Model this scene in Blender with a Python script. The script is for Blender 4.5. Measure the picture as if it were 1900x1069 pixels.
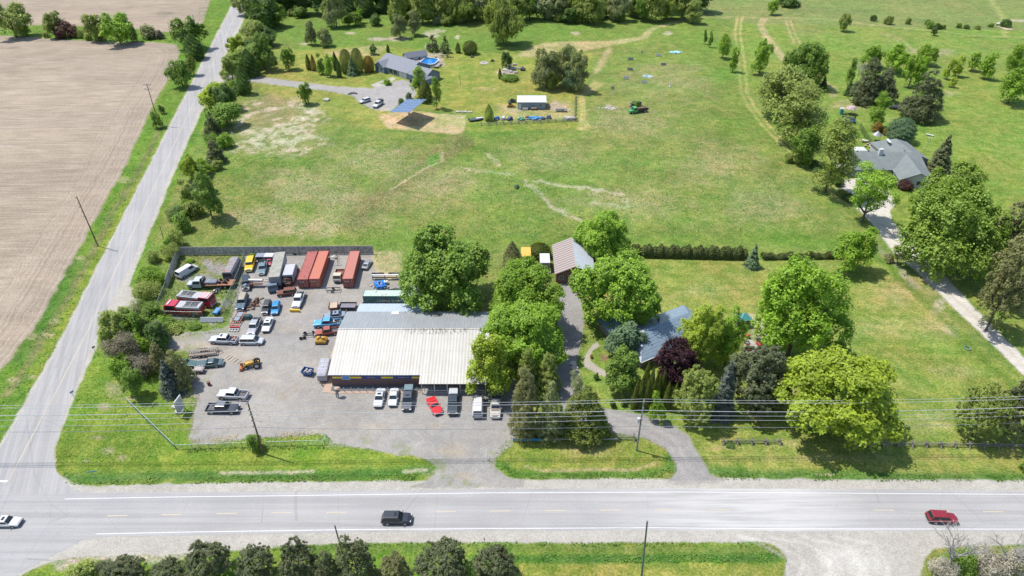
import bpy, bmesh, math, random
import numpy as np
from mathutils import Vector, Matrix
R = math.radians
for o in list(bpy.data.objects): bpy.data.objects.remove(o)
SC = bpy.context.scene
COL = SC.collection
# ---------------- camera, sky, sun, exposure ----------------
CH, PITCH, FOC = 92.0, R(35.2), 1267.0
cam = bpy.data.cameras.new("camera"); cam.sensor_width = 36; cam.lens = 36*FOC/1900.0
cam.clip_end = 9000; cam.clip_start = 1
camo = bpy.data.objects.new("camera", cam); COL.objects.link(camo)
camo.location = (0, 0, CH); camo.rotation_euler = (math.pi/2-PITCH, 0, 0); SC.camera = camo
SUN_EL, SUN_AZ = R(64), R(160)      # azimuth counter-clockwise from +X, where the sun stands
w = bpy.data.worlds.new("World"); SC.world = w; w.use_nodes = True
nt = w.node_tree; bg = nt.nodes["Background"]
sky = nt.nodes.new("ShaderNodeTexSky"); sky.sky_type = 'NISHITA'; sky.sun_disc = False
sky.sun_elevation = SUN_EL; sky.sun_rotation = math.pi/2-SUN_AZ
nt.links.new(sky.outputs[0], bg.inputs[0]); bg.inputs[1].default_value = 0.145
sl = bpy.data.lights.new("sun", 'SUN'); sl.energy = 3.7; sl.angle = R(0.5); sl.color = (1, 0.955, 0.88)
so = bpy.data.objects.new("sun", sl); COL.objects.link(so)
sd = Vector((math.cos(SUN_EL)*math.cos(SUN_AZ), math.cos(SUN_EL)*math.sin(SUN_AZ), math.sin(SUN_EL)))
so.rotation_euler = sd.to_track_quat('Z', 'Y').to_euler(); so.location = (-100, 200, 200)
SC.view_settings.view_transform = 'Standard'; SC.view_settings.look = 'None'
SC.view_settings.exposure = 0.66; SC.view_settings.gamma = 1
SC.cycles.max_bounces = 5; SC.cycles.diffuse_bounces = 3; SC.cycles.transparent_max_bounces = 6
# ---------------- placing helpers ----------------
sp_, cp_ = math.sin(PITCH), math.cos(PITCH)
def P(x, y, z=0.0):
    """the spot of the place at height z that the photograph shows at pixel x, y"""
    u = (x-950)/FOC; v = (y-534.5)/FOC
    t = (CH-z)/(sp_+v*cp_)
    return Vector((u*t, (cp_-v*sp_)*t, z))
def proj(X, Y, Z=0.0):
    d = Y*cp_+(CH-Z)*sp_; up = Y*sp_-(CH-Z)*cp_
    return 950+FOC*X/d, 534.5-FOC*up/d
def height_at(b, ty):
    lo, hi = 0.0, 60.0
    for _ in range(40):
        m = (lo+hi)/2
        if proj(b[0], b[1], m)[1] > ty: lo = m
        else: hi = m
    return lo
# ---------------- materials ----------------
MATS = {}
def new_mat(name):
    m = bpy.data.materials.new(name); m.use_nodes = True
    n = m.node_tree; b = n.nodes["Principled BSDF"]
    return m, n, b
def N(n, t, **kw):
    o = n.nodes.new(t)
    for k, v in kw.items():
        if k in ('inputs',):
            for i, val in v.items(): o.inputs[i].default_value = val
        else: setattr(o, k, v)
    return o
def mathn(n, op, a, b=None, clamp=False):
    o = n.nodes.new("ShaderNodeMath"); o.operation = op; o.use_clamp = clamp
    for i, v in enumerate((a, b)):
        if v is None: continue
        if isinstance(v, (int, float)): o.inputs[i].default_value = v
        else: n.links.new(v, o.inputs[i])
    return o.outputs[0]
def mixc(n, fac, a, b, mode='MIX'):
    o = n.nodes.new("ShaderNodeMix"); o.data_type = 'RGBA'; o.blend_type = mode
    for i, v in ((0, fac), (6, a), (7, b)):
        if isinstance(v, (int, float)): o.inputs[i].default_value = v
        elif isinstance(v, (tuple, list)): o.inputs[i].default_value = (*v[:3], 1)
        else: n.links.new(v, o.inputs[i])
    return o.outputs[2]
def noise(n, scale, detail=4, rough=0.55, vec=None, dist=0.0):
    o = n.nodes.new("ShaderNodeTexNoise"); o.inputs['Scale'].default_value = scale
    o.inputs['Detail'].default_value = detail; o.inputs['Roughness'].default_value = rough
    o.inputs['Distortion'].default_value = dist
    if vec is not None: n.links.new(vec, o.inputs['Vector'])
    return o.outputs['Fac']
def ramp(n, fac, lo, hi, a=0.0, b=1.0):
    o = n.nodes.new("ShaderNodeMapRange"); o.interpolation_type = 'SMOOTHSTEP'
    n.links.new(fac, o.inputs[0]); o.inputs[1].default_value = lo; o.inputs[2].default_value = hi
    o.inputs[3].default_value = a; o.inputs[4].default_value = b
    return o.outputs[0]
def geo(n):
    return n.nodes.new("ShaderNodeNewGeometry").outputs['Position']
def objc(n):
    return n.nodes.new("ShaderNodeTexCoord").outputs['Object']
def mapping(n, vec, scale=(1, 1, 1), rot=(0, 0, 0)):
    o = n.nodes.new("ShaderNodeMapping"); o.inputs['Scale'].default_value = scale; o.inputs['Rotation'].default_value = rot
    n.links.new(vec, o.inputs[0]); return o.outputs[0]
def bump(n, h, strength, dist, b):
    o = n.nodes.new("ShaderNodeBump"); o.inputs['Strength'].default_value = strength; o.inputs['Distance'].default_value = dist
    n.links.new(h, o.inputs['Height']); n.links.new(o.outputs[0], b.inputs['Normal'])
def M(name, col, rough=0.6, metal=0.0, var=0.18, scale=3.0, spec=0.5, coat=0.0):
    """a weathered single-colour surface"""
    if name in MATS: return MATS[name]
    m, n, b = new_mat(name)
    v = noise(n, scale, 5, 0.6, objc(n))
    dk = tuple(c*(1-var) for c in col); lt = tuple(min(1, c*(1+var*0.7)) for c in col)
    n.links.new(mixc(n, ramp(n, v, 0.3, 0.7), dk, lt), b.inputs['Base Color'])
    b.inputs['Roughness'].default_value = rough; b.inputs['Metallic'].default_value = metal
    b.inputs['Specular IOR Level'].default_value = spec
    if coat: b.inputs['Coat Weight'].default_value = coat; b.inputs['Coat Roughness'].default_value = 0.22
    MATS[name] = m; return m
def paint(name, col, metal=0.0): return M("paint_"+name, col, 0.38, metal, 0.06, 1.2, 0.5, 0.35)
def rusty(name, col, rust=(0.16, 0.06, 0.03), amt=0.5, scale=2.5):
    if name in MATS: return MATS[name]
    m, n, b = new_mat(name)
    v = noise(n, scale, 6, 0.65, objc(n))
    n.links.new(mixc(n, ramp(n, v, 0.62-amt*0.3, 0.70-amt*0.2), col, rust), b.inputs['Base Color'])
    b.inputs['Roughness'].default_value = 0.75; MATS[name] = m; return m
def ribbed(name, col, col2, period, axis=0, rust=None, rough=0.45, dirt=None, bumpd=0.03):
    """sheet metal with ribs every `period` metres across local axis `axis`"""
    if name in MATS: return MATS[name]
    m, n, b = new_mat(name)
    oc = objc(n)
    sx = n.nodes.new("ShaderNodeSeparateXYZ"); n.links.new(oc, sx.inputs[0])
    ph = mathn(n, 'MULTIPLY', sx.outputs[axis], 2*math.pi/period)
    wv = mathn(n, 'MULTIPLY_ADD', mathn(n, 'SINE', ph), 0.5); wv.node.inputs[2].default_value = 0.5
    sc = [0.35, 0.35, 0.35]; sc[axis] = 2.2
    st = noise(n, 1.0, 5, 0.6, mapping(n, oc, tuple(sc)))
    c = mixc(n, ramp(n, st, 0.35, 0.65), col, col2)
    c = mixc(n, ramp(n, wv, 0.0, 0.3, 0.10, 0.0), c, tuple(x*0.45 for x in col))  # rib valleys darkened: groove shading put into the colour
    if rust: c = mixc(n, ramp(n, noise(n, 0.6, 6, 0.7, oc), 0.56, 0.66, 0, 0.85), c, rust)
    if dirt: c = mixc(n, ramp(n, noise(n, 0.23, 5, 0.65, oc), 0.45, 0.7, 0, 0.5), c, dirt)
    n.links.new(c, b.inputs['Base Color']); b.inputs['Roughness'].default_value = rough
    bump(n, wv, 0.4, bumpd, b); MATS[name] = m; return m
# ---------------- mesh helpers ----------------
class MB:
    def __init__(s): s.v = []; s.f = []; s.sm = []
    def add(s, vs, fs, smooth=False):
        k = len(s.v); s.v += [tuple(v) for v in vs]
        s.f += [tuple(i+k for i in f) for f in fs]; s.sm += [smooth]*len(fs); return s
    def box(s, c, d, rz=0, ry=0, rx=0, taper=1.0, tapery=None):
        ty = taper if tapery is None else tapery
        h = [x/2 for x in d]; vs = []
        m = Matrix.Rotation(rz, 3, 'Z') @ Matrix.Rotation(ry, 3, 'Y') @ Matrix.Rotation(rx, 3, 'X')
        for z in (-1, 1):
            for x, y in ((-1, -1), (1, -1), (1, 1), (-1, 1)):
                tx = taper if z > 0 else 1; tty = ty if z > 0 else 1
                p = m @ Vector((x*h[0]*tx, y*h[1]*tty, z*h[2])); vs.append((p[0]+c[0], p[1]+c[1], p[2]+c[2]))
        return s.add(vs, [(3, 2, 1, 0), (4, 5, 6, 7), (0, 1, 5, 4), (1, 2, 6, 5), (2, 3, 7, 6), (3, 0, 4, 7)])
    def bx(s, x0, x1, y0, y1, z0, z1): return s.box(((x0+x1)/2, (y0+y1)/2, (z0+z1)/2), (abs(x1-x0), abs(y1-y0), abs(z1-z0)))
    def tube(s, pts, rad, n=6, cap=True, smooth=True):
        pts = [Vector(p) for p in pts]; rads = rad if isinstance(rad, (list, tuple)) else [rad]*len(pts)
        rings = []; prev = None
        for i, p in enumerate(pts):
            t = (pts[min(i+1, len(pts)-1)]-pts[max(i-1, 0)])
            t = t.normalized() if t.length > 1e-9 else Vector((0, 0, 1))
            a = prev if prev else (Vector((0, 0, 1)) if abs(t.z) < 0.9 else Vector((1, 0, 0)))
            a = (a-t*a.dot(t)).normalized(); prev = a; b = t.cross(a)
            rings.append([p+(a*math.cos(2*math.pi*k/n)+b*math.sin(2*math.pi*k/n))*rads[i] for k in range(n)])
        vs = [q for r in rings for q in r]; fs = []
        for i in range(len(rings)-1):
            for k in range(n):
                k2 = (k+1) % n; fs.append((i*n+k, i*n+k2, (i+1)*n+k2, (i+1)*n+k))
        s.add(vs, fs, smooth)
        if cap:
            s.add(rings[0], [tuple(range(n))[::-1]]); s.add(rings[-1], [tuple(range(n))])
        return s
    def cyl(s, c, r, h, n=16, axis='z', r2=None):
        d = {'x': Vector((1, 0, 0)), 'y': Vector((0, 1, 0)), 'z': Vector((0, 0, 1))}[axis]; c = Vector(c)
        return s.tube([c-d*h/2, c+d*h/2], [r, r if r2 is None else r2], n)
    def loft(s, rings, smooth=False, caps=True, closed=True):
        n = len(rings[0]); fs = []
        for i in range(len(rings)-1):
            for k in range(n if closed else n-1):
                k2 = (k+1) % n; fs.append((i*n+k, i*n+k2, (i+1)*n+k2, (i+1)*n+k))
        s.add([q for r in rings for q in r], fs, smooth)
        if caps: s.add(rings[0], [tuple(range(n))[::-1]]); s.add(rings[-1], [tuple(range(n))])
        return s
    def prism(s, poly, z0, z1):
        n = len(poly); vs = [(x, y, z0) for x, y in poly]+[(x, y, z1) for x, y in poly]
        return s.add(vs, [tuple(range(n))[::-1], tuple(range(n, 2*n))]+[(i, (i+1) % n, n+(i+1) % n, n+i) for i in range(n)])
    def slab(s, quad, th):
        """a plate: the quad is its top face, th its thickness along the normal"""
        q = [Vector(p) for p in quad]; nn = (q[1]-q[0]).cross(q[2]-q[0]).normalized()*th
        m = len(q); vs = [p-nn for p in q]+q
        return s.add(vs, [tuple(range(m))[::-1], tuple(range(m, 2*m))]+[(i, (i+1) % m, m+(i+1) % m, m+i) for i in range(m)])
    def blob(s, c, r, seed=0, sub=2, amp=0.25):
        bm = bmesh.new(); bmesh.ops.create_icosphere(bm, subdivisions=sub, radius=1)
        rnd = random.Random(seed); ph = [rnd.uniform(0, 6.28) for _ in range(6)]
        vs = []
        for v in bm.verts:
            p = v.co; k = 1+amp*(math.sin(3*p.x+ph[0])*math.sin(4*p.y+ph[1])+0.6*math.sin(7*p.z+ph[2]+3*p.x)*math.sin(6*p.y+ph[3]))+rnd.uniform(-amp, amp)*0.35
            vs.append((c[0]+p.x*k*r[0], c[1]+p.y*k*r[1], c[2]+p.z*k*r[2]))
        fs = [tuple(v.index for v in f.verts) for f in bm.faces]; bm.free(); return s.add(vs, fs, False)
    def mesh(s, name, mat=None):
        me = bpy.data.meshes.new(name); me.from_pydata(s.v, [], s.f)
        me.polygons.foreach_set('use_smooth', s.sm); me.update()
        if mat: me.materials.append(mat)
        return me
    def build(s, name, mat, parent=None):
        o = bpy.data.objects.new(name, s.mesh(name, mat)); COL.objects.link(o)
        if parent: o.parent = parent
        return o
def tag(o, label, cat, group=None, kind=None):
    o['label'] = label; o['category'] = cat
    if group: o['group'] = group
    if kind: o['kind'] = kind
    return o
def thing(name, loc, rz, label, cat, group=None):
    o = bpy.data.objects.new(name, None); COL.objects.link(o); o.empty_display_size = 0.3
    o.location = loc; o.rotation_euler = (0, 0, rz); return tag(o, label, cat, group)
def struct(o): o['kind'] = 'structure'; return o
def kids(o): return [c for c in COL.objects if c.parent == o]
def copy_tree(o, parent=None, ks=None):
    c = o.copy(); COL.objects.link(c)
    if parent: c.parent = parent
    for ch in o.children: copy_tree(ch, c)
    return c
rnd = random.Random(7)
# ---------------- the ground, painted as real surface colours ----------------
def vnoise(X, Y, scale, seed):
    rs = np.random.RandomState(seed); G = rs.rand(256, 256)
    x = X/scale+1000; y = Y/scale+1000
    xi = np.floor(x).astype(int); yi = np.floor(y).astype(int); fx = x-xi; fy = y-yi
    fx = fx*fx*(3-2*fx); fy = fy*fy*(3-2*fy)
    g = lambda a, b: G[a % 256, b % 256]
    return (g(xi, yi)*(1-fx)+g(xi+1, yi)*fx)*(1-fy)+(g(xi, yi+1)*(1-fx)+g(xi+1, yi+1)*fx)*fy
def fbm(X, Y, scale, seed, oct=4):
    s = 0; a = 1; t = 0
    for i in range(oct):
        s = s+a*vnoise(X, Y, scale/2**i, seed+i*17); t += a; a *= 0.55
    return s/t
NC, NR = 860, 620
us = np.linspace(-1.12, 1.12, NC); us = np.concatenate([[-14, -6, -3, -1.8, -1.3], us, [1.3, 1.8, 3, 6, 14]])
q = np.linspace(1090, -30, NR)   # rows spaced like the picture's, so near ground is finer
ys = np.array([P(950, v).y for v in q]); ys = np.concatenate([[-800, -200, -20, 25, 45], ys, [480, 560, 700, 1000, 1800, 3500]])
hw = np.interp(ys, [-800, 45, 57, 421, 3500], [70, 70, 76, 300, 2300])
GX = us[None, :]*hw[:, None]; GY = np.repeat(ys[:, None], len(us), 1)
d_ = GY*cp_+CH*sp_; PXg = 950+FOC*GX/np.maximum(d_, 5); PYg = 534.5-FOC*(GY*sp_-CH*cp_)/np.maximum(d_, 5)
PYg[GY < 40] = 1200
wob = (fbm(GX, GY, 3.0, 5, 4)-0.5); wob2 = (fbm(GX, GY, 2.2, 45, 4)-0.5); big = fbm(GX, GY, 45, 3, 4); mid = fbm(GX, GY, 11, 9, 4); sml = fbm(GX, GY, 2.6, 21, 4)
mpp = d_/FOC                        # metres per photo pixel here
def sdist(poly, wobm):
    """signed distance (metres, inside positive) to a polygon given by places in the photograph"""
    W = [P(x, y) for x, y in poly]; X = GX+wob*wobm; Y = GY+wob2*wobm
    xs = [p.x for p in W]; yy = [p.y for p in W]; pad = 12
    r0, r1 = np.searchsorted(ys, [min(yy)-pad, max(yy)+pad]); out = np.full(GX.shape, -99.0)
    if r1 <= r0: return out
    X = X[r0:r1]; Y = Y[r0:r1]; ins = np.zeros(X.shape, bool); dm = np.full(X.shape, 1e9)
    for i in range(len(W)):
        a = W[i]; b = W[(i+1) % len(W)]
        ex, ey = b.x-a.x, b.y-a.y; t = np.clip(((X-a.x)*ex+(Y-a.y)*ey)/(ex*ex+ey*ey+1e-9), 0, 1)
        dm = np.minimum(dm, (X-a.x-t*ex)**2+(Y-a.y-t*ey)**2)
        c = ((a.y > Y) != (b.y > Y)) & (X < (b.x-a.x)*(Y-a.y)/((b.y-a.y) if abs(b.y-a.y) > 1e-9 else 1e-9)+a.x); ins ^= c
    out[r0:r1] = np.where(ins, 1, -1)*np.sqrt(dm); return out
def ldist(line, wobm=0.3):
    W = [P(x, y) for x, y in line]; X = GX+wob*wobm; Y = GY+wob2*wobm; dm = np.full(GX.shape, 1e9)
    for a, b in zip(W[:-1], W[1:]):
        ex, ey = b.x-a.x, b.y-a.y; t = np.clip(((X-a.x)*ex+(Y-a.y)*ey)/(ex*ex+ey*ey+1e-9), 0, 1)
        dm = np.minimum(dm, (X-a.x-t*ex)**2+(Y-a.y-t*ey)**2)
    return np.sqrt(dm)
def sstep(x, a, b): t = np.clip((x-a)/(b-a), 0, 1); return t*t*(3-2*t)
# layers: colour rgb, and detail amounts: straw flecks, grain, mowing stripes
C3 = np.zeros(GX.shape+(3,)); PAR = np.zeros(GX.shape+(4,)); ZONE = np.zeros(GX.shape, int)
G_MEAD = np.array((0.146, 0.196, 0.040)); G_LUSH = np.array((0.108, 0.186, 0.024)); G_DARK = np.array((0.065, 0.115, 0.025))
G_MOWN = np.array((0.188, 0.228, 0.046)); STRAW = np.array((0.40, 0.34, 0.19)); TAN = np.array((0.36, 0.29, 0.15)); GRAV = np.array((0.244, 0.233, 0.217))
DIRT = np.array((0.35, 0.30, 0.235)); FIELD = np.array((0.278, 0.232, 0.178)); PALE = np.array((0.335, 0.320, 0.290)); BARE = np.array((0.48, 0.41, 0.32))
C3[:] = G_MEAD
C3 += (mid[..., None]-0.5)*np.array((0.06, 0.07, 0.01)) + (big[..., None]-0.5)*np.array((0.05, -0.01, 0.02))
PAR[..., 0] = 0.15
def lay(mask, col=None, straw=None, grain=None, mow=None):
    m = np.clip(mask, 0, 1)
    if col is not None: C3[:] = C3*(1-m[..., None])+np.asarray(col)*m[..., None]
    for i, v in enumerate((straw, grain, mow)):
        if v is not None: PAR[..., i] = PAR[..., i]*(1-m)+v*m
def region(poly, col, feather=0.4, wobm=1.0, zone=None, amt=1.0, **kw):
    s = sdist(poly, wobm); lay(sstep(s, -feather, feather)*amt, col, **kw)
    if zone is not None: ZONE[s > 0] = zone
    return s
def blob(x, y, rx, ry, col, amt=1.0, rot=0, soft=0.6, **kw):
    dx = (PXg-x)+wob*rx*0.9; dy = (PYg-y)+wob2*ry*0.9; c, s = math.cos(rot), math.sin(rot)
    r = np.sqrt(((dx*c+dy*s)/rx)**2+((-dx*s+dy*c)/ry)**2)+(mid-0.5)*0.9
    lay((1-sstep(r, 1-soft, 1.0))*amt, col, **kw)
def strip(line, width, col, amt=1.0, feather=0.3, wobm=0.5, **kw):
    lay((1-sstep(ldist(line, wobm), max(0, width/2-feather), width/2+feather))*amt, col, **kw)
# ---- upper meadows, top band, right-hand meadow
region([(430, -40), (2100, -40), (2100, 75), (1700, 60), (1400, 38), (1270, 38), (1100, 75), (880, 92), (600, 90), (440, 60)], G_LUSH*1.0, 4, 4, amt=0.75, straw=0.25)
region([(1300, -40), (2100, -40), (2100, 130), (1700, 140), (1500, 70), (1300, 30)], np.array((.165, .19, .062)), 10, 8, amt=0.6, straw=0.5)
region([(1270, 40), (2000, 60), (2000, 340), (1760, 400), (1700, 460), (1640, 400), (1560, 330), (1440, 260), (1395, 200), (1376, 40)], G_MOWN*np.array((0.84, 0.98, 0.85)), 3, 3, amt=0.8, straw=0.10)
region([(1480, 240), (1750, 250), (2000, 330), (2000, 700), (1900, 660), (1640, 400)], G_MOWN*np.array((0.9, 0.98, 0.9)), 2, 2, amt=0.9, straw=0.08, mow=0.4)
# field behind the yard: straw patches
for b in ((590, 420, 150, 34, 0.8), (560, 340, 110, 40, 0.55), (700, 300, 120, 40, 0.6), (820, 350, 130, 60, 0.4), (1000, 300, 130, 50, 0.25), (1160, 230, 120, 60, 0.3), (1330, 300, 110, 60, 0.30), (640, 380, 90, 40, 0.6), (1190, 380, 160, 50, 0.4), (1430, 380, 120, 50, 0.35), (1250, 150, 140, 50, 0.3), (460, 400, 60, 30, 0.4)):
    blob(b[0], b[1], b[2], b[3], STRAW*np.array((.74, .72, .72)), min(.85, b[4]*0.95), soft=0.95, straw=0.95)
for b in ((430, 330, 70, 30), (520, 300, 80, 22), (880, 280, 60, 18), (1350, 240, 50, 50), (1060, 440, 240, 12), (640, 446, 300, 12), (900, 250, 200, 20), (1020, 330, 60, 20), (1480, 440, 90, 20)):
    blob(b[0], b[1], b[2], b[3], G_LUSH*0.9, 0.6, soft=0.9, straw=0.12)
strip([(850, 260), (790, 310), (720, 355), (680, 385), (665, 415)], 8, np.array((0.13, 0.125, 0.045)), 0.75, 3.5, 3, straw=0.4)
strip([(843, 262), (800, 300), (740, 335), (715, 350)], 1.8, G_LUSH, 0.6, 0.8, 1)
blob(805, 297, 17, 12, np.array((0.09, 0.22, 0.03)), 0.9, -0.5, 0.3); blob(858, 268, 26, 9, np.array((0.10, 0.12, 0.03)), 0.8)
strip([(822, 283), (820, 300), (790, 312), (725, 352)], 0.9, STRAW, 0.7, 0.4, 1, straw=0.5)
strip([(1002, 338), (1080, 348), (1150, 360)], 1.7, BARE, 0.75, 0.8, 3.5, straw=0.6)
strip([(975, 335), (1020, 375), (1055, 400), (1085, 412)], 1.2, BARE*.85, 0.55, 0.9, 4, straw=0.6)
strip([(905, 285), (930, 310)], 1.2, BARE, 0.45, 0.8, 3); strip([(1100, 376), (1165, 385), (1160, 370)], .7, BARE, 0.35, 0.8, 3); strip([(855, 312), (950, 325)], 1.2, BARE, 0.35, 0.8, 3)
# whitish bare ground with dead stalks, left of the solar panel
s = region([(425, 240), (440, 215), (470, 185), (500, 172), (560, 185), (600, 200), (596, 255), (590, 280), (520, 288), (470, 282), (430, 275)], np.array((0.20, 0.19, 0.08)), 5, 7, amt=0.8, straw=0.3)
bn = fbm(GX, GY, 9, 77, 4); bf = fbm(GX, GY, 2.2, 91, 3)
mk = sstep(s, -6, 4)*sstep(bn, 0.44, 0.55)*sstep(bf, 0.34, 0.58); lay(mk*0.75, BARE*0.98, straw=0.9)
# mown ground round the far house
MY = G_MOWN*np.array((1.12, 1.0, 1.0))
region([(478, 142), (500, 125), (545, 97), (620, 88), (690, 84), (760, 90), (850, 98), (960, 100), (1000, 106), (1100, 98), (1090, 150), (1080, 240), (870, 245), (865, 210), (740, 200), (650, 190), (575, 165), (480, 158)], MY, 1, 1.5, amt=0.9, straw=0.1, mow=0.3)
region([(478, 158), (575, 168), (655, 186), (720, 190), (735, 230), (700, 240), (620, 215), (560, 190), (480, 170)], MY, 2, 3, amt=0.8, mow=0.3)
region([(600, 96), (690, 84), (720, 86), (700, 104), (620, 104)], TAN, 1.5, 2, amt=0.6)
region([(950, 106), (985, 88), (1010, 79), (1060, 77), (1130, 76), (1190, 67), (1205, 52), (1265, 36), (1272, 38), (1215, 55), (1200, 72), (1150, 82), (1080, 95), (1010, 106)], TAN*np.array((0.95, 1.0, 0.9)), 0.8, 1.2, amt=0.85, straw=0.35)
region([(700, 214), (755, 205), (815, 211), (863, 214), (864, 226), (860, 246), (845, 249), (790, 245), (720, 238)], TAN*1.05, 0.8, 0.8, amt=0.95, straw=0.4)
region([(1074, 183), (1085, 183), (1088, 222), (1097, 238), (1090, 242), (1072, 242), (1072, 230), (1076, 215)], TAN*np.array((0.95, 1.05, 0.8)), 0.5, 0.5, amt=0.85)
region([(1100, 150), (1122, 156), (1100, 172), (1080, 182), (1074, 184), (1085, 165)], TAN*np.array((0.95, 1.05, 0.8)), 0.8, 0.8, amt=0.7)
region([(1130, 85), (1135, 92), (1118, 125), (1110, 137), (1100, 135), (1112, 115)], TAN, 1.2, 2, amt=0.6, straw=0.7)
region([(925, 195), (1060, 188), (1066, 222), (925, 224)], TAN, 2, 3, amt=0.55, straw=0.5); blob(1030, 195, 16, 10, DIRT, 0.8); blob(955, 205, 25, 5, DIRT, 0.6)
blob(700, 150, 30, 8, G_LUSH, 0.4); blob(900, 165, 30, 4, TAN, 0.4)
for x, y, rx, ry in ((800, 64, 20, 7), (1130, 200, 9, 7), (1240, 62, 10, 4), (940, 135, 22, 7), (565, 82, 9, 3), (700, 73, 22, 4), (735, 72, 25, 5), (650, 62, 13, 3), (812, 57, 14, 4), (848, 69, 6, 4), (1070, 62, 12, 5), (950, 63, 10, 4), (1900, 38, 30, 3)):
    blob(x, y, rx, ry, BARE*0.85, 0.75, straw=0.5)
# track ruts on the right-hand meadow
def ruts(line, gap, wd, col, amt):
    W = [P(x, y) for x, y in line]
    for sgn in (-1, 1):
        pts = []
        for i, p in enumerate(W):
            t = (W[min(i+1, len(W)-1)]-W[max(i-1, 0)]).normalized(); nrm = Vector((-t.y, t.x, 0))
            pp = p+nrm*gap/2*sgn; pts.append(proj(pp.x, pp.y))
        strip(pts, wd, col, amt, 0.3, 0.6)
ruts([(1373, 30), (1368, 60), (1374, 100), (1378, 140), (1380, 170), (1395, 200), (1420, 232), (1450, 262), (1480, 285), (1520, 320), (1555, 362), (1580, 380)], 2.4, 1.3, STRAW*np.array((0.85, 0.95, 0.6)), 0.75)
strip([(1418, 35), (1411, 45), (1420, 65), (1440, 90), (1455, 112), (1470, 122)], 3.6, TAN*1.0, 0.8, 0.8, 0.8, straw=0.5)
ruts([(1462, 38), (1470, 62), (1480, 82)], 2.4, 1.2, TAN, 0.7); ruts([(1640, 62), (1670, 75), (1690, 95), (1700, 105)], 3, 1.3, TAN, 0.6)
strip([(1505, 130), (1530, 150), (1548, 165), (1545, 180)], 2.5, TAN, 0.6, 1, 1)
strip([(1280, 33), (1360, 32), (1480, 34), (1560, 37), (1600, 45), (1680, 53), (1740, 57), (1800, 66), (1900, 70), (2000, 72)], 2.2, TAN*np.array((0.8, 0.9, 0.7)), 0.7, 0.6, 0.5)
strip([(1600, 47), (1680, 56), (1740, 60), (1800, 69), (1900, 73)], 1.0, G_DARK, 0.8, 0.5, 0.4)
strip([(1838, 0), (1850, 15), (1862, 32), (1866, 65)], 3.5, TAN*np.array((0.75, 0.95, 0.6)), 0.7, 1, 1)
blob(1720, 95, 50, 10, STRAW*0.7, 0.6, straw=0.7); blob(1500, 60, 50, 18, np.array((0.2, 0.19, 0.07)), 0.4); blob(1590, 195, 50, 14, TAN, 0.6, straw=0.5); blob(1760, 175, 22, 8, TAN, 0.5); blob(1660, 222, 30, 8, TAN, 0.4)
for x, y, rx, ry in ((1620, 20, 60, 5), (1700, 38, 60, 5), (1500, 20, 70, 8), (1820, 50, 60, 5)): blob(x, y, rx, ry, G_DARK*1.1, 0.6, soft=0.8)
region([(1270, 75), (1376, 80), (1390, 190), (1430, 262), (1350, 200), (1300, 120)], G_LUSH, 4, 3, amt=0.5)
strip([(1170, 445), (1400, 445), (1560, 452)], 6, G_LUSH, 0.7, 3, 2); strip([(700, 448), (1060, 452)], 7, G_LUSH, 0.6, 3, 3)
# verge along the side road and the hedgerow bank between the fields
region([(-600, 66), (0, 60), (84, 44), (240, 50), (318, 58), (378, 42), (390, -30), (470, -30), (463, 0), (445, 52), (392, 190), (262, 500), (200, 600), (130, 760), (95, 900), (-100, 900), (-300, 830), (-60, 790), (0, 690), (59, 614), (149, 457), (250, 270), (300, 170), (334, 95), (310, 80), (140, 75), (0, 66)], G_LUSH*1.05, 1, 1.2, straw=0.05)
strip([(300, 232), (250, 330), (205, 400), (190, 440), (130, 545), (60, 660), (20, 730)], 1.6, np.array((0.17, 0.15, 0.07)), 0.75, 0.9, 2.2)
strip([(322, 225), (240, 372), (160, 520), (60, 710)], 2.2, G_MOWN*np.array((1, 1, .7)), 0.7, 1.0, 1.5)
strip([(140, 480), (110, 540), (80, 590), (30, 665)], 3.5, np.array((0.05, 0.14, 0.025)), 0.6, 2.0, 3)
for x, y in ((90, 622), (100, 595), (60, 625), (85, 700), (25, 705), (230, 335), (150, 480), (60, 700)): blob(x, y, 14, 7, STRAW*0.8, 0.55, straw=0.6)
# ploughed fields
field_lo = [(-900, 66), (0, 66), (60, 69), (140, 75), (230, 78), (300, 79), (326, 84), (334, 95), (327, 120), (310, 152), (281, 200), (250, 270), (225, 323), (200, 362), (149, 457), (94, 555), (59, 614), (0, 690), (-60, 775), (-300, 1080), (-900, 1080)]
field_up = [(-900, -60), (402, -60), (390, 0), (376, 44), (318, 60), (290, 61), (243, 52), (155, 49), (84, 46), (48, 47), (0, 46), (-900, 46)]
s1 = region(field_lo, FIELD, 0.6, 1.6, zone=1, straw=0, grain=0.3); s2 = region(field_up, FIELD*np.array((1.0, 0.97, 0.95)), 0.6, 1.6, zone=1, straw=0, grain=0.3)
inf = (np.maximum(s1, s2) > 0)
lay(inf*sstep(fbm(GX*0.25, GY, 14, 31, 4), 0.45, 0.65)*0.6, FIELD*np.array((0.88, 0.87, 0.86))); lay(inf*sstep(fbm(GX*0.2, GY, 8, 33, 4), 0.50, 0.70)*0.5, FIELD*np.array((1.14, 1.12, 1.07)))
lay((s1 > 0)*(1-sstep(s1, 6, 16))*0.35, FIELD*np.array((0.93, 0.90, 0.92))); lay((s1 > 0)*(1-sstep(np.abs(s1-9), 0.5, 2.0))*0.4, FIELD*1.15)
PAR[..., 3] = np.where(s1 > 0, np.clip(s1, 0, 40), 40)   # how far from the lower field's edge, for the headland furrows
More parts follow.
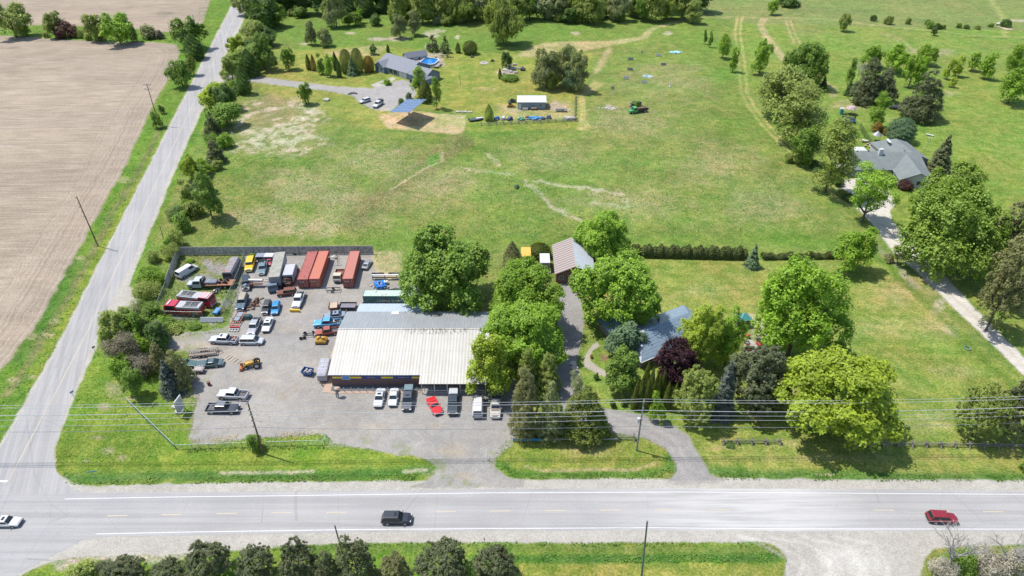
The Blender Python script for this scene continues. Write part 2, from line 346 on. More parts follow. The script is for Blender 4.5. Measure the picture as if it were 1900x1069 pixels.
blob(300, 25, 22, 6, FIELD*0.72, 0.8); blob(85, 76, 20, 3, FIELD*0.7, 0.7); blob(28, 89, 14, 2.5, FIELD*0.7, 0.7); blob(50, 145, 70, 3, FIELD*1.2, 0.6); blob(40, 148, 30, 2, FIELD*0.75, 0.5); blob(175, 88, 120, 1.6, FIELD*1.2, 0.6)
# lawns round the near house
LAWN = G_MOWN*np.array((1.0, 1.0, 1.0))
region([(1066, 482), (1380, 480), (1560, 482), (1628, 480), (1660, 495), (1760, 590), (1900, 715), (2100, 900), (2100, 875), (1340, 870), (1310, 860), (1290, 815), (1235, 780), (1115, 757), (1060, 740), (1078, 690), (1085, 640), (1090, 560)], LAWN, 1, 1, straw=0.12, mow=0.9)
for x, y, rx, ry, a in ((1660, 545, 90, 45, .5), (1740, 600, 50, 30, .6), (1640, 610, 90, 30, .35), (1740, 780, 60, 35, .55), (1560, 850, 250, 12, .4), (1460, 825, 60, 20, .6), (1300, 540, 90, 25, .3), (1770, 690, 60, 20, .4), (1180, 730, 60, 20, .35), (1480, 755, 10, 35, .5), (1460, 720, 18, 30, 0.5), (1345, 830, 40, 10, 0.5)):
    blob(x, y, rx, ry, TAN*np.array((0.98, 1.02, 0.9)), a, soft=0.9, straw=0.3)
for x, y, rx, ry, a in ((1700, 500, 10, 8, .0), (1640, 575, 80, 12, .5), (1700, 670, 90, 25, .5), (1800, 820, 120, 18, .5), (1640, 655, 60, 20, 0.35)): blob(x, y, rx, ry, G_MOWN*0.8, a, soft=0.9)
blob(1405, 615, 30, 28, DIRT*0.95, 0.8, 0.6, straw=0.6); blob(1398, 590, 16, 14, DIRT, 0.7, straw=0.5); blob(1560, 600, 8, 18, DIRT, 0.0)
blob(1740, 570, 14, 20, BARE, 0.55, 0.6, straw=0.6); blob(1765, 615, 26, 10, BARE, 0.35, 0.6)
strip([(1618, 470), (1650, 495), (1700, 545), (1800, 640), (1900, 735)], 2.4, G_LUSH*0.85, 0.75, 1.0, 1.0); strip([(1618, 450), (1665, 492), (1700, 535)], 1.5, DIRT*0.8, 0.6, 0.8, 2)
strip([(1100, 477), (1560, 484)], 2, TAN, 0.0)
# lawn strips by the main road
region([(98, 850), (100, 800), (140, 720), (178, 660), (185, 640), (260, 655), (290, 660), (350, 720), (352, 790), (345, 815), (360, 825), (450, 820), (600, 803), (615, 824), (700, 838), (762, 845), (800, 856), (810, 868), (800, 885), (760, 891), (300, 898), (170, 900), (130, 897), (105, 875)], G_MOWN*np.array((0.88, 1.0, 0.7)), 0.6, 0.8, straw=0.06, mow=0.5)
region([(100, 850), (185, 640), (260, 655), (330, 740), (340, 830), (280, 860), (130, 880)], G_LUSH*1.05, 2, 3, amt=0.6)
for x, y, rx, ry in ((200, 838, 18, 9), (228, 850, 16, 8), (210, 722, 26, 16), (190, 755, 20, 8), (160, 856, 6, 5), (180, 812, 16, 4), (235, 740, 30, 5), (330, 710, 10, 9), (345, 735, 14, 14)): blob(x, y, rx*1.2, ry*1.2, DIRT*0.85, 0.6, soft=1.0, straw=0.8)
strip([(125, 888), (240, 885), (320, 882), (500, 884), (700, 880), (790, 872)], 2.2, np.array((0.045, 0.13, 0.03)), 0.75, 1.0, 0.8); strip([(410, 877), (500, 878), (580, 875)], 0.45, BARE, 0.6, 0.35, 0.8); strip([(750, 876), (790, 872)], 0.7, BARE, 0.7, 0.3, 0.4)
region([(953, 816), (1030, 812), (1160, 806), (1195, 815), (1235, 835), (1254, 860), (1252, 880), (1200, 888), (960, 886), (930, 875), (921, 858)], G_MOWN*np.array((0.95, 0.95, 0.8)), 0.4, 0.5, straw=0.15, mow=0.5)
strip([(930, 862), (960, 880), (1200, 880), (1245, 868), (1240, 850)], 1.6, np.array((0.06, 0.16, 0.02)), 0.85, 0.6, 0.5); strip([(975, 865), (1010, 873), (1180, 872), (1215, 860)], 0.6, TAN, 0.7, 0.3, 0.5); blob(1080, 835, 70, 14, TAN, 0.3)
strip([(1325, 872), (1400, 882), (1560, 883), (1700, 888), (2000, 892)], 2.4, np.array((0.055, 0.15, 0.022)), 0.85, 0.9, 0.8, mow=0); blob(1535, 881, 30, 3, BARE, 0.8)
# far side of the main road
region([(30, 1075), (98, 1043), (200, 1030), (357, 1027), (450, 1014), (560, 1010), (820, 1006), (1260, 1007), (1425, 1006), (1445, 1018), (1460, 1036), (1452, 1090), (20, 1090)], G_MOWN*np.array((0.82, 1.0, 0.65)), 0.4, 0.8, straw=0.1)
strip([(560, 1022), (800, 1016), (1440, 1020)], 1.4, np.array((0.11, 0.15, 0.04)), 0.6, .6, .8); strip([(880, 1038), (1240, 1036), (1440, 1034)], 1.5, np.array((0.04, 0.13, 0.02)), 0.85, 0.5, 0.6)
region([(940, 1047), (1470, 1046), (1470, 1100), (940, 1100)], MY, 0.3, 0.3, amt=0.85); blob(1280, 1037, 60, 5, G_LUSH, 0.7)
region([(1700, 1090), (1712, 1040), (1735, 1018), (1790, 1012), (2050, 1010), (2050, 1090)], G_MOWN*0.9, 0.5, 1.2, straw=0.3)
region([(98, 1043), (135, 1033), (357, 1020), (390, 1020), (330, 1040), (200, 1050), (110, 1055)], DIRT*1.1, 0.6, 2, amt=0.9, straw=0.6)
# gravel: road shoulders, yard, drives
SH = PALE*np.array((0.98, 0.97, 0.95))
region([(-300, 905), (100, 903), (170, 902), (300, 898), (760, 891), (1255, 888), (1340, 888), (1900, 891), (2200, 893), (2200, 1014), (1900, 1012), (1790, 1013), (1735, 1018), (1716, 1036), (1700, 1090), (1690, 1400), (1440, 1400), (1454, 1090), (1458, 1036), (1445, 1018), (1425, 1006), (1260, 1007), (818, 1007), (560, 1011), (357, 1029), (135, 1034), (98, 1042), (20, 1075), (-300, 1090)], SH, 0.25, 0.7, zone=2, straw=0, grain=1.0, mow=0)
region([(466, -40), (463, 0), (450, 43), (441, 62), (424, 92), (416, 118), (420, 150), (400, 160), (378, 200), (341, 281), (313, 346), (294, 396), (250, 500), (240, 530), (262, 552), (250, 567), (215, 580), (190, 600), (180, 640), (140, 730), (101, 838), (104, 875), (130, 896), (175, 903), (175, 960), (-200, 960), (-100, 900), (-4, 826), (50, 738), (104, 642), (198, 458), (261, 335), (330, 200), (434, 0), (440, -40)], SH, 0.25, 0.8, zone=2, straw=0, grain=1.0, mow=0)
blob(1580, 1040, 120, 40, PALE*1.22, 0.9, soft=0.7, grain=0.6)
for k in range(9): strip([(1455+k*28, 1090), (1462+k*26, 1040), (1450+k*30-40, 1010), (1400+k*30-60, 996)], 0.35, PALE*(1.32 if k % 2 else 0.98), 0.5, 0.4, 1.0)
yard = [(456, 474), (520, 466), (694, 466), (700, 500), (735, 512), (800, 515), (800, 580), (905, 580), (905, 700), (955, 705), (955, 812), (945, 830), (921, 850), (920, 868), (935, 882), (975, 890), (975, 905), (760, 905), (790, 892), (806, 882), (811, 867), (800, 856), (760, 845), (700, 838), (640, 826), (615, 824), (606, 806), (560, 808), (450, 816), (400, 823), (362, 823), (350, 812), (356, 790), (364, 740), (350, 690), (350, 655), (305, 645), (298, 624), (330, 617), (408, 613), (425, 604), (430, 560), (445, 510)]
sy = region(yard, GRAV, 0.35, 1.0, zone=3, straw=0, grain=1.0, mow=0)
inn = sy > 0
lay(inn*sstep(fbm(GX, GY, 16, 61, 4), 0.42, 0.66)*0.55, GRAV*np.array((1.17, 1.12, 1.04))); lay(inn*sstep(fbm(GX, GY, 7, 63, 4), 0.5, 0.7)*0.4, GRAV*0.84)
for x, y, rx, ry, c, a in ((370, 640, 80, 18, DIRT, .8), (430, 660, 60, 18, DIRT, .5), (340, 625, 30, 12, DIRT * 1.1, .6), (400, 790, 50, 30, GRAV*1.2, .5), (520, 735, 22, 16, DIRT*0.72, .55), (545, 720, 14, 24, DIRT*0.8, .4), (845, 835, 46, 26, DIRT*0.80, .85), (862, 885, 46, 14, DIRT*0.76, .9), (700, 790, 60, 14, DIRT*.9, .5), (540, 610, 40, 14, DIRT*.85, .45), (470, 700, 50, 14, DIRT*.9, .4), (800, 790, 40, 12, DIRT*.85, .5), (810, 880, 40, 20, PALE, .5), (770, 830, 30, 12, PALE, .5), (620, 790, 40, 10, DIRT, .3), (700, 500, 18, 14, DIRT, .8), (725, 510, 30, 14, DIRT*np.array((1, 1, .7)), .8), (550, 640, 60, 20, GRAV*1.15, .4), (630, 820, 60, 14, GRAV*1.15, .4)):
    blob(x, y, rx, ry, c, a, soft=0.9)
lay(inn*sstep(sml, 0.58, 0.7)*(1-sstep(sy, 0.5, 4.5))*0.45, G_MEAD*0.9, grain=0.3)
region([(694, 466), (745, 470), (745, 515), (700, 512), (690, 490)], TAN, 1.0, 2, amt=0.75, straw=0.8, grain=0.2)
# the fenced compound with weeds
sc_ = region([(333, 470), (455, 474), (440, 520), (412, 585), (292, 588), (312, 530)], G_MEAD*0.85, 0.8, 1, amt=0.9, straw=0.5)
for x, y, rx, ry in ((405, 499, 34, 20), (375, 515, 30, 12), (345, 515, 22, 11), (340, 590, 40, 6), (385, 490, 12, 10), (418, 562, 14, 10), (350, 490, 8, 6), (395, 600, 10, 9), (405, 612, 14, 5), (440, 602, 10, 7)): blob(x, y, rx, ry, GRAV*1.05, 0.85, grain=1.0, straw=0)
blob(360, 610, 50, 8, G_LUSH*0.8, 0.7)
# near drive, garage apron, garden path
DRV = GRAV*np.array((0.95, 0.95, 0.98))
drv = [(1040, 524), (1072, 524), (1078, 545), (1084, 590), (1078, 640), (1066, 680), (1072, 720), (1085, 740), (1115, 757), (1170, 765), (1235, 782), (1275, 806), (1300, 848), (1318, 880), (1345, 892), (1240, 892), (1253, 876), (1254, 860), (1235, 832), (1195, 812), (1150, 806), (1100, 800), (1045, 760), (1030, 700), (1030, 640), (1035, 580)]
region(drv, DRV, 0.3, 0.5, zone=4, straw=0, grain=0.9, mow=0); region([(1250, 890), (1330, 888), (1340, 897), (1250, 898)], GRAV*0.75, 0.5, 2, amt=0.5)
strip([(1120, 765), (1200, 785), (1255, 820), (1285, 870)], 0.5, PALE, 0.35, 0.5, 0.6); strip([(1120, 785), (1190, 798), (1245, 830), (1268, 875)], 0.5, PALE*0.95, 0.35, 0.5, 0.6)
region([(1108, 634), (1098, 640), (1085, 660), (1082, 680), (1100, 690), (1124, 700), (1130, 692), (1108, 680), (1094, 668), (1098, 652), (1112, 643)], PALE*np.array((0.95, 0.9, 0.85)), 0.15, 0.2, zone=5, straw=0, grain=0.5, mow=0)
blob(1120, 664, 9, 8, np.array((0.25, 0.15, 0.10)), 0.95, soft=0.2); blob(1068, 690, 6, 14, PALE, 0.7)
region([(1388, 622), (1405, 640), (1412, 648), (1395, 655), (1378, 650)], PALE, 0.15, 0.1, zone=5, grain=0.3, mow=0)
# right-hand pale drive
region([(1555, 335), (1600, 330), (1640, 335), (1655, 365), (1662, 378), (1652, 392), (1655, 410), (1690, 452), (1760, 520), (1830, 595), (1900, 664), (2000, 750), (2000, 800), (1900, 696), (1800, 600), (1700, 505), (1660, 470), (1620, 418), (1590, 388), (1568, 362), (1552, 345)], PALE*np.array((1.28, 1.25, 1.22)), 0.3, 0.7, zone=4, straw=0, grain=0.8, mow=0)
strip([(1640, 420), (1700, 485), (1800, 580), (1900, 678), (1960, 735)], 0.6, DIRT*0.9, 0.35, 0.5, 1)
# far house drive
region([(414, 135), (440, 140), (470, 141), (540, 150), (620, 160), (690, 164), (716, 155), (745, 148), (765, 152), (772, 175), (760, 190), (735, 196), (725, 207), (690, 203), (665, 190), (655, 178), (600, 168), (520, 159), (455, 150), (420, 152)], GRAV*np.array((1.1, 1.1, 1.12)), 0.3, 0.5, zone=4, straw=0, grain=0.6, mow=0)
region([(686, 158), (720, 146), (728, 143), (735, 146), (715, 158), (695, 162)], PALE, 0.2, 0.2, zone=5); blob(718, 155, 11, 3.5, G_LUSH, 0.9, soft=0.2)
blob(715, 203, 14, 4, DIRT, 0.8)
# house right terrace, pool surrounds
region([(770, 100), (820, 95), (825, 122), (790, 125), (770, 112)], DIRT, 0.5, 0.5, amt=0.8)
C3 *= (1+(fbm(GX, GY, 6, 111, 4)-0.5)*np.where(ZONE == 0, .42, .22))[..., None]
hv = (fbm(GX, GY, 18, 131, 4)-0.5)*(ZONE == 0); C3[..., 0] *= 1+hv*0.55; C3[..., 2] *= 1+hv*0.5
hv = (fbm(GX, GY, 3.5, 151, 3)-0.5)*(ZONE == 0); C3[..., 0] *= 1+hv*0.30
C3 = np.clip(C3, 0.01, 0.8)
def terrain_mat(name, kind):
    m, n, b = new_mat(name)
    at = n.nodes.new("ShaderNodeAttribute"); at.attribute_name = 'Col'; pa = n.nodes.new("ShaderNodeAttribute"); pa.attribute_name = 'Par'
    sep = n.nodes.new("ShaderNodeSeparateColor"); n.links.new(pa.outputs['Color'], sep.inputs[0])
    pos = geo(n); c = at.outputs['Color']
    if kind == 'grass':
        f1 = noise(n, 2.4, 5, 0.7, pos); f2 = noise(n, 0.55, 5, 0.65, pos)
        c = mixc(n, 1.0, c, mixc(n, ramp(n, f1, 0.30, 0.70), (0.54, 0.61, 0.48), (1.42, 1.34, 1.5)), 'MULTIPLY')
        c = mixc(n, 1.0, c, mixc(n, ramp(n, f2, 0.35, 0.66), (0.78, 0.88, 0.78), (1.2, 1.1, 1.15)), 'MULTIPLY')
        f0 = noise(n, 0.22, 6, 0.72, pos, 0.4); c = mixc(n, 1.0, c, mixc(n, ramp(n, f0, 0.36, 0.64), (0.72, 0.86, 0.66), (1.22, 1.10, 1.25)), 'MULTIPLY')
        fl = noise(n, 1.5, 6, 0.78, mapping(n, pos, (1, 0.75, 1), (0, 0, 0.5)))
        th = mathn(n, 'MULTIPLY', ramp(n, fl, 0.48, 0.58), sep.outputs[0])
        c = mixc(n, mathn(n, 'MULTIPLY', th, 0.9), c, (0.40, 0.34, 0.21))
        dk = mathn(n, 'MULTIPLY', ramp(n, noise(n, 0.9, 5, 0.75, mapping(n, pos, (1, 1, 1), (0, 0, 2))), 0.55, 0.68), mathn(n, 'SUBTRACT', 0.62, sep.outputs[2]), True)
        c = mixc(n, dk, c, (0.05, 0.10, 0.016))
        wv = n.nodes.new("ShaderNodeTexWave"); wv.bands_direction = 'Y'; wv.inputs['Scale'].default_value = 0.11; wv.inputs['Distortion'].default_value = 2.0; wv.inputs['Detail'].default_value = 2
        n.links.new(mapping(n, pos, (1, 1, 1), (0, 0, 0.04)), wv.inputs[0])
        st = noise(n, 1.0, 3, 0.6, mapping(n, pos, (0.06, 2.2, 1)))
        ww = mathn(n, 'ADD', mathn(n, 'MULTIPLY', wv.outputs['Fac'], 0.07), mathn(n, 'MULTIPLY', st, 0.42)); ww = mathn(n, 'ADD', ww, 0.755)
        cc = n.nodes.new("ShaderNodeCombineXYZ"); [n.links.new(ww, cc.inputs[i]) for i in range(3)]
        c = mixc(n, sep.outputs[2], c, mixc(n, 1.0, c, cc.outputs[0], 'MULTIPLY'))
        h = mathn(n, 'ADD', noise(n, 1.2, 6, 0.75, pos), mathn(n, 'MULTIPLY', f2, 0.6)); bump(n, h, 0.75, 0.55, b)
    elif kind == 'gravel':
        f1 = noise(n, 3.2, 6, 0.75, pos); f2 = noise(n, 0.5, 6, 0.65, pos, 1.0)
        c = mixc(n, 1.0, c, mixc(n, ramp(n, f1, 0.3, 0.7), (0.80, 0.80, 0.80), (1.2, 1.2, 1.2)), 'MULTIPLY')
        c = mixc(n, 1.0, c, mixc(n, ramp(n, f2, 0.35, 0.65), (0.92, 0.91, 0.91), (1.07, 1.07, 1.06)), 'MULTIPLY')
        sp2 = noise(n, 1.7, 3, 0.9, pos); c = mixc(n, ramp(n, sp2, 0.66, 0.72, 0, 0.6), c, (0.12, 0.11, 0.09)); c = mixc(n, ramp(n, noise(n, 2.3, 2, 0.8, pos), 0.68, 0.74, 0, 0.6), c, (0.6, 0.57, 0.52))
        bump(n, f1, 0.6, 0.08, b)
    else:   # ploughed field: furrows run across, and round the headland
        dd = pa.outputs['Alpha']
        f1 = noise(n, 1.0, 4, 0.7, mapping(n, pos, (0.05, 1.9, 1), (0, 0, 0.015))); f2 = noise(n, 0.4, 6, 0.7, mapping(n, pos, (0.3, 1, 1)))
        f4 = noise(n, 1.6, 6, 0.8, pos)
        sx = n.nodes.new("ShaderNodeCombineXYZ"); n.links.new(dd, sx.inputs[0]); hp = noise(n, 1.7, 3, 0.7, sx.outputs[0])
        k = ramp(n, dd, 10, 16); f = n.nodes.new("ShaderNodeMix"); n.links.new(k, f.inputs[0]); n.links.new(hp, f.inputs[2]); n.links.new(f1, f.inputs[3])
        c = mixc(n, 1.0, c, mixc(n, ramp(n, f.outputs[0], 0.32, 0.68), (0.80, 0.79, 0.78), (1.17, 1.18, 1.19)), 'MULTIPLY')
        c = mixc(n, 1.0, c, mixc(n, ramp(n, f2, 0.35, 0.65), (0.92, 0.91, 0.90), (1.07, 1.07, 1.08)), 'MULTIPLY')
        c = mixc(n, 1.0, c, mixc(n, ramp(n, f4, 0.3, 0.7), (0.80, 0.80, 0.80), (1.17, 1.17, 1.17)), 'MULTIPLY')
        hh = mathn(n, 'ADD', f.outputs[0], mathn(n, 'MULTIPLY', f4, 0.5)); bump(n, hh, 0.5, 0.12, b)
    n.links.new(c, b.inputs['Base Color']); b.inputs['Roughness'].default_value = 0.95; b.inputs['Specular IOR Level'].default_value = 0.12
    return m
nr, nc = GX.shape
idx = np.arange(nr*nc).reshape(nr, nc)
zf = ZONE[:-1, :-1]
quads = np.stack([idx[:-1, :-1], idx[:-1, 1:], idx[1:, 1:], idx[1:, :-1]], -1).reshape(-1, 4)
zf = zf.reshape(-1)
VV = np.stack([GX.ravel(), GY.ravel(), np.zeros(nr*nc)], -1)
CC = np.concatenate([C3.reshape(-1, 3), np.ones((nr*nc, 1))], 1); PP = PAR.reshape(-1, 4)
def np_mesh(name, V, Q, mat, smooth=False):
    me = bpy.data.meshes.new(name); k = Q.shape[1]
    me.vertices.add(len(V)); me.vertices.foreach_set('co', np.asarray(V, np.float32).ravel())
    me.loops.add(Q.size); me.loops.foreach_set('vertex_index', Q.ravel().astype(np.int32))
    me.polygons.add(len(Q)); me.polygons.foreach_set('loop_start', np.arange(0, Q.size, k, dtype=np.int32))
    me.polygons.foreach_set('loop_total', np.full(len(Q), k, np.int32))
    if smooth: me.polygons.foreach_set('use_smooth', np.ones(len(Q), bool))
    me.update(calc_edges=True); me.materials.append(mat); return me
for z, nm, kd in ((0, 'grassland', 'grass'), (1, 'ploughed_field', 'field'), (2, 'gravel_shoulder', 'gravel'), (3, 'gravel_yard', 'gravel'), (4, 'driveway', 'gravel'), (5, 'garden_path', 'gravel')):
    Q = quads[zf == z]; u_, inv = np.unique(Q, return_inverse=True)
    me = np_mesh(nm, VV[u_], inv.reshape(-1, 4), terrain_mat('ground_'+nm, kd))
    a = me.attributes.new('Col', 'FLOAT_COLOR', 'POINT'); a.data.foreach_set('color', CC[u_].astype(np.float32).ravel())
    a = me.attributes.new('Par', 'FLOAT_COLOR', 'POINT'); a.data.foreach_set('color', PP[u_].astype(np.float32).ravel())
    o = bpy.data.objects.new(nm, me); COL.objects.link(o); struct(o)
# ---------------- asphalt and its markings (thin sheets, each a few mm above the last) ----------------
def asphalt_mat(name, rotz, base):
    m, n, b = new_mat(name); pos = geo(n)
    v = mapping(n, pos, (1, 1, 1), (0, 0, rotz))
    st = noise(n, 1.0, 4, 0.6, mapping(n, v, (0.015, 1.1, 1))); fn = noise(n, 4.5, 4, 0.8, pos); bg_ = noise(n, 0.12, 5, 0.6, pos)
    c = mixc(n, ramp(n, st, 0.34, 0.66), tuple(x*0.92 for x in base), tuple(x*1.10 for x in base))
    c = mixc(n, 1.0, c, mixc(n, ramp(n, fn, 0.3, 0.7), (0.9, 0.9, 0.9), (1.08, 1.08, 1.08)), 'MULTIPLY')
    c = mixc(n, 1.0, c, mixc(n, ramp(n, bg_, 0.3, 0.7), (0.95, 0.95, 0.955), (1.05, 1.045, 1.04)), 'MULTIPLY')
    vo = n.nodes.new("ShaderNodeTexVoronoi"); vo.feature = 'DISTANCE_TO_EDGE'; vo.inputs['Scale'].default_value = 0.09
    n.links.new(mixc(n, 0.10, pos, n.nodes.new("ShaderNodeTexNoise").outputs['Color'], 'ADD'), vo.inputs['Vector'])
    c = mixc(n, ramp(n, vo.outputs[0], 0.001, 0.006, 0.3, 0), c, tuple(x*0.6 for x in base))
    sy2 = n.nodes.new("ShaderNodeSeparateXYZ"); n.links.new(v, sy2.inputs[0])
    pt = noise(n, 1.0, 3, 0.75, mapping(n, v, (0.035, 0.5, 1)), 0.6); c = mixc(n, ramp(n, pt, 0.60, 0.66, 0, 0.12), c, tuple(x*0.72 for x in base))
    c = mixc(n, ramp(n, noise(n, 0.9, 2, 0.9, pos), 0.70, 0.76, 0, 0.5), c, tuple(x*0.6 for x in base))
    # dust carried onto the road by the quarry entrance
    sx = n.nodes.new("ShaderNodeSeparateXYZ"); n.links.new(pos, sx.inputs[0])
    m1 = mathn(n, 'MULTIPLY', ramp(n, sx.outputs[0], 8, 34), ramp(n, sx.outputs[0], 62, 44)); dn = noise(n, 1.0, 5, 0.65, mapping(n, pos, (0.06, 1.3, 1), (0, 0, 0.12)))
    c = mixc(n, mathn(n, 'MULTIPLY', m1, ramp(n, dn, 0.36, 0.60, 0.25, 0.9)), c, (0.42, 0.41, 0.40))
    n.links.new(c, b.inputs['Base Color']); b.inputs['Roughness'].default_value = 0.9; b.inputs['Specular IOR Level'].default_value = 0.2; bump(n, fn, 0.25, 0.02, b)
    return m
def sheet(name, pts, z, mat, jit=0.0, step=0.8, seed=1):
    W = [P(x, y) if len(p) == 2 else Vector(p) for p in pts for x, y in [p[:2]]]; r = random.Random(seed); out = []
    for i, a in enumerate(W):
        b = W[(i+1) % len(W)]; L = (b-a).length; k = max(1, int(L/step)) if jit else 1
        for j in range(k):
            p = a.lerp(b, j/k); out.append((p.x+r.uniform(-jit, jit), p.y+r.uniform(-jit, jit), 0))
    bm = bmesh.new(); vs = [bm.verts.new((x, y, z)) for x, y, _ in out]; es = [bm.edges.new((vs[i], vs[(i+1) % len(vs)])) for i in range(len(vs))]
    bmesh.ops.triangle_fill(bm, edges=es, use_beauty=True)
    for f in bm.faces:
        if f.normal.z < 0: f.normal_flip()
    me = bpy.data.meshes.new(name); bm.to_mesh(me); bm.free(); me.materials.append(mat)
    o = bpy.data.objects.new(name, me); COL.objects.link(o); struct(o); return o
AS_MAIN = asphalt_mat('asphalt_main', 0.0, (0.290, 0.284, 0.278)); AS_SIDE = asphalt_mat('asphalt_side', R(68.5), (0.290, 0.283, 0.277))
toplist = [(-400, 925), (0, 919), (120, 917), (150, 914), (310, 914), (640, 911), (900, 908), (1280, 906), (1600, 908), (1900, 911), (2300, 914)]
botlist = [(2300, 987), (1900, 987), (1720, 986), (1470, 986), (1200, 984), (900, 985), (640, 988), (340, 993), (200, 996), (155, 1002), (110, 1025), (70, 1045), (25, 1072), (-20, 1100), (-500, 1100)]
sheet('main_road', toplist+botlist, 0.012, AS_MAIN, 0.07)
side = [(445, -30), (439, 0), (333, 205), (265, 335), (203, 458), (112, 640), (58, 736), (5, 826), (-70, 940), (140, 940), (152, 915), (135, 905), (112, 888), (102, 868), (96, 838), (132, 735), (172, 640), (190, 590), (240, 497), (286, 396), (305, 346), (333, 281), (370, 200), (404, 142), (417, 92), (434, 60), (444, 42), (457, 0), (460, -30)]
sheet('side_road', side, 0.008, AS_SIDE, 0.10, seed=5)
def mark_mat(name, col, wear):
    m, n, b = new_mat(name); pos = geo(n)
    f = noise(n, 3.0, 5, 0.8, pos); c = mixc(n, ramp(n, f, 0.62-wear, 0.72-wear*0.5, 0, 0.75), col, (0.38, 0.375, 0.38))
    n.links.new(c, b.inputs['Base Color']); b.inputs['Roughness'].default_value = 0.7; return m
WHT = mark_mat('road_paint_white', (0.56, 0.56, 0.56), 0.14); YEL = mark_mat('road_paint_yellow', (0.46, 0.35, 0.19), 0.22)
def ribbon(name, line, wd, z, mat):
    W = [P(x, y) for x, y in line]; vs = []
    for i, p in enumerate(W):
        t = (W[min(i+1, len(W)-1)]-W[max(i-1, 0)]).normalized(); nn = Vector((-t.y, t.x, 0))*wd/2
        vs += [(p.x-nn.x, p.y-nn.y, z), (p.x+nn.x, p.y+nn.y, z)]
    b = MB(); b.add(vs, [(2*i, 2*i+2, 2*i+3, 2*i+1) for i in range(len(W)-1)]); return struct(b.build(name, mat))
ribbon('road_marking', [(120, 926), (310, 922.5), (640, 918.5), (900, 914.8), (1280, 913), (1600, 915.5), (1900, 917.5), (2300, 921)], 0.12, 0.016, WHT)
ribbon('road_marking', [(178, 991), (340, 987.5), (640, 983), (900, 981), (1200, 979.3), (1470, 981.5), (1900, 982), (2300, 982)], 0.12, 0.016, WHT)
ribbon('road_marking', [(15, 893), (118, 700), (163, 614), (213, 505), (240, 446), (336, 240), (354, 203), (448, 5), (462, -25)], 0.13, 0.013, YEL)
cl = [(-300, 966), (38, 960), (160, 958), (262, 956), (365, 954), (463, 952), (660, 950.5), (858, 949), (955, 948), (1150, 946.5), (1250, 946), (1450, 945.5), (1640, 946.5), (1840, 949.5), (2300, 955)]
k_ = -64.5
while k_ < 90:
    yy0 = [np.interp(proj(k_+a, 68.2)[0], [p[0] for p in cl], [p[1] for p in cl]) for a in (0, 3.25)]
    xx0 = [proj(k_+a, 68.2)[0] for a in (0, 3.25)]
    if not 1380 < xx0[0] < 1600: ribbon('road_marking', [(xx0[0], yy0[0]), (xx0[1], yy0[1])], 0.15, 0.016, YEL)
    k_ += 8.72
ribbon('road_marking', [(-4, 893), (14, 893)], 0.4, 0.013, WHT)
# ---------------- shared surfaces ----------------
WHITE = M('white_metal', (0.50, 0.50, 0.49), 0.5); GREYM = M('grey_metal', (0.24, 0.25, 0.26), 0.45, 0.3); DKGREY = M('dark_grey', (0.045, 0.047, 0.05), 0.6)
BLACK = M('black_rubber', (0.018, 0.018, 0.019), 0.85); GLASS = M('tinted_glass', (0.018, 0.026, 0.03), 0.12, 0, 0.05, 1, 0.5); GALV = M('galvanised', (0.34, 0.38, 0.38), 0.4, 0.5)
WOODG = M('grey_wood', (0.20, 0.18, 0.16), 0.9, 0, 0.35, 4); WOODB = M('brown_wood', (0.13, 0.08, 0.05), 0.9, 0, 0.3); WOODL = M('pale_wood', (0.42, 0.34, 0.24), 0.9, 0, 0.25)
RUST = rusty('rust_metal', (0.10, 0.07, 0.055), (0.17, 0.075, 0.04), 0.7); CONC = M('concrete', (0.32, 0.30, 0.27), 0.95, 0, 0.2); PINKC = M('pink_concrete', (0.38, 0.27, 0.20), 0.95, 0, 0.15)
CHROME = M('chrome', (0.6, 0.6, 0.62), 0.2, 0.9, 0.05); RED = paint('red', (0.42, 0.02, 0.03)); BLUE = paint('blue', (0.02, 0.14, 0.42)); YELLOW = paint('yellow', (0.62, 0.38, 0.01))
def slope_roof(name, mat, a, b, c, d, th, parent):
    q = MB(); q.slab([a, b, c, d], th); return q.build(name, mat, parent)
def local(par_loc, rz, p):
    v = Vector(p)-Vector(par_loc); return Matrix.Rotation(-rz, 3, 'Z') @ v
def text_mesh(txt, size, depth, mat, parent, loc, rot, name='lettering'):
    cu = bpy.data.curves.new(name, 'FONT'); cu.body = txt; cu.size = size; cu.extrude = depth; cu.align_x = 'CENTER'; cu.align_y = 'CENTER'
    t = bpy.data.objects.new('tmp', cu); COL.objects.link(t); bpy.context.view_layer.update()
    me = bpy.data.meshes.new_from_object(t.evaluated_get(bpy.context.evaluated_depsgraph_get())); bpy.data.objects.remove(t)
    me.materials.clear(); me.materials.append(mat); o = bpy.data.objects.new(name, me); COL.objects.link(o)
    o.parent = parent; o.location = loc; o.rotation_euler = rot; return o
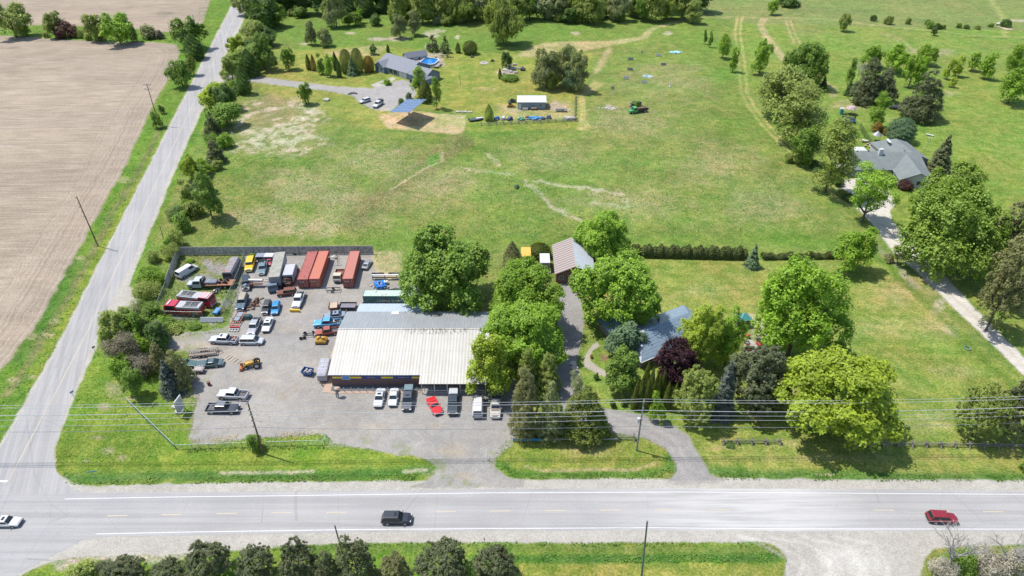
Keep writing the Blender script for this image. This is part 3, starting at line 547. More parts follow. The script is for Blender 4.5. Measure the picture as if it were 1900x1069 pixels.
# ---------------- the long shop with the white ribbed roof ----------------
RW = ribbed('shop_roof_white', (0.42, 0.405, 0.365), (0.385, 0.37, 0.33), 0.62, 0, dirt=(0.34, 0.31, 0.26), bumpd=0.05)
_n = RW.node_tree; _b = _n.nodes['Principled BSDF']; _oc = objc(_n); _s = _n.nodes.new("ShaderNodeSeparateXYZ"); _n.links.new(_oc, _s.inputs[0])
_k = mathn(_n, 'MULTIPLY', ramp(_n, _s.outputs[0], 11, 16), ramp(_n, _s.outputs[1], 9.0, 10.2)); _k = mathn(_n, 'MULTIPLY', _k, ramp(_n, _s.outputs[0], 28.5, 25)); _f = noise(_n, 1.0, 5, .8, mapping(_n, _oc, (3.2, 1.1, 1)))
_wn = _n.nodes.new('ShaderNodeTexWhiteNoise'); _wn.noise_dimensions = '1D'; _n.links.new(mathn(_n, 'FLOOR', mathn(_n, 'MULTIPLY', _s.outputs[0], 1/.93)), _wn.inputs['W']); _lap = ramp(_n, mathn(_n, 'ABSOLUTE', mathn(_n, 'SUBTRACT', _s.outputs[1], 5.3)), .03, .07, .35, 0)
_src = _b.inputs['Base Color'].links[0].from_socket; _n.links.new(mixc(_n, mathn(_n, 'MULTIPLY', _k, ramp(_n, _f, .50, .58, 0, .85)), mixc(_n, _lap, mixc(_n, 1, _src, mixc(_n, _wn.outputs[0], (.94, .935, .925), (1.04, 1.04, 1.04)), 'MULTIPLY'), (.2, .19, .17)), (.05, .045, .035)), _b.inputs['Base Color'])
RG = ribbed('shop_roof_grey', (0.255, 0.27, 0.275), (0.225, 0.24, 0.25), 0.62, 0, dirt=(0.20, 0.205, 0.21), bumpd=0.05)
x0, x1 = -34.9, -4.9; yf, yr, yb = 97.5, 108.3, 115.6; hf, hr, hb = 3.2, 5.3, 3.9
shop = thing('workshop_building', (x0, yf, 0), 0, 'long low workshop with white ribbed front roof, grey back roof and blue and yellow fascia', 'building')
L = x1-x0; D = yb-yf
BRK = new_mat('shop_brick'); m, n, b = BRK; bt = n.nodes.new("ShaderNodeTexBrick"); bt.inputs['Scale'].default_value = 4; n.links.new(mapping(n, objc(n), (1, 1, 1), (R(90), 0, 0)), bt.inputs['Vector'])
bt.inputs['Color1'].default_value = (0.17, 0.085, 0.07, 1); bt.inputs['Color2'].default_value = (0.12, 0.06, 0.055, 1); bt.inputs['Mortar'].default_value = (0.22, 0.18, 0.16, 1); n.links.new(bt.outputs[0], b.inputs['Base Color']); b.inputs['Roughness'].default_value = 0.9; BRICK = m
q = MB(); q.add([(0, 0, 0), (L, 0, 0), (L, D, 0), (0, D, 0), (0, 0, hf), (L, 0, hf), (L, D, hb), (0, D, hb), (0, yr-yf, hr), (L, yr-yf, hr)],
    [(0, 1, 5, 4), (1, 2, 7-1, 9, 5), (2, 3, 7, 6), (3, 0, 4, 8, 7)]); q.build('wall', BRICK, shop)
ov = 0.35
slope_roof('front_roof', RW, (-ov, -0.3, hf-0.03), (L+ov, -0.3, hf-0.03), (L+ov, yr-yf, hr+0.12), (-ov, yr-yf, hr+0.12), 0.12, shop)
slope_roof('back_roof', RG, (-ov, yr-yf+0.004, hr+0.12), (L+ov, yr-yf+0.004, hr+0.12), (L+ov, D+0.5, hb+0.05), (-ov, D+0.5, hb+0.05), 0.12, shop)
q = MB(); q.box((L/2, yr-yf, hr+0.15), (L+2*ov, 0.35, 0.06)); q.build('ridge_cap', RW, shop)
q = MB(); q.bx(-ov-0.03, L+ov+0.03, -0.40, -0.305, hf-0.2, hf-0.02); q.build('gutter', WHITE, shop)
xp = 17.6   # where the porch starts
pz = hf-0.03
slope_roof('porch_roof', RW, (xp-0.3, -2.45, pz-0.42), (L+ov, -2.45, pz-0.42), (L+ov, -0.41, pz+0.02), (xp-0.3, -0.41, pz+0.02), 0.10, shop)
for i in range(6):
    q = MB(); x = xp+0.1+i*(L-xp-0.2)/5; q.bx(x-0.07, x+0.07, -2.3, -2.16, 0, pz-0.52); q.build('porch_post', WHITE, shop)
q = MB(); q.bx(xp+0.2, L-0.2, -2.26, -2.2, 0.85, 0.95); q.bx(xp+0.2, L-0.2, -2.26, -2.2, 0.4, 0.46); q.build('porch_rail', WHITE, shop)
q = MB(); q.bx(xp-0.1, L, -2.4, -0.02, 0.0, 0.06); q.build('porch_floor', CONC, shop)
DOORM = M('shop_door_dark', (0.07, 0.06, 0.055), 0.5)
for x, wd in ((xp+1.8, 1.0), (xp+8.8, 1.0)):
    q = MB(); q.bx(x, x+wd, -0.05, -0.004, 0, 2.05); d = q.build('door', DOORM, shop); q = MB(); q.bx(x+0.1, x+0.17, -0.09, -0.055, 1, 1.1); q.build('handle', CHROME, d)
for x in (xp+3.6, xp+5.9, xp+10.2):
    q = MB(); q.bx(x, x+1.5, -0.06, -0.004, 0.9, 2.0); d = q.build('window', GLASS, shop); q = MB(); q.bx(x-0.06, x+1.56, -0.10, -0.064, 0.84, 0.9); q.bx(x-0.06, x+1.56, -0.10, -0.064, 2.0, 2.06); q.bx(x-0.06, x, -0.10, -0.064, 0.9, 2.0); q.bx(x+1.5, x+1.56, -0.10, -0.064, 0.9, 2.0); q.build('frame', WHITE, d)
# sign fascia: yellow stripes between dark blue boards with small pale yellow lettering
NAVY = M('navy_board', (0.04, 0.05, 0.20), 0.5); FY = M('fascia_yellow', (0.85, 0.60, 0.02), 0.5); SIGNB = M('sign_blue', (0.10, 0.25, 0.55), 0.4); LET = M('lettering_pale_yellow', (0.45, 0.42, 0.22), 0.6)
q = MB(); q.bx(0.2, xp-0.25, -0.075, -0.004, hf-1.35, hf-0.6); fas = q.build('fascia_board', NAVY, shop)
for a, c in ((0.35, 2.2), (3.7, 5.9), (9.7, 12.0), (15.6, 17.0)):
    q = MB(); q.bx(a, c, -0.10, -0.079, hf-1.2, hf-0.78); q.build('yellow_stripe', FY, fas)
q = MB(); q.bx(2.15, 3.75, -0.16, -0.10, hf-1.5, hf-0.5); sg = q.build('sign_panel', WHITE, fas)
q = MB(); q.bx(2.25, 3.65, -0.175, -0.163, hf-1.4, hf-0.6); q.build('sign_face', SIGNB, sg)
def scrawl(x, wd, z, par, seed):
    r = random.Random(seed); q = MB(); t = 0
    while t < wd:
        hgt = r.uniform(0.16, 0.3); q.box((x+t, -0.088, z+r.uniform(-.03, .03)), (0.06, 0.02, hgt), 0, r.uniform(-.4, .4)); q.box((x+t+0.08, -0.088, z+r.choice((-.07, 0, .07))), (0.12, 0.018, 0.05)); t += r.uniform(0.17, 0.24)
    q.build('lettering', LET, par)
scrawl(7.1, 1.4, hf-0.98, fas, 1); scrawl(13.0, 2.2, hf-0.98, fas, 2)
q = MB(); q.bx(-1.5, 0.0, -1.9, 4.0, 0.0, 0.05); q.bx(0, xp-0.3, -2.1, -0.02, 0.0, 0.05); q.build('apron_slab', PINKC, shop)
q = MB(); q.bx(0.0, xp-0.3, -1.55, -0.03, 0.052, 0.07); q.build('dark_mat', M('asphalt_strip', (0.10, 0.11, 0.12), 0.9), shop)
q = MB(); q.bx(-1.3, -0.02, 6.8, 11.5, 0.0, 1.35); lt = q.build('side_annex', WOODL, shop); q = MB(); q.slab([(-1.7, 6.6, 1.3), (-0.37, 6.6, 2.3), (-0.37, 11.8, 2.3), (-1.7, 11.8, 1.3)], 0.06); q.build('annex_roof', M('tan_sheet', (0.40, 0.30, 0.17), 0.7), lt)
q = MB(); q.bx(9.3, 10.9, D-0.9, D+0.3, 4.02+0.06, 4.02+0.13); q.build('skylight', WHITE, shop)
q = MB(); q.tube([(L-1.4, yr-yf-0.5, 5.2), (L-1.4, yr-yf-0.5, 5.95)], 0.14, 8); q.box((L-1.4, yr-yf-0.5, 6.0), (0.4, 0.4, 0.08)); q.build('vent_pipe', DKGREY, shop)
q = MB(); q.tube([(19.6, D-1.4, 4.2), (19.6, D-1.4, 5.0)], 0.12, 8); q.box((19.3, D-1.6, 4.35), (0.9, 0.3, 0.14), 0.6); q.build('vent_pipe', RUST, shop)
# thirteen bollards in front
bol = None
for i in range(13):
    x = P(632+0, 716).x+1.1+i*1.40
    if bol is None:
        bol = thing('bollard', (x, 95.75, 0), 0, 'grey steel bollard nearest the left corner of the workshop front', 'bollard', 'bollards along the workshop front')
        q = MB(); q.tube([(0, 0, 0), (0, 0, 0.95)], 0.055, 8); q.build('post', GREYM, bol); q = MB(); q.tube([(0, 0, 0.95), (0, 0, 1.13)], [0.075, 0.05], 8); q.build('cap', WHITE, bol)
    else: c = copy_tree(bol); c.location = (x, 95.75, 0); c['label'] = ('white capped bollard %s in the row along the workshop front, from the left' % ('', 'second', 'third', 'fourth', 'fifth', 'sixth', 'seventh', 'eighth', 'ninth', 'tenth', 'eleventh', 'twelfth', 'last')[i])
# pale blue lean-to behind the shop
pa = P(667, 579, 3.3); 
ln = thing('storage_lean_to', (-33.0, 116.3, 0), 0, 'pale blue ribbed lean-to roof between the workshop and the green container', 'shed')
q = MB(); q.bx(0, 13.6, 0.1, 3.6, 0, 3.0); q.build('wall', GREYM, ln)
slope_roof('roof', ribbed('leanto_roof', (0.36, 0.42, 0.50), (0.33, 0.38, 0.45), 0.4, 0), (-0.25, -0.15, 3.75), (13.8, -0.15, 3.75), (13.8, 3.75, 3.15), (-0.25, 3.75, 3.15), 0.08, ln)
# ---------------- shipping containers ----------------
def container(px, py, rz, col, label, L=12.19, W=2.44, H=2.6, doors=-1, top=None, text=None, roofcol=None):
    """rz turns local +X (length). doors at the -X end"""
    g = P(px, py, 0); t = thing('shipping_container', (g.x, g.y, 0), rz, label, 'container', 'shipping containers in the yard')
    m = rusty('container_'+str(col), col, (0.12, 0.05, 0.035), 0.28, 1.6)
    tm = m if roofcol is None else rusty('container_roof_'+str(roofcol), roofcol, (0.25, 0.16, 0.10), 0.22, 1.1)
    def corr(y, sgn):
        q = []; k = int((L-0.3)/0.28); x = -L/2+0.15
        for i in range(k):
            x0_ = x+i*(L-0.3)/k; s = (L-0.3)/k
            q += [(x0_, y), (x0_+s*0.3, y), (x0_+s*0.45, y-sgn*0.05), (x0_+s*0.8, y-sgn*0.05)]
        q += [(L/2-0.15, y)]; return q
    q = MB(); a = corr(W/2-0.02, 1); c = corr(-W/2+0.02, -1)
    for line in (a, c):
        vs = [(x, y, 0.16) for x, y in line]+[(x, y, H-0.1) for x, y in line]; k = len(line); q.add(vs, [(i, i+1, k+i+1, k+i) for i in range(k-1)])
    q.bx(L/2-0.08, L/2-0.02, -W/2+0.1, W/2-0.1, 0.16, H-0.1); q.bx(-L/2+0.1, L/2-0.1, -W/2+0.08, W/2-0.08, 0.10, 0.17); q.build('side_panels', m, t)
    q = MB()
    for y in (-1, 1):
        q.bx(-L/2, L/2, y*(W/2-0.06)-0.055, y*(W/2-0.06)+0.055, 0.02, 0.155); q.bx(-L/2, L/2, y*(W/2-0.045)-0.04, y*(W/2-0.045)+0.04, H-0.115, H)
        for x in (-1, 1): q.bx(x*(L/2-0.09)-0.095, x*(L/2-0.09)+0.095, y*(W/2-0.09)-0.097, y*(W/2-0.09)+0.097, 0.16, H-0.12)
    for x in (-1, 1): q.bx(x*(L/2-0.06)-0.058, x*(L/2-0.06)+0.058, -W/2+0.1, W/2-0.1, H-0.13, H+0.004)
    q.build('frame', m, t)
    q = MB(); pts = []; k = int(L/0.4)
    for i in range(k+1):
        x = -L/2+0.12+(L-0.24)*i/k; pts.append((x, H-0.03-(0.022 if i % 2 else 0)))
    vs = [(x, -W/2+0.085, z) for x, z in pts]+[(x, W/2-0.085, z) for x, z in pts]; kk = len(pts); q.add(vs, [(i, i+1, kk+i+1, kk+i) for i in range(kk-1)]); q.build('roof', tm, t)
    for s in (-1, 1):
        q = MB(); q.bx(-L/2+0.02, -L/2+0.07, s*0.59-0.555, s*0.59+0.555, 0.17, H-0.13)
        for z in (0.6, 1.15, 1.7): q.bx(-L/2+0.0, -L/2+0.02, s*0.59-0.5, s*0.59+0.5, z, z+0.32)
        d = q.build('door', m, t)
        q = MB()
        for y in (0.28, 0.85): q.tube([(-L/2-0.035, s*y, 0.2), (-L/2-0.035, s*y, H-0.16)], 0.022, 6); q.box((-L/2-0.05, s*y, 1.1), (0.03, 0.3, 0.05))
        q.build('locking_bar', GALV, d)
        q = MB(); q.bx(-L/2-0.012, -L/2-0.004, s*0.3+0.15, s*0.3+0.42, 1.72, 1.98); q.build('label_plate', WHITE, d)
    if text: text_mesh(text, 0.95, 0.004, M('container_white', (0.6, 0.66, 0.64), 0.6, 0, 0.2), t, (0.6, -W/2-0.004, 1.25), (R(90), 0, 0))
    return t
# ends as seen: near bottom-edge middle of doors
def cont_at(px_near, py_near, dxp, col, label, L=12.19, **kw):
    a = P(px_near, py_near, 0); b2 = P(*dxp, kw.get('H', 2.6)); an = math.atan2(b2.y-a.y, b2.x-a.x); c = a+Vector((math.cos(an), math.sin(an), 0))*L/2
    pxy = proj(c.x, c.y, 0); return container(pxy[0], pxy[1], an, col, label, L=L, **kw)
CR = (0.30, 0.085, 0.07); CR2 = (0.36, 0.10, 0.065)
cont_at(564.5, 535.5, (582, 461), CR, 'dull red container, leftmost of the touching pair')
cont_at(586, 534.5, (602.5, 461), CR2, 'brighter orange red container, right one of the touching pair', roofcol=(0.40, 0.125, 0.08))
cont_at(647.5, 534.5, (659.5, 461), (0.27, 0.08, 0.065), 'rusty red container standing alone beside the cream truck', roofcol=(0.36, 0.13, 0.10))
gc = P(725.5, 567); container(*proj(gc.x, gc.y+1.22, 0), 0.0, (0.07, 0.17, 0.16), 'green container with a pale mint roof and faded white lettering on its side', roofcol=(0.36, 0.46, 0.40), text='CHINA SHIPPING')
# ---------------- steel panel fence and chain link ----------------
def panel_fence(pts, h, label, mat, capmat):
    W = [P(x, y) for x, y in pts]; t = thing('panel_fence', W[0], 0, label, 'fence')
    for a, b2 in zip(W[:-1], W[1:]):
        Ls = (b2-a).length; k = max(1, round(Ls/3.6)); an = math.atan2(b2.y-a.y, b2.x-a.x)
        for i in range(k):
            c = a.lerp(b2, (i+0.5)/k)-W[0]; q = MB(); q.box((c.x, c.y, h/2+0.05), (Ls/k-0.14, 0.06, h-0.1+rnd.uniform(-.06, .06)), an)
            for j in range(6):
                cc = a.lerp(b2, (i+(j+0.5)/6)/k)-W[0]; q.box((cc.x, cc.y, h/2), (0.05, 0.1, h-0.25), an)
            q.build('panel', mat, t)
            c = a.lerp(b2, i/k)-W[0]; q = MB(); q.box((c.x, c.y, h/2), (0.13, 0.13, h), an); q.build('post', WOODG, t)
    q = MB(); q.tube([(p.x-W[0].x, p.y-W[0].y, h+0.03) for p in W], 0.05, 5); q.build('top_rail', capmat, t); return t
FPM = M('fence_panel', (0.36, 0.34, 0.30), 0.9, 0, 0.4, 1.5)
panel_fence([(311, 534), (334, 474), (694, 471.5)], 2.4, 'tall weathered grey panel fence along the back and left of the scrap yard', FPM, M('fence_cap', (0.36, 0.36, 0.32), 0.8))
def chainlink(pts, h, label, step=0.22, mat=None, lean=0):
    W = [P(x, y) for x, y in pts]; t = thing('chain_link_fence', W[0], 0, label, 'fence'); mm = mat or GALV; o_ = W[0]
    qp = MB(); qw = MB(); qr = MB()
    for a, b2 in zip(W[:-1], W[1:]):
        Ls = (b2-a).length; d = (b2-a).normalized(); k = max(1, round(Ls/3.0))
        for i in range(k+1):
            c = a.lerp(b2, i/k)-o_; q = MB(); q.tube([c, c+Vector((0, 0, h+0.06))], 0.05, 6); q.build('post', mm, t)
        n_ = int(Ls/step)
        for i in range(n_):
            for s in (0, 1):
                c0 = a+d*(i*step)-o_; c1 = a+d*min(Ls, max(0, i*step+(step*2.2 if s else -step*2.2)))-o_
                u = Vector((-d.y, d.x, 0))*0.012; z0 = Vector((0, 0, 0.05)); z1 = Vector((0, 0, h))
                e = d*0.014
                qw.add([c0+z0-e, c0+z0+e, c1+z1+e, c1+z1-e], [(0, 1, 2, 3)])
                qw.add([c0+z0-u, c0+z0+u, c1+z1+u, c1+z1-u], [(0, 1, 2, 3)])
        qr.tube([a-o_+Vector((0, 0, h)), b2-o_+Vector((0, 0, h))], 0.04, 6)
    qw.build('wire_mesh', mm, t); qr.build('top_rail', mm, t); return t
chainlink([(311, 535), (289, 590), (350, 592), (378, 592)], 2.0, 'chain link fence along the front left corner of the compound')
chainlink([(455, 483), (447, 510), (412, 590)], 2.0, 'chain link fence dividing the weedy compound from the yard')
AQ = M('aqua_rail', (0.34, 0.44, 0.40), 0.5, 0.2)
g1 = chainlink([(237, 747), (327, 834), (450, 829.5), (603, 825), (606, 812)], 1.15, 'low pale aqua wire fence round the grass corner below the yard sign', 0.3, AQ)
# blue and grey guard rail at the foot of the near evergreens
W0 = P(953, 820); t = thing('guard_rail', W0, 0, 'low steel guard rail with a blue left end at the foot of the roadside evergreens', 'rail')
W1 = P(1145, 817); dd = (W1-W0).x
q = MB(); q.bx(0, 5.2, -0.05, 0.05, 0.35, 0.85); q.build('blue_panel', paint('rail_blue', (0.02, 0.22, 0.55)), t); q = MB(); q.bx(5.25, dd, -0.05, 0.05, 0.55, 0.85); q.build('steel_beam', GALV, t)
for i in range(7): q = MB(); q.bx(i*dd/6-0.08, i*dd/6+0.08, 0.055, 0.2, 0, 0.9); q.build('post', WOODB, t)
def rail_fence(pts, label, k, zig=True, h=0.9):
    W = [P(x, y) for x, y in pts]; t = thing('rail_fence', W[0], 0, label, 'fence')
    Ls = (W[1]-W[0]).length
    for i in range(k+1):
        c = W[0].lerp(W[1], i/k)-W[0]; r = random.Random(i)
        for s in (-1, 1):
            q = MB(); q.tube([c+Vector((s*0.12, -0.55, 0)), c+Vector((-s*0.12, 0.35, h+0.3))], 0.075, 5); q.tube([c+Vector((s*0.12, 0.5, 0)), c+Vector((-s*0.1, -0.3, h+0.25))], 0.07, 5); q.build('cross_post', WOODG, t)
        if i < k:
            e = W[0].lerp(W[1], (i+1)/k)-W[0]
            for z in (0.28, 0.6, h):
                q = MB(); q.tube([c+Vector((-0.3, r.uniform(-.08, .08), z)), e+Vector((0.3, r.uniform(-.08, .08), z+r.uniform(-.05, .05)))], 0.06, 5); q.build('rail', WOODG, t)
    return t
rail_fence([(1341, 823), (1446, 823)], 'short split rail fence of four bays on the near lawn beside the driveway', 4)
rail_fence([(1585, 826), (2010, 833)], 'long split rail fence running from under the round maple to the right edge', 16)
rail_fence([(1147, 816), (1176, 816)], 'single bay of wooden rail beside the leaning pole stub at the evergreens', 1)
rail_fence([(893, 233), (1071, 225)], 'weathered cedar rail fence below the white shed', 13)
rail_fence([(1067, 225), (1068, 180)], 'broken rail fence running up beside the mown path', 7)
# ---------------- utility poles and wires ----------------
def pole(px, py, topx, topy, label, arms=0, transf=False, mat=None, armaz=0.0, r=0.17, lean=True, brackets=True):
    b = P(px, py); h = height_at(b, topy); dx = proj(b.x, b.y, h)[0]; d = (b.y*cp_+(CH-h)*sp_)/FOC; off = (topx-dx)*d if lean else 0
    t = thing('utility_pole', b, 0, label, 'utility pole', None); m = mat or WOODB
    q = MB(); q.tube([(0, 0, 0), (off*0.5, 0, h*0.5), (off, 0, h)], [r, r*0.85, r*0.65], 8); q.build('pole', m, t)
    for i in range(arms):
        z = h-0.5-i*1.5; c = Vector((off*z/h, 0, z)); a = Vector((math.cos(armaz), math.sin(armaz), 0))*1.35
        q = MB(); q.tube([c-a, c+a], 0.07, 4); ar = q.build('crossarm', WOODG, t)
        for s in (-0.95, -0.5, 0.5, 0.95): q = MB(); q.tube([c+a*s, c+a*s+Vector((0, 0, 0.3))], [0.07, 0.045], 6); q.build('insulator', DKGREY, ar)
    if brackets:
        for z in (h-0.15, h-1.6, h-2.7, h-4.1, h-5.4):
            c = Vector((off*z/h, 0, z)); q = MB(); q.tube([c, c+Vector((0, -0.55, 0.08))], 0.05, 5); q.tube([c+Vector((0, -0.5, 0.0)), c+Vector((0, -0.5, 0.32))], [0.08, 0.05], 6); q.build('insulator_bracket', GREYM, t)
    if transf:
        z = h*0.62; q = MB(); q.cyl((off*z/h-0.45, -0.1, z), 0.28, 0.95, 12); q.cyl((off*z/h-0.45, -0.1, z+0.55), 0.05, 0.2, 6); q.build('transformer', WHITE, t)
    return b+Vector((off, 0, h)), h
tA, hA = pole(489, 842, 459, 745, 'dark wooden pole on the grass strip in front of the gravel yard')
GPOLE = M('grey_pole', (0.20, 0.20, 0.19), 0.85)
tB, hB = pole(1181, 836, 1195, 742, 'wooden pole with a white transformer beside the curving driveway', transf=True, mat=GPOLE)
tE, hE = pole(1188, 1092, 1201, 967, 'greenish pole standing on the mown strip below the main road', mat=M('green_pole', (0.13, 0.16, 0.13), 0.8), brackets=False)
tG, hG = pole(645, 1062, 621, 975, 'slim dark pole rising from the conifers at the bottom edge', r=0.13, brackets=False)
q = MB(); 
tC, hC = pole(182, 457, 142, 365, 'wooden pole at the edge of the ploughed field nearest the viewer', 0, r=0.16)
tD, hD = pole(295, 232, 272, 155, 'pole with two crossarms halfway up the ploughed field', 2, brackets=False, r=0.16)
tF, hF = pole(374, 90, 357, 27, 'pole with a pale transformer in the roadside trees at the top of the field', 0, True, brackets=False, r=0.16, mat=GPOLE)
pole(305, 449, 297, 421, 'thin short dark pole in the scrub right of the side road', brackets=False, r=0.10)
pole(855, 157.5, 852, 138, 'thin grey stump pole alone on the far lawn', brackets=False, r=0.12, mat=GPOLE)
pole(317, 68, 313, 49, 'bare dead pole at the end of the field hedge', brackets=False, r=0.15)
WIRE = M('wire_aluminium', (0.36, 0.38, 0.39), 0.65, 0.0); WIRED = M('wire_dark', (0.20, 0.21, 0.22), 0.5, 0.2)
def wire(pts, rad, sag, label, mat=WIRE, group='overhead wires'):
    q = MB(); path = []
    for a, b2 in zip(pts[:-1], pts[1:]):
        for i in range(24):
            t_ = i/24; p = a.lerp(b2, t_); path.append(p-Vector((0, 0, sag*4*t_*(1-t_))))
    path.append(pts[-1]); o_ = path[0].copy(); q.tube([p-o_ for p in path], rad, 6); o = q.build('overhead_wire', mat); o.location = o_
    return tag(o, label, 'wire', group)
dirn = (tB-tA); dirn.z = 0; 
def along(k, z, dy=0): p = tA.lerp(tB, k); return Vector((p.x, p.y-0.5+dy, z))
for i, (za, zb, rd, dy, lab) in enumerate(((hA+.1, hB+.1, .035, 0, 'highest thin wire of the road line, strung along the pole tops'), (hA-.2, hB-.2, .03, 0.9, 'second wire of the road line, just behind the pole tops'), (hA-1.6, hB-1.9, .05, 0, 'third wire of the road line, a thicker cable under the top pair'),
        (hA-2.7, hB-2.9, .03, 0, 'fourth wire of the road line, close under the thick cable'), (hA-4.1, hB-3.9, .03, 0, 'fifth wire of the road line, second from the bottom'), (hA-5.5, hB-5.6, .03, 0, 'lowest wire of the road line, crossing in front of the evergreens'))):
    wire([along(-2, za, dy), along(-1, za, dy), along(0, za, dy), along(1, zb, dy), along(2, zb, dy), along(3, zb, dy)], rd, 0.7, lab)
for j, lab in enumerate(('upper thin wire crossing the near side of the main road', 'lower thin wire crossing the near side of the main road')):
    a = tG+Vector((0, 0, -0.3-j*0.9)); b2 = tE+Vector((0, 0, -0.3-j*0.9)); d = b2-a; wire([a-d*1.2, a, b2, b2+d*1.4], 0.016, 0.6, lab, group='thin wires over the road')
for j, lab in enumerate(('left one of three wires strung over the edge of the ploughed field', 'middle one of three wires strung over the edge of the ploughed field', 'right one of three wires strung over the edge of the ploughed field')):
    o2 = Vector((-1.1+1.1*j, 0, -0.4)); d = tC-tD; wire([tC+d*1.0+o2, tC+o2, tD+o2, tF+o2, tF+(tF-tD)+o2], 0.014, 0.8, lab, WIRED, 'thin wires over the field')
# ---------------- gabled building builder ----------------
ROOFTHK = 0.14
def gable_part(par, cx, cy, rz, L, D, hw, hr, wallm, roofm, ov=0.4, roofname='roof', wallname='wall', hip=0.0, hip2=None, proud=0.0):
    """long axis local X, centred; returns wall and roof objects"""
    m = Matrix.Translation((cx, cy, 0)) @ Matrix.Rotation(rz, 4, 'Z'); T = lambda p: m @ Vector(p)
    hip2 = hip if hip2 is None else hip2
    q = MB(); a, b2 = L/2, D/2
    vs = [T(p) for p in ((-a, -b2, 0), (a, -b2, 0), (a, b2, 0), (-a, b2, 0), (-a, -b2, hw), (a, -b2, hw), (a, b2, hw), (-a, b2, hw), (-a+hip, 0, hr-0.16), (a-hip2, 0, hr-0.16))]
    q.add(vs, [(0, 1, 5, 4), (2, 3, 7, 6), (1, 2, 6, 9, 5) if hip2 == 0 else (1, 2, 6, 5), (3, 0, 4, 8, 7) if hip == 0 else (3, 0, 4, 7)]); wl = q.build(wallname, wallm, par)
    q = MB(); A, B = a+ov, b2+ov; s = (hr-hw)/b2; ze = hw-s*ov+proud; zr = hr+proud
    l = -A+(hip+ov*0.5 if hip else 0); r_ = A-(hip2+ov*0.5 if hip2 else 0)
    q.slab([T(p) for p in ((-A, -B, ze), (A, -B, ze), (r_, 0, zr), (l, 0, zr))], ROOFTHK)
    q.slab([T(p) for p in ((A, B, ze), (-A, B, ze), (l, 0, zr), (r_, 0, zr))], ROOFTHK)
    if hip2: q.slab([T(p) for p in ((A, -B, ze), (A, B, ze), (r_, 0, zr))], ROOFTHK)
    if hip: q.slab([T(p) for p in ((-A, B, ze), (-A, -B, ze), (l, 0, zr))], ROOFTHK)
    rf = q.build(roofname, roofm, par); return wl, rf, m
def win(par, m, x, y, z, w_, h_, face='-y', frame=WHITE, name='window', glass=GLASS):
    T = lambda p: m @ Vector(p); q = MB(); g = MB()
    def bxm(qq, x0, x1, y0, y1, z0, z1):
        k = MB().bx(x0, x1, y0, y1, z0, z1); qq.add([T(p) for p in k.v], k.f)
    if face == '-y':
        bxm(q, x-w_/2-.08, x+w_/2+.08, y-0.06, y-0.003, z-.08, z+h_+.08); f = q.build(name, frame, par); bxm(g, x-w_/2, x-0.03, y-0.075, y-0.062, z, z+h_); bxm(g, x+0.03, x+w_/2, y-0.075, y-0.062, z, z+h_); g.build('pane', glass, f)
    else:
        s = 1 if face == '+x' else -1
        bxm(q, x+s*0.003, x+s*0.06, y-w_/2-.08, y+w_/2+.08, z-.08, z+h_+.08); f = q.build(name, frame, par); bxm(g, x+s*0.062, x+s*0.075, y-w_/2, y-0.03, z, z+h_); bxm(g, x+s*0.062, x+s*0.075, y+0.03, y+w_/2, z, z+h_); g.build('pane', glass, f)
    return f
# ---- brick garage with a red and white ribbed roof at the head of the drive
gf = P(1066, 526); gx = P(1067, 501, 5.0)
gar = thing('garage', (gf.x, gf.y, 0), 0, 'brick garage with a red and white striped roof at the head of the near drive', 'garage')
GL = P(1061, 449, 5.0).y-gx.y
stripe = new_mat('garage_roof_red'); m, n, b = stripe; oc = objc(n); sx = n.nodes.new("ShaderNodeSeparateXYZ"); n.links.new(oc, sx.inputs[0])
wv = mathn(n, 'SINE', mathn(n, 'MULTIPLY', sx.outputs[1], 2*math.pi/0.95)); n.links.new(mixc(n, ramp(n, wv, -0.15, 0.25), (0.19, 0.13, 0.11), (0.30, 0.27, 0.25)), b.inputs['Base Color']); bump(n, wv, 0.5, 0.04, b); RS = m
hw_, hr_ = 2.9, 4.9; hwd = 4.4
q = MB(); q.add([(-hwd, 0, 0), (hwd, 0, 0), (hwd, GL, 0), (-hwd, GL, 0), (-hwd, 0, hw_), (hwd, 0, hw_), (hwd, GL, hw_), (-hwd, GL, hw_), (0, 0, hr_), (0, GL, hr_)], [(0, 1, 5, 8, 4), (1, 2, 6, 5), (2, 3, 7, 9, 6), (3, 0, 4, 7)]); q.build('wall', BRICK, gar)
s_ = (hr_-hw_)/hwd
slope_roof('left_roof_slope', RS, (-hwd-.4, -.4, hw_-.4*s_+.1), (0, -.4, hr_+.1), (0, GL+.4, hr_+.1), (-hwd-.4, GL+.4, hw_-.4*s_+.1), 0.1, gar)
slope_roof('right_roof_slope', ribbed('garage_white', (0.44, 0.47, 0.52), (0.40, 0.43, 0.48), 0.95, 1), (0.004, -.4, hr_+.1), (hwd+.4, -.4, hw_-.4*s_+.1), (hwd+.4, GL+.4, hw_-.4*s_+.1), (0.004, GL+.4, hr_+.1), 0.1, gar)
q = MB(); q.bx(-1.4, 3.2, -0.07, -0.004, 0.02, 2.25); gd = q.build('garage_door', M('garage_door_green', (0.05, 0.065, 0.055), 0.6), gar)
q = MB(); [q.bx(-1.35, 3.15, -0.085, -0.073, z, z+0.05) for z in (0.5, 1.05, 1.6)]; q.build('door_rib', DKGREY, gd)
q = MB(); q.bx(-1.55, -1.42, -0.09, -0.004, 0, 2.4); q.bx(3.22, 3.35, -0.09, -0.004, 0, 2.4); q.bx(-1.41, 3.21, -0.09, -0.004, 2.27, 2.4); q.build('door_frame', WHITE, gar)
win(gar, Matrix.Identity(4), -3.2, 0, 1.1, 0.9, 1.0)
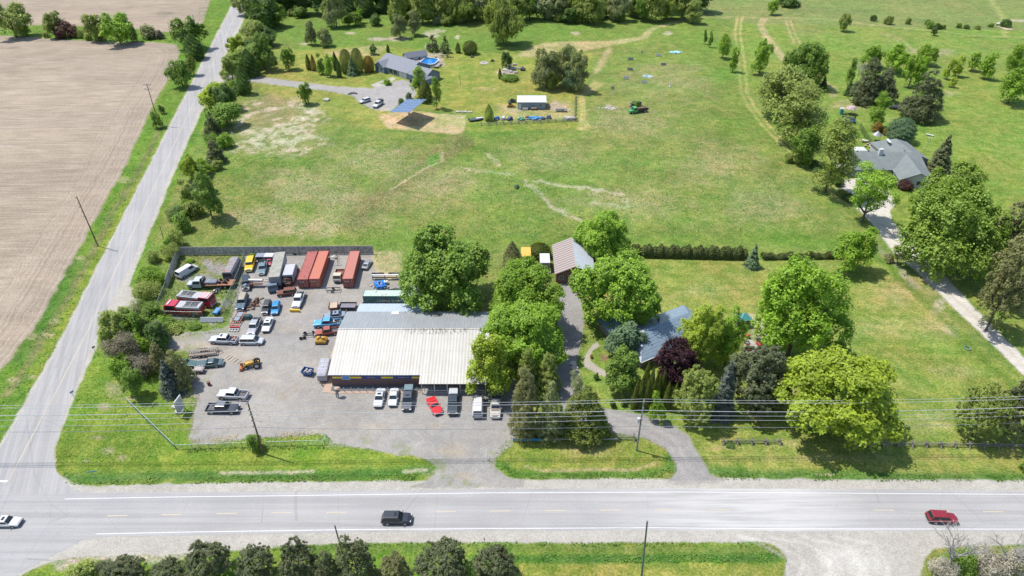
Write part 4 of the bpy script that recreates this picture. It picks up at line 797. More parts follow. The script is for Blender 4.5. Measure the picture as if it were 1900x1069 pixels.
# ---- near house with the blue-grey metal roof
E1 = P(1197, 662, 2.7); E2 = P(1290, 624, 2.7); rz = math.atan2(E2.y-E1.y, E2.x-E1.x); HL = 19.0; HD = 9.4
u = Vector((math.cos(rz), math.sin(rz), 0)); v = Vector((-math.sin(rz), math.cos(rz), 0)); c = E1+u*(HL/2-0.8)+v*(HD/2)
h1 = thing('ranch_house', (c.x, c.y, 0), rz, 'ranch house with blue grey metal tile roof behind the purple tree', 'house')
tile = new_mat('blue_tile_roof'); m, n, b = tile; oc = objc(n); sx = n.nodes.new("ShaderNodeSeparateXYZ"); n.links.new(oc, sx.inputs[0])
sw = mathn(n, 'FRACT', mathn(n, 'MULTIPLY', sx.outputs[1], 1/0.62)); cc = mixc(n, ramp(n, sw, 0.0, 0.22, 1, 0), (0.175, 0.235, 0.30), (0.07, 0.10, 0.13)); cc = mixc(n, ramp(n, noise(n, 0.9, 5, 0.7, oc), 0.42, 0.66, 0, .5), cc, (0.23, 0.29, 0.35)); n.links.new(cc, b.inputs['Base Color']); bump(n, sw, 0.7, 0.04, b); b.inputs['Roughness'].default_value = 0.42; TILE = m
SIDE = M('grey_brick', (0.24, 0.23, 0.22), 0.9, 0, 0.2, 6)
wl, rf, mm = gable_part(h1, 0, 0, 0, HL, HD, 2.5, 5.0, SIDE, TILE, 0.6, hip=4.2, hip2=3.6)
gable_part(h1, -6.2, 6.0, R(90), 7, 6.6, 2.5, 4.2, SIDE, TILE, 0.5, roofname='wing_roof', wallname='wing_wall', proud=0.01)
for x in (-7, -4.5, -0.5, 3.5, 7): win(h1, Matrix.Identity(4), x, -HD/2, 1.0, 1.5, 1.1)
q = MB(); q.bx(-2.6, -1.6, -HD/2-0.06, -HD/2-0.004, 0, 2.05); q.build('door', WOODB, h1)
q = MB(); q.bx(-HL/2-.62, HL/2+.62, -HD/2-.74, -HD/2-.62, 2.12, 2.26); q.build('gutter', WHITE, h1)
q = MB(); q.bx(-1.0, -0.8, 1.0, 1.2, 4.2, 5.4); q.build('vent_pipe', DKGREY, h1); q = MB(); q.bx(7.9, 8.3, -0.3, 0.1, 4.8, 5.15); q.build('roof_vent', WHITE, h1)
lost = M('bare_batten', (0.20, 0.12, 0.09), 0.9); r3 = random.Random(4)
for i in range(9):
    x = -5.6+i*0.62; yy = -HD/2-0.1+r3.uniform(0, .3)+i*0.09; sl_ = (5.0-2.5)/(HD/2); z = 2.5+(yy+HD/2)*sl_+0.02; q = MB(); q.slab([(x, yy, z), (x+.5, yy, z), (x+.5, yy+.28, z+.28*sl_), (x, yy+.28, z+.28*sl_)], 0.015); q.build('missing_tile_patch', lost, h1)
# ---- house on the right (grey shingle)
SHG = new_mat('grey_shingle'); m, n, b = SHG; f = noise(n, 5, 5, 0.8, objc(n)); f2 = noise(n, 0.5, 4, 0.6, objc(n)); cc = mixc(n, ramp(n, f, .3, .7), (0.125, 0.145, 0.142), (0.17, 0.19, 0.186)); cc = mixc(n, 1, cc, mixc(n, ramp(n, f2, .3, .7), (.9, .9, .9), (1.08, 1.08, 1.08)), 'MULTIPLY'); n.links.new(cc, b.inputs['Base Color']); b.inputs['Roughness'].default_value = 0.9; SHG = m
STUC = M('pale_stucco', (0.42, 0.41, 0.39), 0.9, 0, 0.08)
a = P(1572, 314, 2.7); e = P(1664, 313, 2.7); rg1 = P(1584, 281.5, 5.2); rg2 = P(1712, 281, 5.2)
c = Vector(((a.x+P(1718, 310, 2.7).x)/2, 0, 0)); yfr = a.y+0.5; yrr = rg1.y; Lr = rg2.x-rg1.x+2
h2 = thing('farm_house', (c.x, yrr, 0), 0, 'long pale walled house with green grey shingle roof and white chimney, right side', 'house')
dpt = (yrr-yfr)*2
gable_part(h2, 0, 0, 0, Lr, dpt, 2.6, 5.1, STUC, SHG, 0.5)
pk = P(1708, 320, 4.9); lf = P(1676, 331, 2.6); rt = P(1730, 323, 2.6); rgs = P(1685, 288.6, 4.9)
ang = math.atan2(rgs.y-pk.y, rgs.x-pk.x); wdt = (lf-rt).length-0.8; ln_ = (rgs-pk).length+5
cx = pk.x+math.cos(ang)*(ln_/2-0.3)-c.x; cy = pk.y+math.sin(ang)*(ln_/2-0.3)-yrr
_, _, mw = gable_part(h2, cx, cy, ang, ln_, wdt, 2.6, 4.9, STUC, SHG, 0.5, roofname='wing_roof', wallname='wing_wall', proud=0.012)
win(h2, mw, -ln_/2, -0.9, 1.0, 2.0, 1.2, face='-x')
bk = P(1656, 253, 5.0); w3 = P(1620, 266, 2.6); e3 = P(1685, 266, 2.6)
cyy = bk.y-yrr
gable_part(h2, P(1657, 266, 3).x-c.x, cyy/2+0.5, R(92), cyy+1, 11.5, 2.6, 5.0, STUC, SHG, 0.5, roofname='back_wing_roof', wallname='back_wing_wall', hip2=3.0, proud=-0.012)
q = MB(); cp = P(1635, 285, 5.2); q.box((cp.x-c.x, -0.9, 5.2), (1.2, 1.0, 2.6)); q.build('chimney', WHITE, h2)
q = MB(); q.slab([(P(1650, 266, 4.7).x-c.x, cyy/2+1.5, 4.9), (P(1655, 266, 4.7).x-c.x, cyy/2+1.5, 4.9), (P(1655, 266, 4.7).x-c.x+.3, cyy/2+4.5, 4.95), (P(1650, 266, 4.7).x-c.x+.3, cyy/2+4.5, 4.95)], .05); q.build('skylight', WHITE, h2)
for x in (-10, -6.5, -3, 0.5, 8): q = MB(); q.bx(x, x+.35, 1.0, 1.35, 4.55, 5.0); q.build('roof_vent', DKGREY, h2)
q = MB(); q.bx(-Lr/2+1.5, -Lr/2+6.5, -dpt/2-.06, -dpt/2-.004, 0.02, 2.2); gd = q.build('garage_door', WHITE, h2); q = MB(); [q.bx(-Lr/2+1.5, -Lr/2+6.5, -dpt/2-.075, -dpt/2-.063, z, z+.04) for z in (.55, 1.1, 1.65)]; q.build('door_rib', GREYM, gd)
win(h2, Matrix.Identity(4), 0, -dpt/2, 1, 1.8, 1.1); win(h2, Matrix.Identity(4), 4, -dpt/2, 1, 1.2, 1.1); q = MB(); q.bx(-2.6, -1.7, -dpt/2-.06, -dpt/2-.004, 0, 2); q.build('door', DOORM, h2)
# ---- far house with the grey roof and blue walls
BLW = M('blue_siding', (0.17, 0.215, 0.27), 0.8, 0, 0.08); SH2 = M('mid_grey_shingle', (0.19, 0.20, 0.225), 0.9, 0, 0.14, 5)
fa = P(697, 118, 2.8); fb = P(751, 134, 2.8); rz = math.atan2(fb.y-fa.y, fb.x-fa.x); rA = P(717, 96, 5.8)
u = Vector((math.cos(rz), math.sin(rz), 0)); v = Vector((-math.sin(rz), math.cos(rz), 0)); dh = max(4.0, min(7.0, (rA-fa).dot(v))); Lm = (fb-fa).length+1.0
c = fa+u*(Lm/2)+v*dh
h3 = thing('blue_house', (c.x, c.y, 0), rz, 'pale blue sided house with grey shingle roof beside the far swimming pool', 'house')
gable_part(h3, 0, 0, 0, Lm, dh*2-0.8, 2.8, 5.6, BLW, SH2, 0.5)
fgx = -Lm/2+3.4
gable_part(h3, fgx, -dh+2.2, R(90), 6.5, 5.4, 2.8, 4.6, BLW, SH2, 0.35, roofname='porch_gable_roof', wallname='gable_wall', proud=0.012)
c2 = local(c, rz, P(790, 131, 3.0)); gable_part(h3, c2.x-1.5, c2.y-1.5, R(2), 13, 9, 2.7, 4.9, BLW, SH2, 0.5, roofname='wing_roof', wallname='wing_wall', proud=-0.012)
gable_part(h3, c2.x+4.6, c2.y-5.2, R(90), 4.5, 4.2, 2.4, 3.7, BLW, SH2, 0.3, roofname='annex_roof', wallname='annex_wall', proud=0.006)
I4 = Matrix.Identity(4)
for x in (fgx-1.1, fgx+1.1): win(h3, I4, x, -dh+2.2-3.25, 0.9, 0.9, 1.3)
for x in (-0.5, 2.2): win(h3, I4, x, -dh+0.4, 0.6, 2.0, 1.7, glass=GLASS)
q = MB(); q.bx(Lm/2-4.9, Lm/2-0.6, -dh+0.34, -dh+0.396, 0.02, 2.3); q.build('garage_door', WHITE, h3)
# ---- white-roofed shed on the far lot
g0 = P(961, 203); g1_ = P(1012, 203); wS = g1_.x-g0.x; dS = 6.5
sh = thing('metal_shed', (g0.x, g0.y, 0), 0, 'blue grey shed with a bright white metal roof among stored junk', 'shed')
q = MB(); q.add([(0, 0, 0), (wS, 0, 0), (wS, dS, 0), (0, dS, 0), (0, 0, 2.9), (wS, 0, 2.9), (wS, dS, 2.9), (0, dS, 2.9), (0, dS/2, 3.9), (wS, dS/2, 3.9)], [(0, 1, 5, 4), (1, 2, 6, 9, 5), (2, 3, 7, 6), (3, 0, 4, 8, 7)]); q.build('wall', ribbed('shed_wall', (0.20, 0.25, 0.29), (0.18, 0.22, 0.26), 0.6, 0), sh)
RWS = ribbed('shed_roof', (0.55, 0.57, 0.59), (0.50, 0.52, 0.54), 0.9, 0)
slope_roof('roof', RWS, (-.3, -.4, 2.85), (wS+.3, -.4, 2.85), (wS+.3, dS/2, 4.0), (-.3, dS/2, 4.0), .08, sh); slope_roof('roof', RWS, (-.3, dS/2+.004, 4.0), (wS+.3, dS/2+.004, 4.0), (wS+.3, dS+.4, 2.85), (-.3, dS+.4, 2.85), .08, sh)
q = MB(); q.bx(0.3, 1.2, -.05, -.004, 0, 2.1); q.build('door', WHITE, sh); q = MB(); q.bx(3.8, 6.2, -.06, -.004, 0.02, 2.4); q.build('sliding_door', BLW, sh); win(sh, I4, wS-1.8, 0, 1.3, 1.0, .6)
# garden shed behind the far house
g0 = P(771, 113); sh2 = thing('garden_shed', (g0.x, g0.y, 0), R(28), 'small white sided shed behind the far blue house', 'shed')
gable_part(sh2, 0, 0, 0, 9.5, 4.6, 2.6, 4.2, M('white_siding', (0.42, 0.45, 0.48), .8), M('dark_shingle', (0.13, 0.14, 0.17), .9), .3); win(sh2, I4, -2.5, -2.3, 1, .9, 1); win(sh2, I4, 1.0, -2.3, 1, .9, 1)
# ---- solar tracker
b0 = Vector((0,0,0)); sol = thing('solar_tracker', (b0.x, b0.y, 0), 0, 'large tilted blue solar panel array on one post above a dark square of shade', 'solar panel')
def unshade(px, py, sx_, sy_):
    best = None
    for i in range(100):
        z = 2+i*0.08; p = P(px, py, z); s = p-sd*(z/sd.z); e = (Vector(proj(s.x, s.y))-Vector((sx_, sy_))).length
        if best is None or e < best[0]: best = (e, p)
    return best[1]
cn = [unshade(723.2, 207.8, 735.8, 227.8), unshade(759.7, 208.3, 777.5, 241), unshade(791.5, 184, 806.5, 220), unshade(752, 183.5, 763.5, 206.3)]
cn[3] = cn[0]+cn[2]-cn[1]; cc4 = (cn[0]+cn[2])/2; print('solar', cn)
b0 = Vector((cc4.x, cc4.y, 0)); sol.location = b0
q = MB(); q.tube([(0, 0, 0), (0, 0, cc4.z-0.15)], [0.35, 0.25], 10); q.build('post', GALV, sol); q = MB(); q.box((0, 0, 0.15), (1.8, 1.8, 0.3)); q.build('footing', CONC, sol)
SP = M('solar_cell', (0.045, 0.095, 0.21), 0.25, 0, 0.1, 2, 0.6)
o4 = [Vector((p.x-b0.x, p.y-b0.y, p.z)) for p in cn]; q = MB(); q.slab(o4, 0.12); fr = q.build('panel_frame', WHITE, sol)
nn = (o4[1]-o4[0]).cross(o4[2]-o4[0]).normalized()
for i in range(6):
    for j in range(5):
        f = lambda s, t: (o4[0].lerp(o4[1], s)).lerp(o4[3].lerp(o4[2], s), t)+nn*0.03
        s0, s1_, t0, t1 = (i+.04)/6, (i+.96)/6, (j+.03)/5, (j+.97)/5; q = MB(); q.slab([f(s0, t0), f(s1_, t0), f(s1_, t1), f(s0, t1)], 0.022); q.build('solar_cell', SP, sol)
# ---------------- road vehicles ----------------
TAIL = M('tail_lamp', (0.35, 0.02, 0.02), 0.3); LAMP = M('head_lamp', (0.6, 0.62, 0.62), 0.15); TYRE = BLACK; RIMM = M('rim_metal', (0.38, 0.39, 0.40), 0.35, 0.6); TRIM = M('black_trim', (0.03, 0.03, 0.033), 0.5); BEDL = M('bed_liner', (0.10, 0.10, 0.105), 0.85, 0, 0.3)
wheel_cache = {}
def add_wheels(t, xs, y, r=0.34, wd=0.24, rim=RIMM):
    for x in xs:
        for s in (-1, 1):
            k = (r, wd, s)
            if k not in wheel_cache:
                q = MB(); q.cyl((0, 0, 0), r, wd, 18, 'y'); a = q.mesh('wheel', TYRE); q = MB(); q.cyl((0, s*(wd/2+0.006), 0), r*0.6, 0.03, 12, 'y'); q.cyl((0, s*(wd/2+0.03), 0), r*0.2, 0.03, 8, 'y'); wheel_cache[k] = (a, q.mesh('rim', RIMM))
            w_ = bpy.data.objects.new('wheel', wheel_cache[k][0]); COL.objects.link(w_); w_.parent = t; w_.location = (x, s*y, r)
            m_ = bpy.data.objects.new('rim', wheel_cache[k][1]); COL.objects.link(m_); m_.parent = w_
def ring(x, w_, zb, zt, ch=0.12):
    return [(x, -w_*.93, zb), (x, -w_, zb+0.22), (x, -w_, max(zb+.25, zt-ch)), (x, -w_*.86, zt), (x, w_*.86, zt), (x, w_, max(zb+.25, zt-ch)), (x, w_, zb+0.22), (x, w_*.93, zb)]
KIND = {
 'sedan': dict(L=4.75, W=1.82, H=1.44, wb=(-1.38, 1.42), st=[(-2.37, .84, .62), (-2.30, .92, .88), (-2.0, .98, .95), (-1.4, 1, .96), (0, 1, .93), (.95, 1, .93), (1.7, .98, .82), (2.15, .92, .72), (2.37, .78, .55)], cab=(1.0, .3, -.85, -1.65), belt=.93),
 'suv': dict(L=4.75, W=1.9, H=1.70, wb=(-1.4, 1.42), st=[(-2.37, .88, .7), (-2.32, .95, 1.02), (-1.5, 1, 1.06), (0, 1, 1.04), (1.0, 1, 1.03), (1.8, .98, .96), (2.2, .92, .86), (2.37, .82, .62)], cab=(1.05, .4, -1.95, -2.28), belt=1.03, r=.37),
 'minivan': dict(L=5.0, W=1.95, H=1.74, wb=(-1.5, 1.5), st=[(-2.5, .88, .7), (-2.45, .96, .98), (-1.5, 1, 1.0), (1.2, 1, .98), (1.8, .98, .88), (2.3, .9, .76), (2.5, .78, .56)], cab=(1.6, .75, -2.05, -2.40), belt=.98),
 'van': dict(L=5.6, W=2.0, H=2.08, wb=(-1.75, 1.75), st=[(-2.8, .9, .75), (-2.76, .97, 1.18), (0, 1, 1.2), (1.6, 1, 1.18), (2.2, .97, 1.02), (2.65, .9, .86), (2.8, .82, .62)], cab=(1.95, 1.2, -2.62, -2.74), belt=1.18, r=.37),
 'boxy': dict(L=4.9, W=1.95, H=1.88, wb=(-1.45, 1.5), st=[(-2.45, .93, .75), (-2.42, .98, 1.2), (0, 1, 1.2), (.9, 1, 1.18), (2.2, .97, 1.1), (2.42, .93, 1.02), (2.45, .9, .65)], cab=(.85, .6, -2.28, -2.38), belt=1.18, r=.4),
 'sports': dict(L=4.5, W=1.88, H=1.2, wb=(-1.25, 1.35), st=[(-2.25, .8, .6), (-2.15, .92, .86), (-1.4, 1, .9), (-.3, .96, .82), (.6, .97, .82), (1.5, 1, .74), (2.05, .86, .58), (2.25, .6, .42)], cab=(.65, .02, -.55, -1.25), belt=.82),
 'coupe': dict(L=5.3, W=1.95, H=1.34, wb=(-1.5, 1.6), st=[(-2.65, .88, .6), (-2.6, .94, .82), (-1.4, 1, .92), (0, 1, .88), (1.0, 1, .88), (2.4, .96, .82), (2.62, .9, .7), (2.65, .84, .5)], cab=(.65, .0, -.95, -2.0), belt=.87),
 'pickup': dict(L=5.7, W=2.0, H=1.86, wb=(-1.75, 1.8), st=[(-1.0, 1, 1.14), (0, 1, 1.14), (1.2, 1, 1.14), (2.3, .97, 1.04), (2.75, .92, .94), (2.85, .86, .62)], cab=(1.2, .65, -.75, -.98), belt=1.13, r=.39, bed=(-2.85, -1.0)),
 'crewcab': dict(L=5.9, W=2.0, H=1.9, wb=(-1.85, 1.9), st=[(-1.25, 1, 1.16), (0, 1, 1.16), (1.3, 1, 1.16), (2.35, .97, 1.08), (2.85, .92, .98), (2.95, .86, .64)], cab=(1.35, .75, -1.0, -1.22), belt=1.15, r=.4, bed=(-2.95, -1.25)),
}
def frustum_quad(K, f, inset=(0.1, 0.1, 0.12, 0.12), off=0.014, th=0.012):
    a, b2, c, d = f; a, b2, c, d = map(Vector, (a, b2, c, d))
    def at(u, v): return a.lerp(b2, u).lerp(d.lerp(c, u), v)
    l, r_, bo, to = inset; q = [at(l, bo), at(1-r_, bo), at(1-r_, 1-to), at(l, 1-to)]
    nn = (q[1]-q[0]).cross(q[2]-q[0]).normalized()*off; K.slab([p+nn for p in q], th)
def vehicle(kind, col, px, py, rearpx, frontpx, label, cat='car', name=None, group='vehicles parked in the yard', mat=None, wheels=True, scale=1.0, glass=GLASS, sunroof=False, cap=None, rearwin=True, hoodcol=None, sidewin=True, roofcol=None, az=None, load=None):
    k = KIND[kind]; g = P(px, py, 0.75*scale); a = P(*rearpx, 0.7); b2 = P(*frontpx, 0.7)
    rz = math.atan2(b2.y-a.y, b2.x-a.x) if az is None else R(az)
    nm = name or {'pickup': 'pickup_truck', 'crewcab': 'pickup_truck', 'van': 'cargo_van', 'minivan': 'minivan', 'suv': 'suv', 'boxy': 'old_wagon', 'sports': 'sports_car', 'coupe': 'classic_coupe'}.get(kind, 'sedan')
    t = thing(nm, (g.x, g.y, 0), rz, label, cat, group); t.scale = (scale,)*3
    pm = mat or paint(str(col), col); W2 = k['W']/2; r = k.get('r', .335); zb = .3 if kind in ('sedan', 'minivan', 'coupe', 'sports') else .4
    if kind == 'sports': zb = .2
    q = MB(); q.loft([ring(x, W2*w_, zb if 0 < i < len(k['st'])-1 else zb+.1, zt) for i, (x, w_, zt) in enumerate(k['st'])], smooth=False)
    cf, rf_, rr, cr = k['cab']; H = k['H']; wb_ = W2*0.87; wt = W2*0.76; zt0 = k['belt']-0.05
    b0 = [(cr, -wb_, zt0), (cf, -wb_, zt0), (cf, wb_, zt0), (cr, wb_, zt0)]; t0 = [(rr, -wt, H-.03), (rf_, -wt, H-.03), (rf_, wt, H-.03), (rr, wt, H-.03)]
    t1 = [(rr+.08, -wt*.88, H), (rf_-.08, -wt*.88, H), (rf_-.08, wt*.88, H), (rr+.08, wt*.88, H)]
    q.loft([b0, t0, t1]); body = q.build('body', pm, t); bv = body.modifiers.new('bevel', 'BEVEL'); bv.width = {'sedan': .13, 'suv': .13, 'sports': .05, 'crewcab': .1, 'minivan': .12, 'van': .12}.get(kind, .06); bv.segments = 3; bv.limit_method = 'ANGLE'; bv.angle_limit = R(22)
    if hoodcol: qq = MB(); s_ = k['st']; xa, xb = cf+.08, s_[-2][0]-.05; za = np.interp(xa, [s[0] for s in s_], [s[2] for s in s_]); zb_ = np.interp(xb, [s[0] for s in s_], [s[2] for s in s_]); qq.slab([(xa, -W2*.78, za+.015), (xb, -W2*.74, zb_+.015), (xb, W2*.74, zb_+.015), (xa, W2*.78, za+.015)], .012); qq.build('hood', hoodcol, t)
    if roofcol: qq = MB(); qq.bx(rr+.12, rf_-.12, -wt*.84, wt*.84, H+.004, H+.016); qq.build('roof_panel', roofcol, t)
    if sunroof: qq = MB(); qq.bx(rf_-.75, rf_-.3, -wt*.5, wt*.5, H+.004, H+.014); qq.build('sunroof', GLASS, t)
    qq = MB(); frustum_quad(qq, (b0[1], b0[2], t0[2], t0[1]), (.04, .04, .12, .06)); qq.build('windshield', glass, t)
    if rearwin: qq = MB(); frustum_quad(qq, (b0[3], b0[0], t0[0], t0[3]), (.07, .07, .14, .10)); qq.build('rear_window', glass, t)
    for s in (0, 1):
        qq = MB(); f = (b0[0], b0[1], t0[1], t0[0]) if s == 0 else (b0[2], b0[3], t0[3], t0[2])
        if kind == 'van':
            ins = (.66, .06, .12, .14) if s == 0 else (.06, .66, .12, .14); frustum_quad(qq, f, ins)
        elif kind in ('suv', 'minivan', 'boxy', 'sedan', 'crewcab'):
            frustum_quad(qq, f, (.03, .53, .12, .12)); frustum_quad(qq, f, (.49, .03, .12, .12))
        else: frustum_quad(qq, f, (.06, .06, .12, .12))
        if sidewin: qq.build('side_window', glass, t)
    if 'bed' in k:
        xa, xb = k['bed']; z = 1.1; qq = MB()
        qq.bx(xa, xb-.003, -W2+.02, -W2+.12, zb+.1, z); qq.bx(xa, xb-.003, W2-.12, W2-.02, zb+.1, z); qq.bx(xa, xa+.08, -W2+.122, W2-.122, zb+.1, z-.03); qq.bx(xb-.07, xb-.004, -W2+.122, W2-.122, zb+.1, z)
        bd = qq.build('bed', pm, t); qq = MB(); qq.bx(xa+.082, xb-.072, -W2+.124, W2-.124, .62, .72); 
        for s in (-1, 1): qq.box((k['wb'][0], s*(W2-.24), .82), (.9, .22, .2))
        qq.build('bed_floor', BEDL, bd)
        if cap: qq = MB(); qq.loft([[(xa, -W2*.93, z+.005), (xb, -W2*.93, z+.005), (xb, W2*.93, z+.005), (xa, W2*.93, z+.005)], [(xa+.12, -W2*.8, H-.06), (xb-.03, -W2*.8, H-.06), (xb-.03, W2*.8, H-.06), (xa+.12, W2*.8, H-.06)]]); qq.build('bed_cap', cap, bd)
        if load:
            r_ = random.Random(hash(label) % 999 if False else len(label)); cols = load
            for i in range(9):
                qq = MB(); qq.box((r_.uniform(xa+.4, xb-.4), r_.uniform(-W2+.4, W2-.4), .9+r_.uniform(0, .25)), (r_.uniform(.2, .8), r_.uniform(.15, .4), r_.uniform(.1, .35)), r_.uniform(0, 3)); qq.build('cargo_piece', cols[i % len(cols)], bd)
    if wheels:
        add_wheels(t, k['wb'], W2-.115, r)
        [MB().cyl((x, s*(W2+.001), r+.01), r*1.18, .012, 18, 'y').build('wheel_arch', TRIM, t) for x in k['wb'] for s in (-1, 1)]
    xe = k['st'][-1][0]; xr = k.get('bed', (k['st'][0][0],))[0]; wf = W2*k['st'][-2][1]; zt = k['st'][-2][2]
    for s in (-1, 1):
        qq = MB(); qq.box((k['st'][-2][0]+.02, s*wf*.74, zt-.12), (.22, .38*W2, .14), 0, .35); qq.build('headlight', LAMP, t)
        qq = MB(); qq.box((xr-.0, s*W2*.72, min(.82, k['st'][0][2]-.02)), (.07, .22, .16)); qq.build('taillight', TAIL, t)
        qq = MB(); qq.box((cf-.15, s*(W2+.1), k['belt']+.06), (.14, .2, .14)); qq.build('mirror', pm, t)
    qq = MB(); qq.box((xe+.02, 0, .5), (.14, W2*1.5, .2)); qq.build('front_bumper', CHROME if kind in ('pickup', 'coupe', 'boxy') else TRIM, t)
    qq = MB(); qq.box((xr-.04, 0, .55), (.12, W2*1.7, .18)); qq.build('rear_bumper', CHROME if kind in ('pickup', 'crewcab', 'coupe', 'boxy') else TRIM, t)
    return t
WH = (0.46, 0.46, 0.47); SIL = (0.30, 0.31, 0.33); BLK = (0.02, 0.022, 0.028); DGY = (0.055, 0.062, 0.075)
NOG = None
# on the main road
vehicle('suv', (0.016, 0.02, 0.03), 736, 961, (708, 962), (764, 962), 'black car driving right along the middle of the main road', 'suv', group='cars on the main road', sunroof=True, scale=.98)
vehicle('suv', (0.20, 0.015, 0.022), 1749, 960, (1722, 959), (1777, 962), 'dark red car driving on the main road at the right', 'suv', group='cars on the main road', scale=.95)
vehicle('sedan', WH, 11, 967, (-15, 967), (35, 967), 'white car entering the picture at the left edge of the main road', group='cars on the main road', sunroof=True, scale=.94)
vehicle('suv', (0.02, 0.03, 0.045), 426, 74, (420, 80), (430, 66), 'dark car far up the side road', 'suv', group=NOG, scale=1.0)
# in front of the workshop
F = 'cars parked in front of the workshop'
vehicle('sedan', (0.42, 0.44, 0.46), 704, 737, (708, 722), (700, 755), 'silver white coupe with sunroof, first car in front of the workshop', group=F, sunroof=True)
vehicle('sedan', WH, 730, 736, (733, 722), (728, 752), 'smaller white car second in front of the workshop', group=F, scale=.95)
vehicle('crewcab', DGY, 757, 740, (759, 722), (754, 760), 'dark grey truck with a blue grey bed cap in front of the workshop', 'pickup truck', group=F, cap=M('cap_slate', (.13, .19, .21), .4), sunroof=True)
vehicle('sports', (0.60, 0.01, 0.012), 806, 751.5, (798, 737), (815, 767), 'bright red sports car parked at a slant before the porch', group=F)
vehicle('crewcab', (0.022, 0.034, 0.045), 841, 747, (842, 726), (840, 768), 'black truck with a silver bed cap before the porch', 'pickup truck', group=F, cap=M('cap_silver', (.40, .41, .42), .35))
vehicle('van', (0.48, 0.48, 0.49), 887, 753, (886, 776), (888, 733), 'white passenger van at the right end before the porch', 'van', group=F)
vehicle('pickup', (0.42, 0.40, 0.37), 920, 753, (921, 735), (919, 770), 'old white pickup with a brown hood beside the white van', 'pickup truck', group=F, hoodcol=M('brown_hood', (.13, .08, .065), .6))
# left part of the yard
vehicle('pickup', WH, 432, 731.5, (456, 734), (408, 731), 'white pickup with an empty grey bed near the front of the yard', 'pickup truck')
vehicle('crewcab', (0.03, 0.035, 0.05), 413.5, 757, (380, 757), (446, 758), 'dark navy crew cab pickup nearest the utility pole', 'pickup truck', sunroof=True, roofcol=M('cover_grey', (.10, .11, .13), .5))
vehicle('crewcab', (0.44, 0.45, 0.48), 415, 630, (440, 632), (390, 630), 'white pickup with orange scrap in its bed', 'pickup truck', sunroof=True, load=[RUST, GREYM, M('orange_scrap', (.4, .08, .03), .7)], scale=.97)
vehicle('minivan', (0.42, 0.44, 0.46), 467, 631.5, (447, 632), (489, 632), 'white minivan parked behind the white pickup with scrap', 'minivan', scale=.97)
vehicle('coupe', (0.055, 0.095, 0.105), 388, 673, (411, 672), (365, 676), 'dark green grey old coupe below the flat car trailer', scale=1.0)
vehicle('coupe', (0.04, 0.09, 0.085), 345, 673, (330, 672), (356, 674), 'dark green old car half hidden by the brown conifers', scale=.9)
vehicle('crewcab', SIL, 472, 605, (480, 590), (464, 624), 'silver pickup with a dark bed beside the white sedan', 'pickup truck', scale=.95, load=[TRIM, BEDL])
vehicle('sedan', (0.47, 0.47, 0.47), 496.5, 601, (502, 588), (491, 616), 'white sedan with sunroof in the middle of the yard', sunroof=True)
vehicle('boxy', (0.018, 0.022, 0.028), 494.7, 571, (499, 562), (491, 583), 'black off road car beside the bright blue hatchback', 'suv', scale=.85, roofcol=M('black_soft_top', (.05, .055, .065), .8))
vehicle('suv', (0.01, 0.20, 0.50), 511.5, 571.5, (514, 561), (508, 584), 'bright blue hatchback beside the black off road car', scale=.88)
pk1 = vehicle('pickup', (0.48, 0.48, 0.48), 554, 555.5, (561, 541), (549, 571), 'white pickup behind the yellow plow blade', 'pickup truck', load=[GREYM, TRIM])
b_ = P(547.5, 579.5); pl = thing('snow_plow_blade', (b_.x, b_.y, 0), R(-2), 'yellow plow blade lying in front of the white pickup', 'plow blade'); q = MB()
pr = [(0.25, 0.05), (0.05, 0.12), (-.05, .35), (0.0, .6), (.16, .75)]; q.loft([[(x, y, z) for y, z in pr]+[(x, y+.06, z+.02) for y, z in pr[::-1]] for x in (-1.2, 1.2)]); q.build('blade', YELLOW, pl); q = MB(); [q.box((x, .3, .35), (.06, .25, .6)) for x in (-.9, -.3, .3, .9)]; q.build('rib', YELLOW, pl); q = MB(); q.box((0, .75, .3), (.9, .9, .12)); q.build('mount', TRIM, pl)
vehicle('boxy', (.1, .05, .045), 532, 542.5, (545, 541), (518, 544), 'rusty brown wagon below the boom truck', 'car', mat=rusty('rusty_wagon', (.12, .05, .045), amt=.6), scale=.88)
vehicle('boxy', (0.05, 0.085, 0.13), 449.5, 561, (455, 546), (444, 577), 'dull blue truck body with a pale patch on its roof', 'truck', name='old_truck', mat=rusty('dull_blue', (.07, .12, .17), (.04, .04, .05), .4), scale=1.05, roofcol=M('tan_patch', (.3, .26, .2), .8))
jp = vehicle('boxy', (.02, .03, .04), 456.5, 526, (457, 512), (456, 541), 'stripped black truck with bare engine bay next to the inner fence', 'truck', name='stripped_truck', scale=.98, rearwin=False)
q = MB(); [q.box((1.55+random.Random(i).uniform(-.5, .6), random.Random(i+9).uniform(-.6, .6), 1.28), (.45, .3, .25), i) for i in range(6)]; q.cyl((1.5, 0, 1.4), .32, .2, 12); q.build('engine', CHROME, jp)
vehicle('boxy', (.60, .36, .01), 464, 491, (467, 479), (460, 504), 'bright yellow boxy wagon in the back row of the yard', 'car', mat=paint('yellow_wagon', (.62, .38, .005)), scale=1.03)
t_ = vehicle('pickup', (.10, .17, .20), 487.5, 497, (490, 484), (484, 509), 'small blue grey truck with junk in its white bed', 'pickup truck', load=[M('bed_white', (.5, .5, .48), .7), RUST, TRIM], scale=.92)
vehicle('van', (.50, .50, .51), 347, 503, (333, 513), (364, 494), 'white cargo van alone in the weedy compound', 'van')
vehicle('sedan', (.20, .24, .29), 621, 584, (637, 583), (603, 586), 'slate grey sedan parked by the left back corner of the workshop', sunroof=True, scale=1.0)
vehicle('pickup', (.06, .27, .50), 607, 599, (629, 598), (583, 600), 'light blue old pickup beside the workshop wall', 'pickup truck', mat=paint('sky_blue', (.08, .30, .52)), load=[WHITE, TRIM])
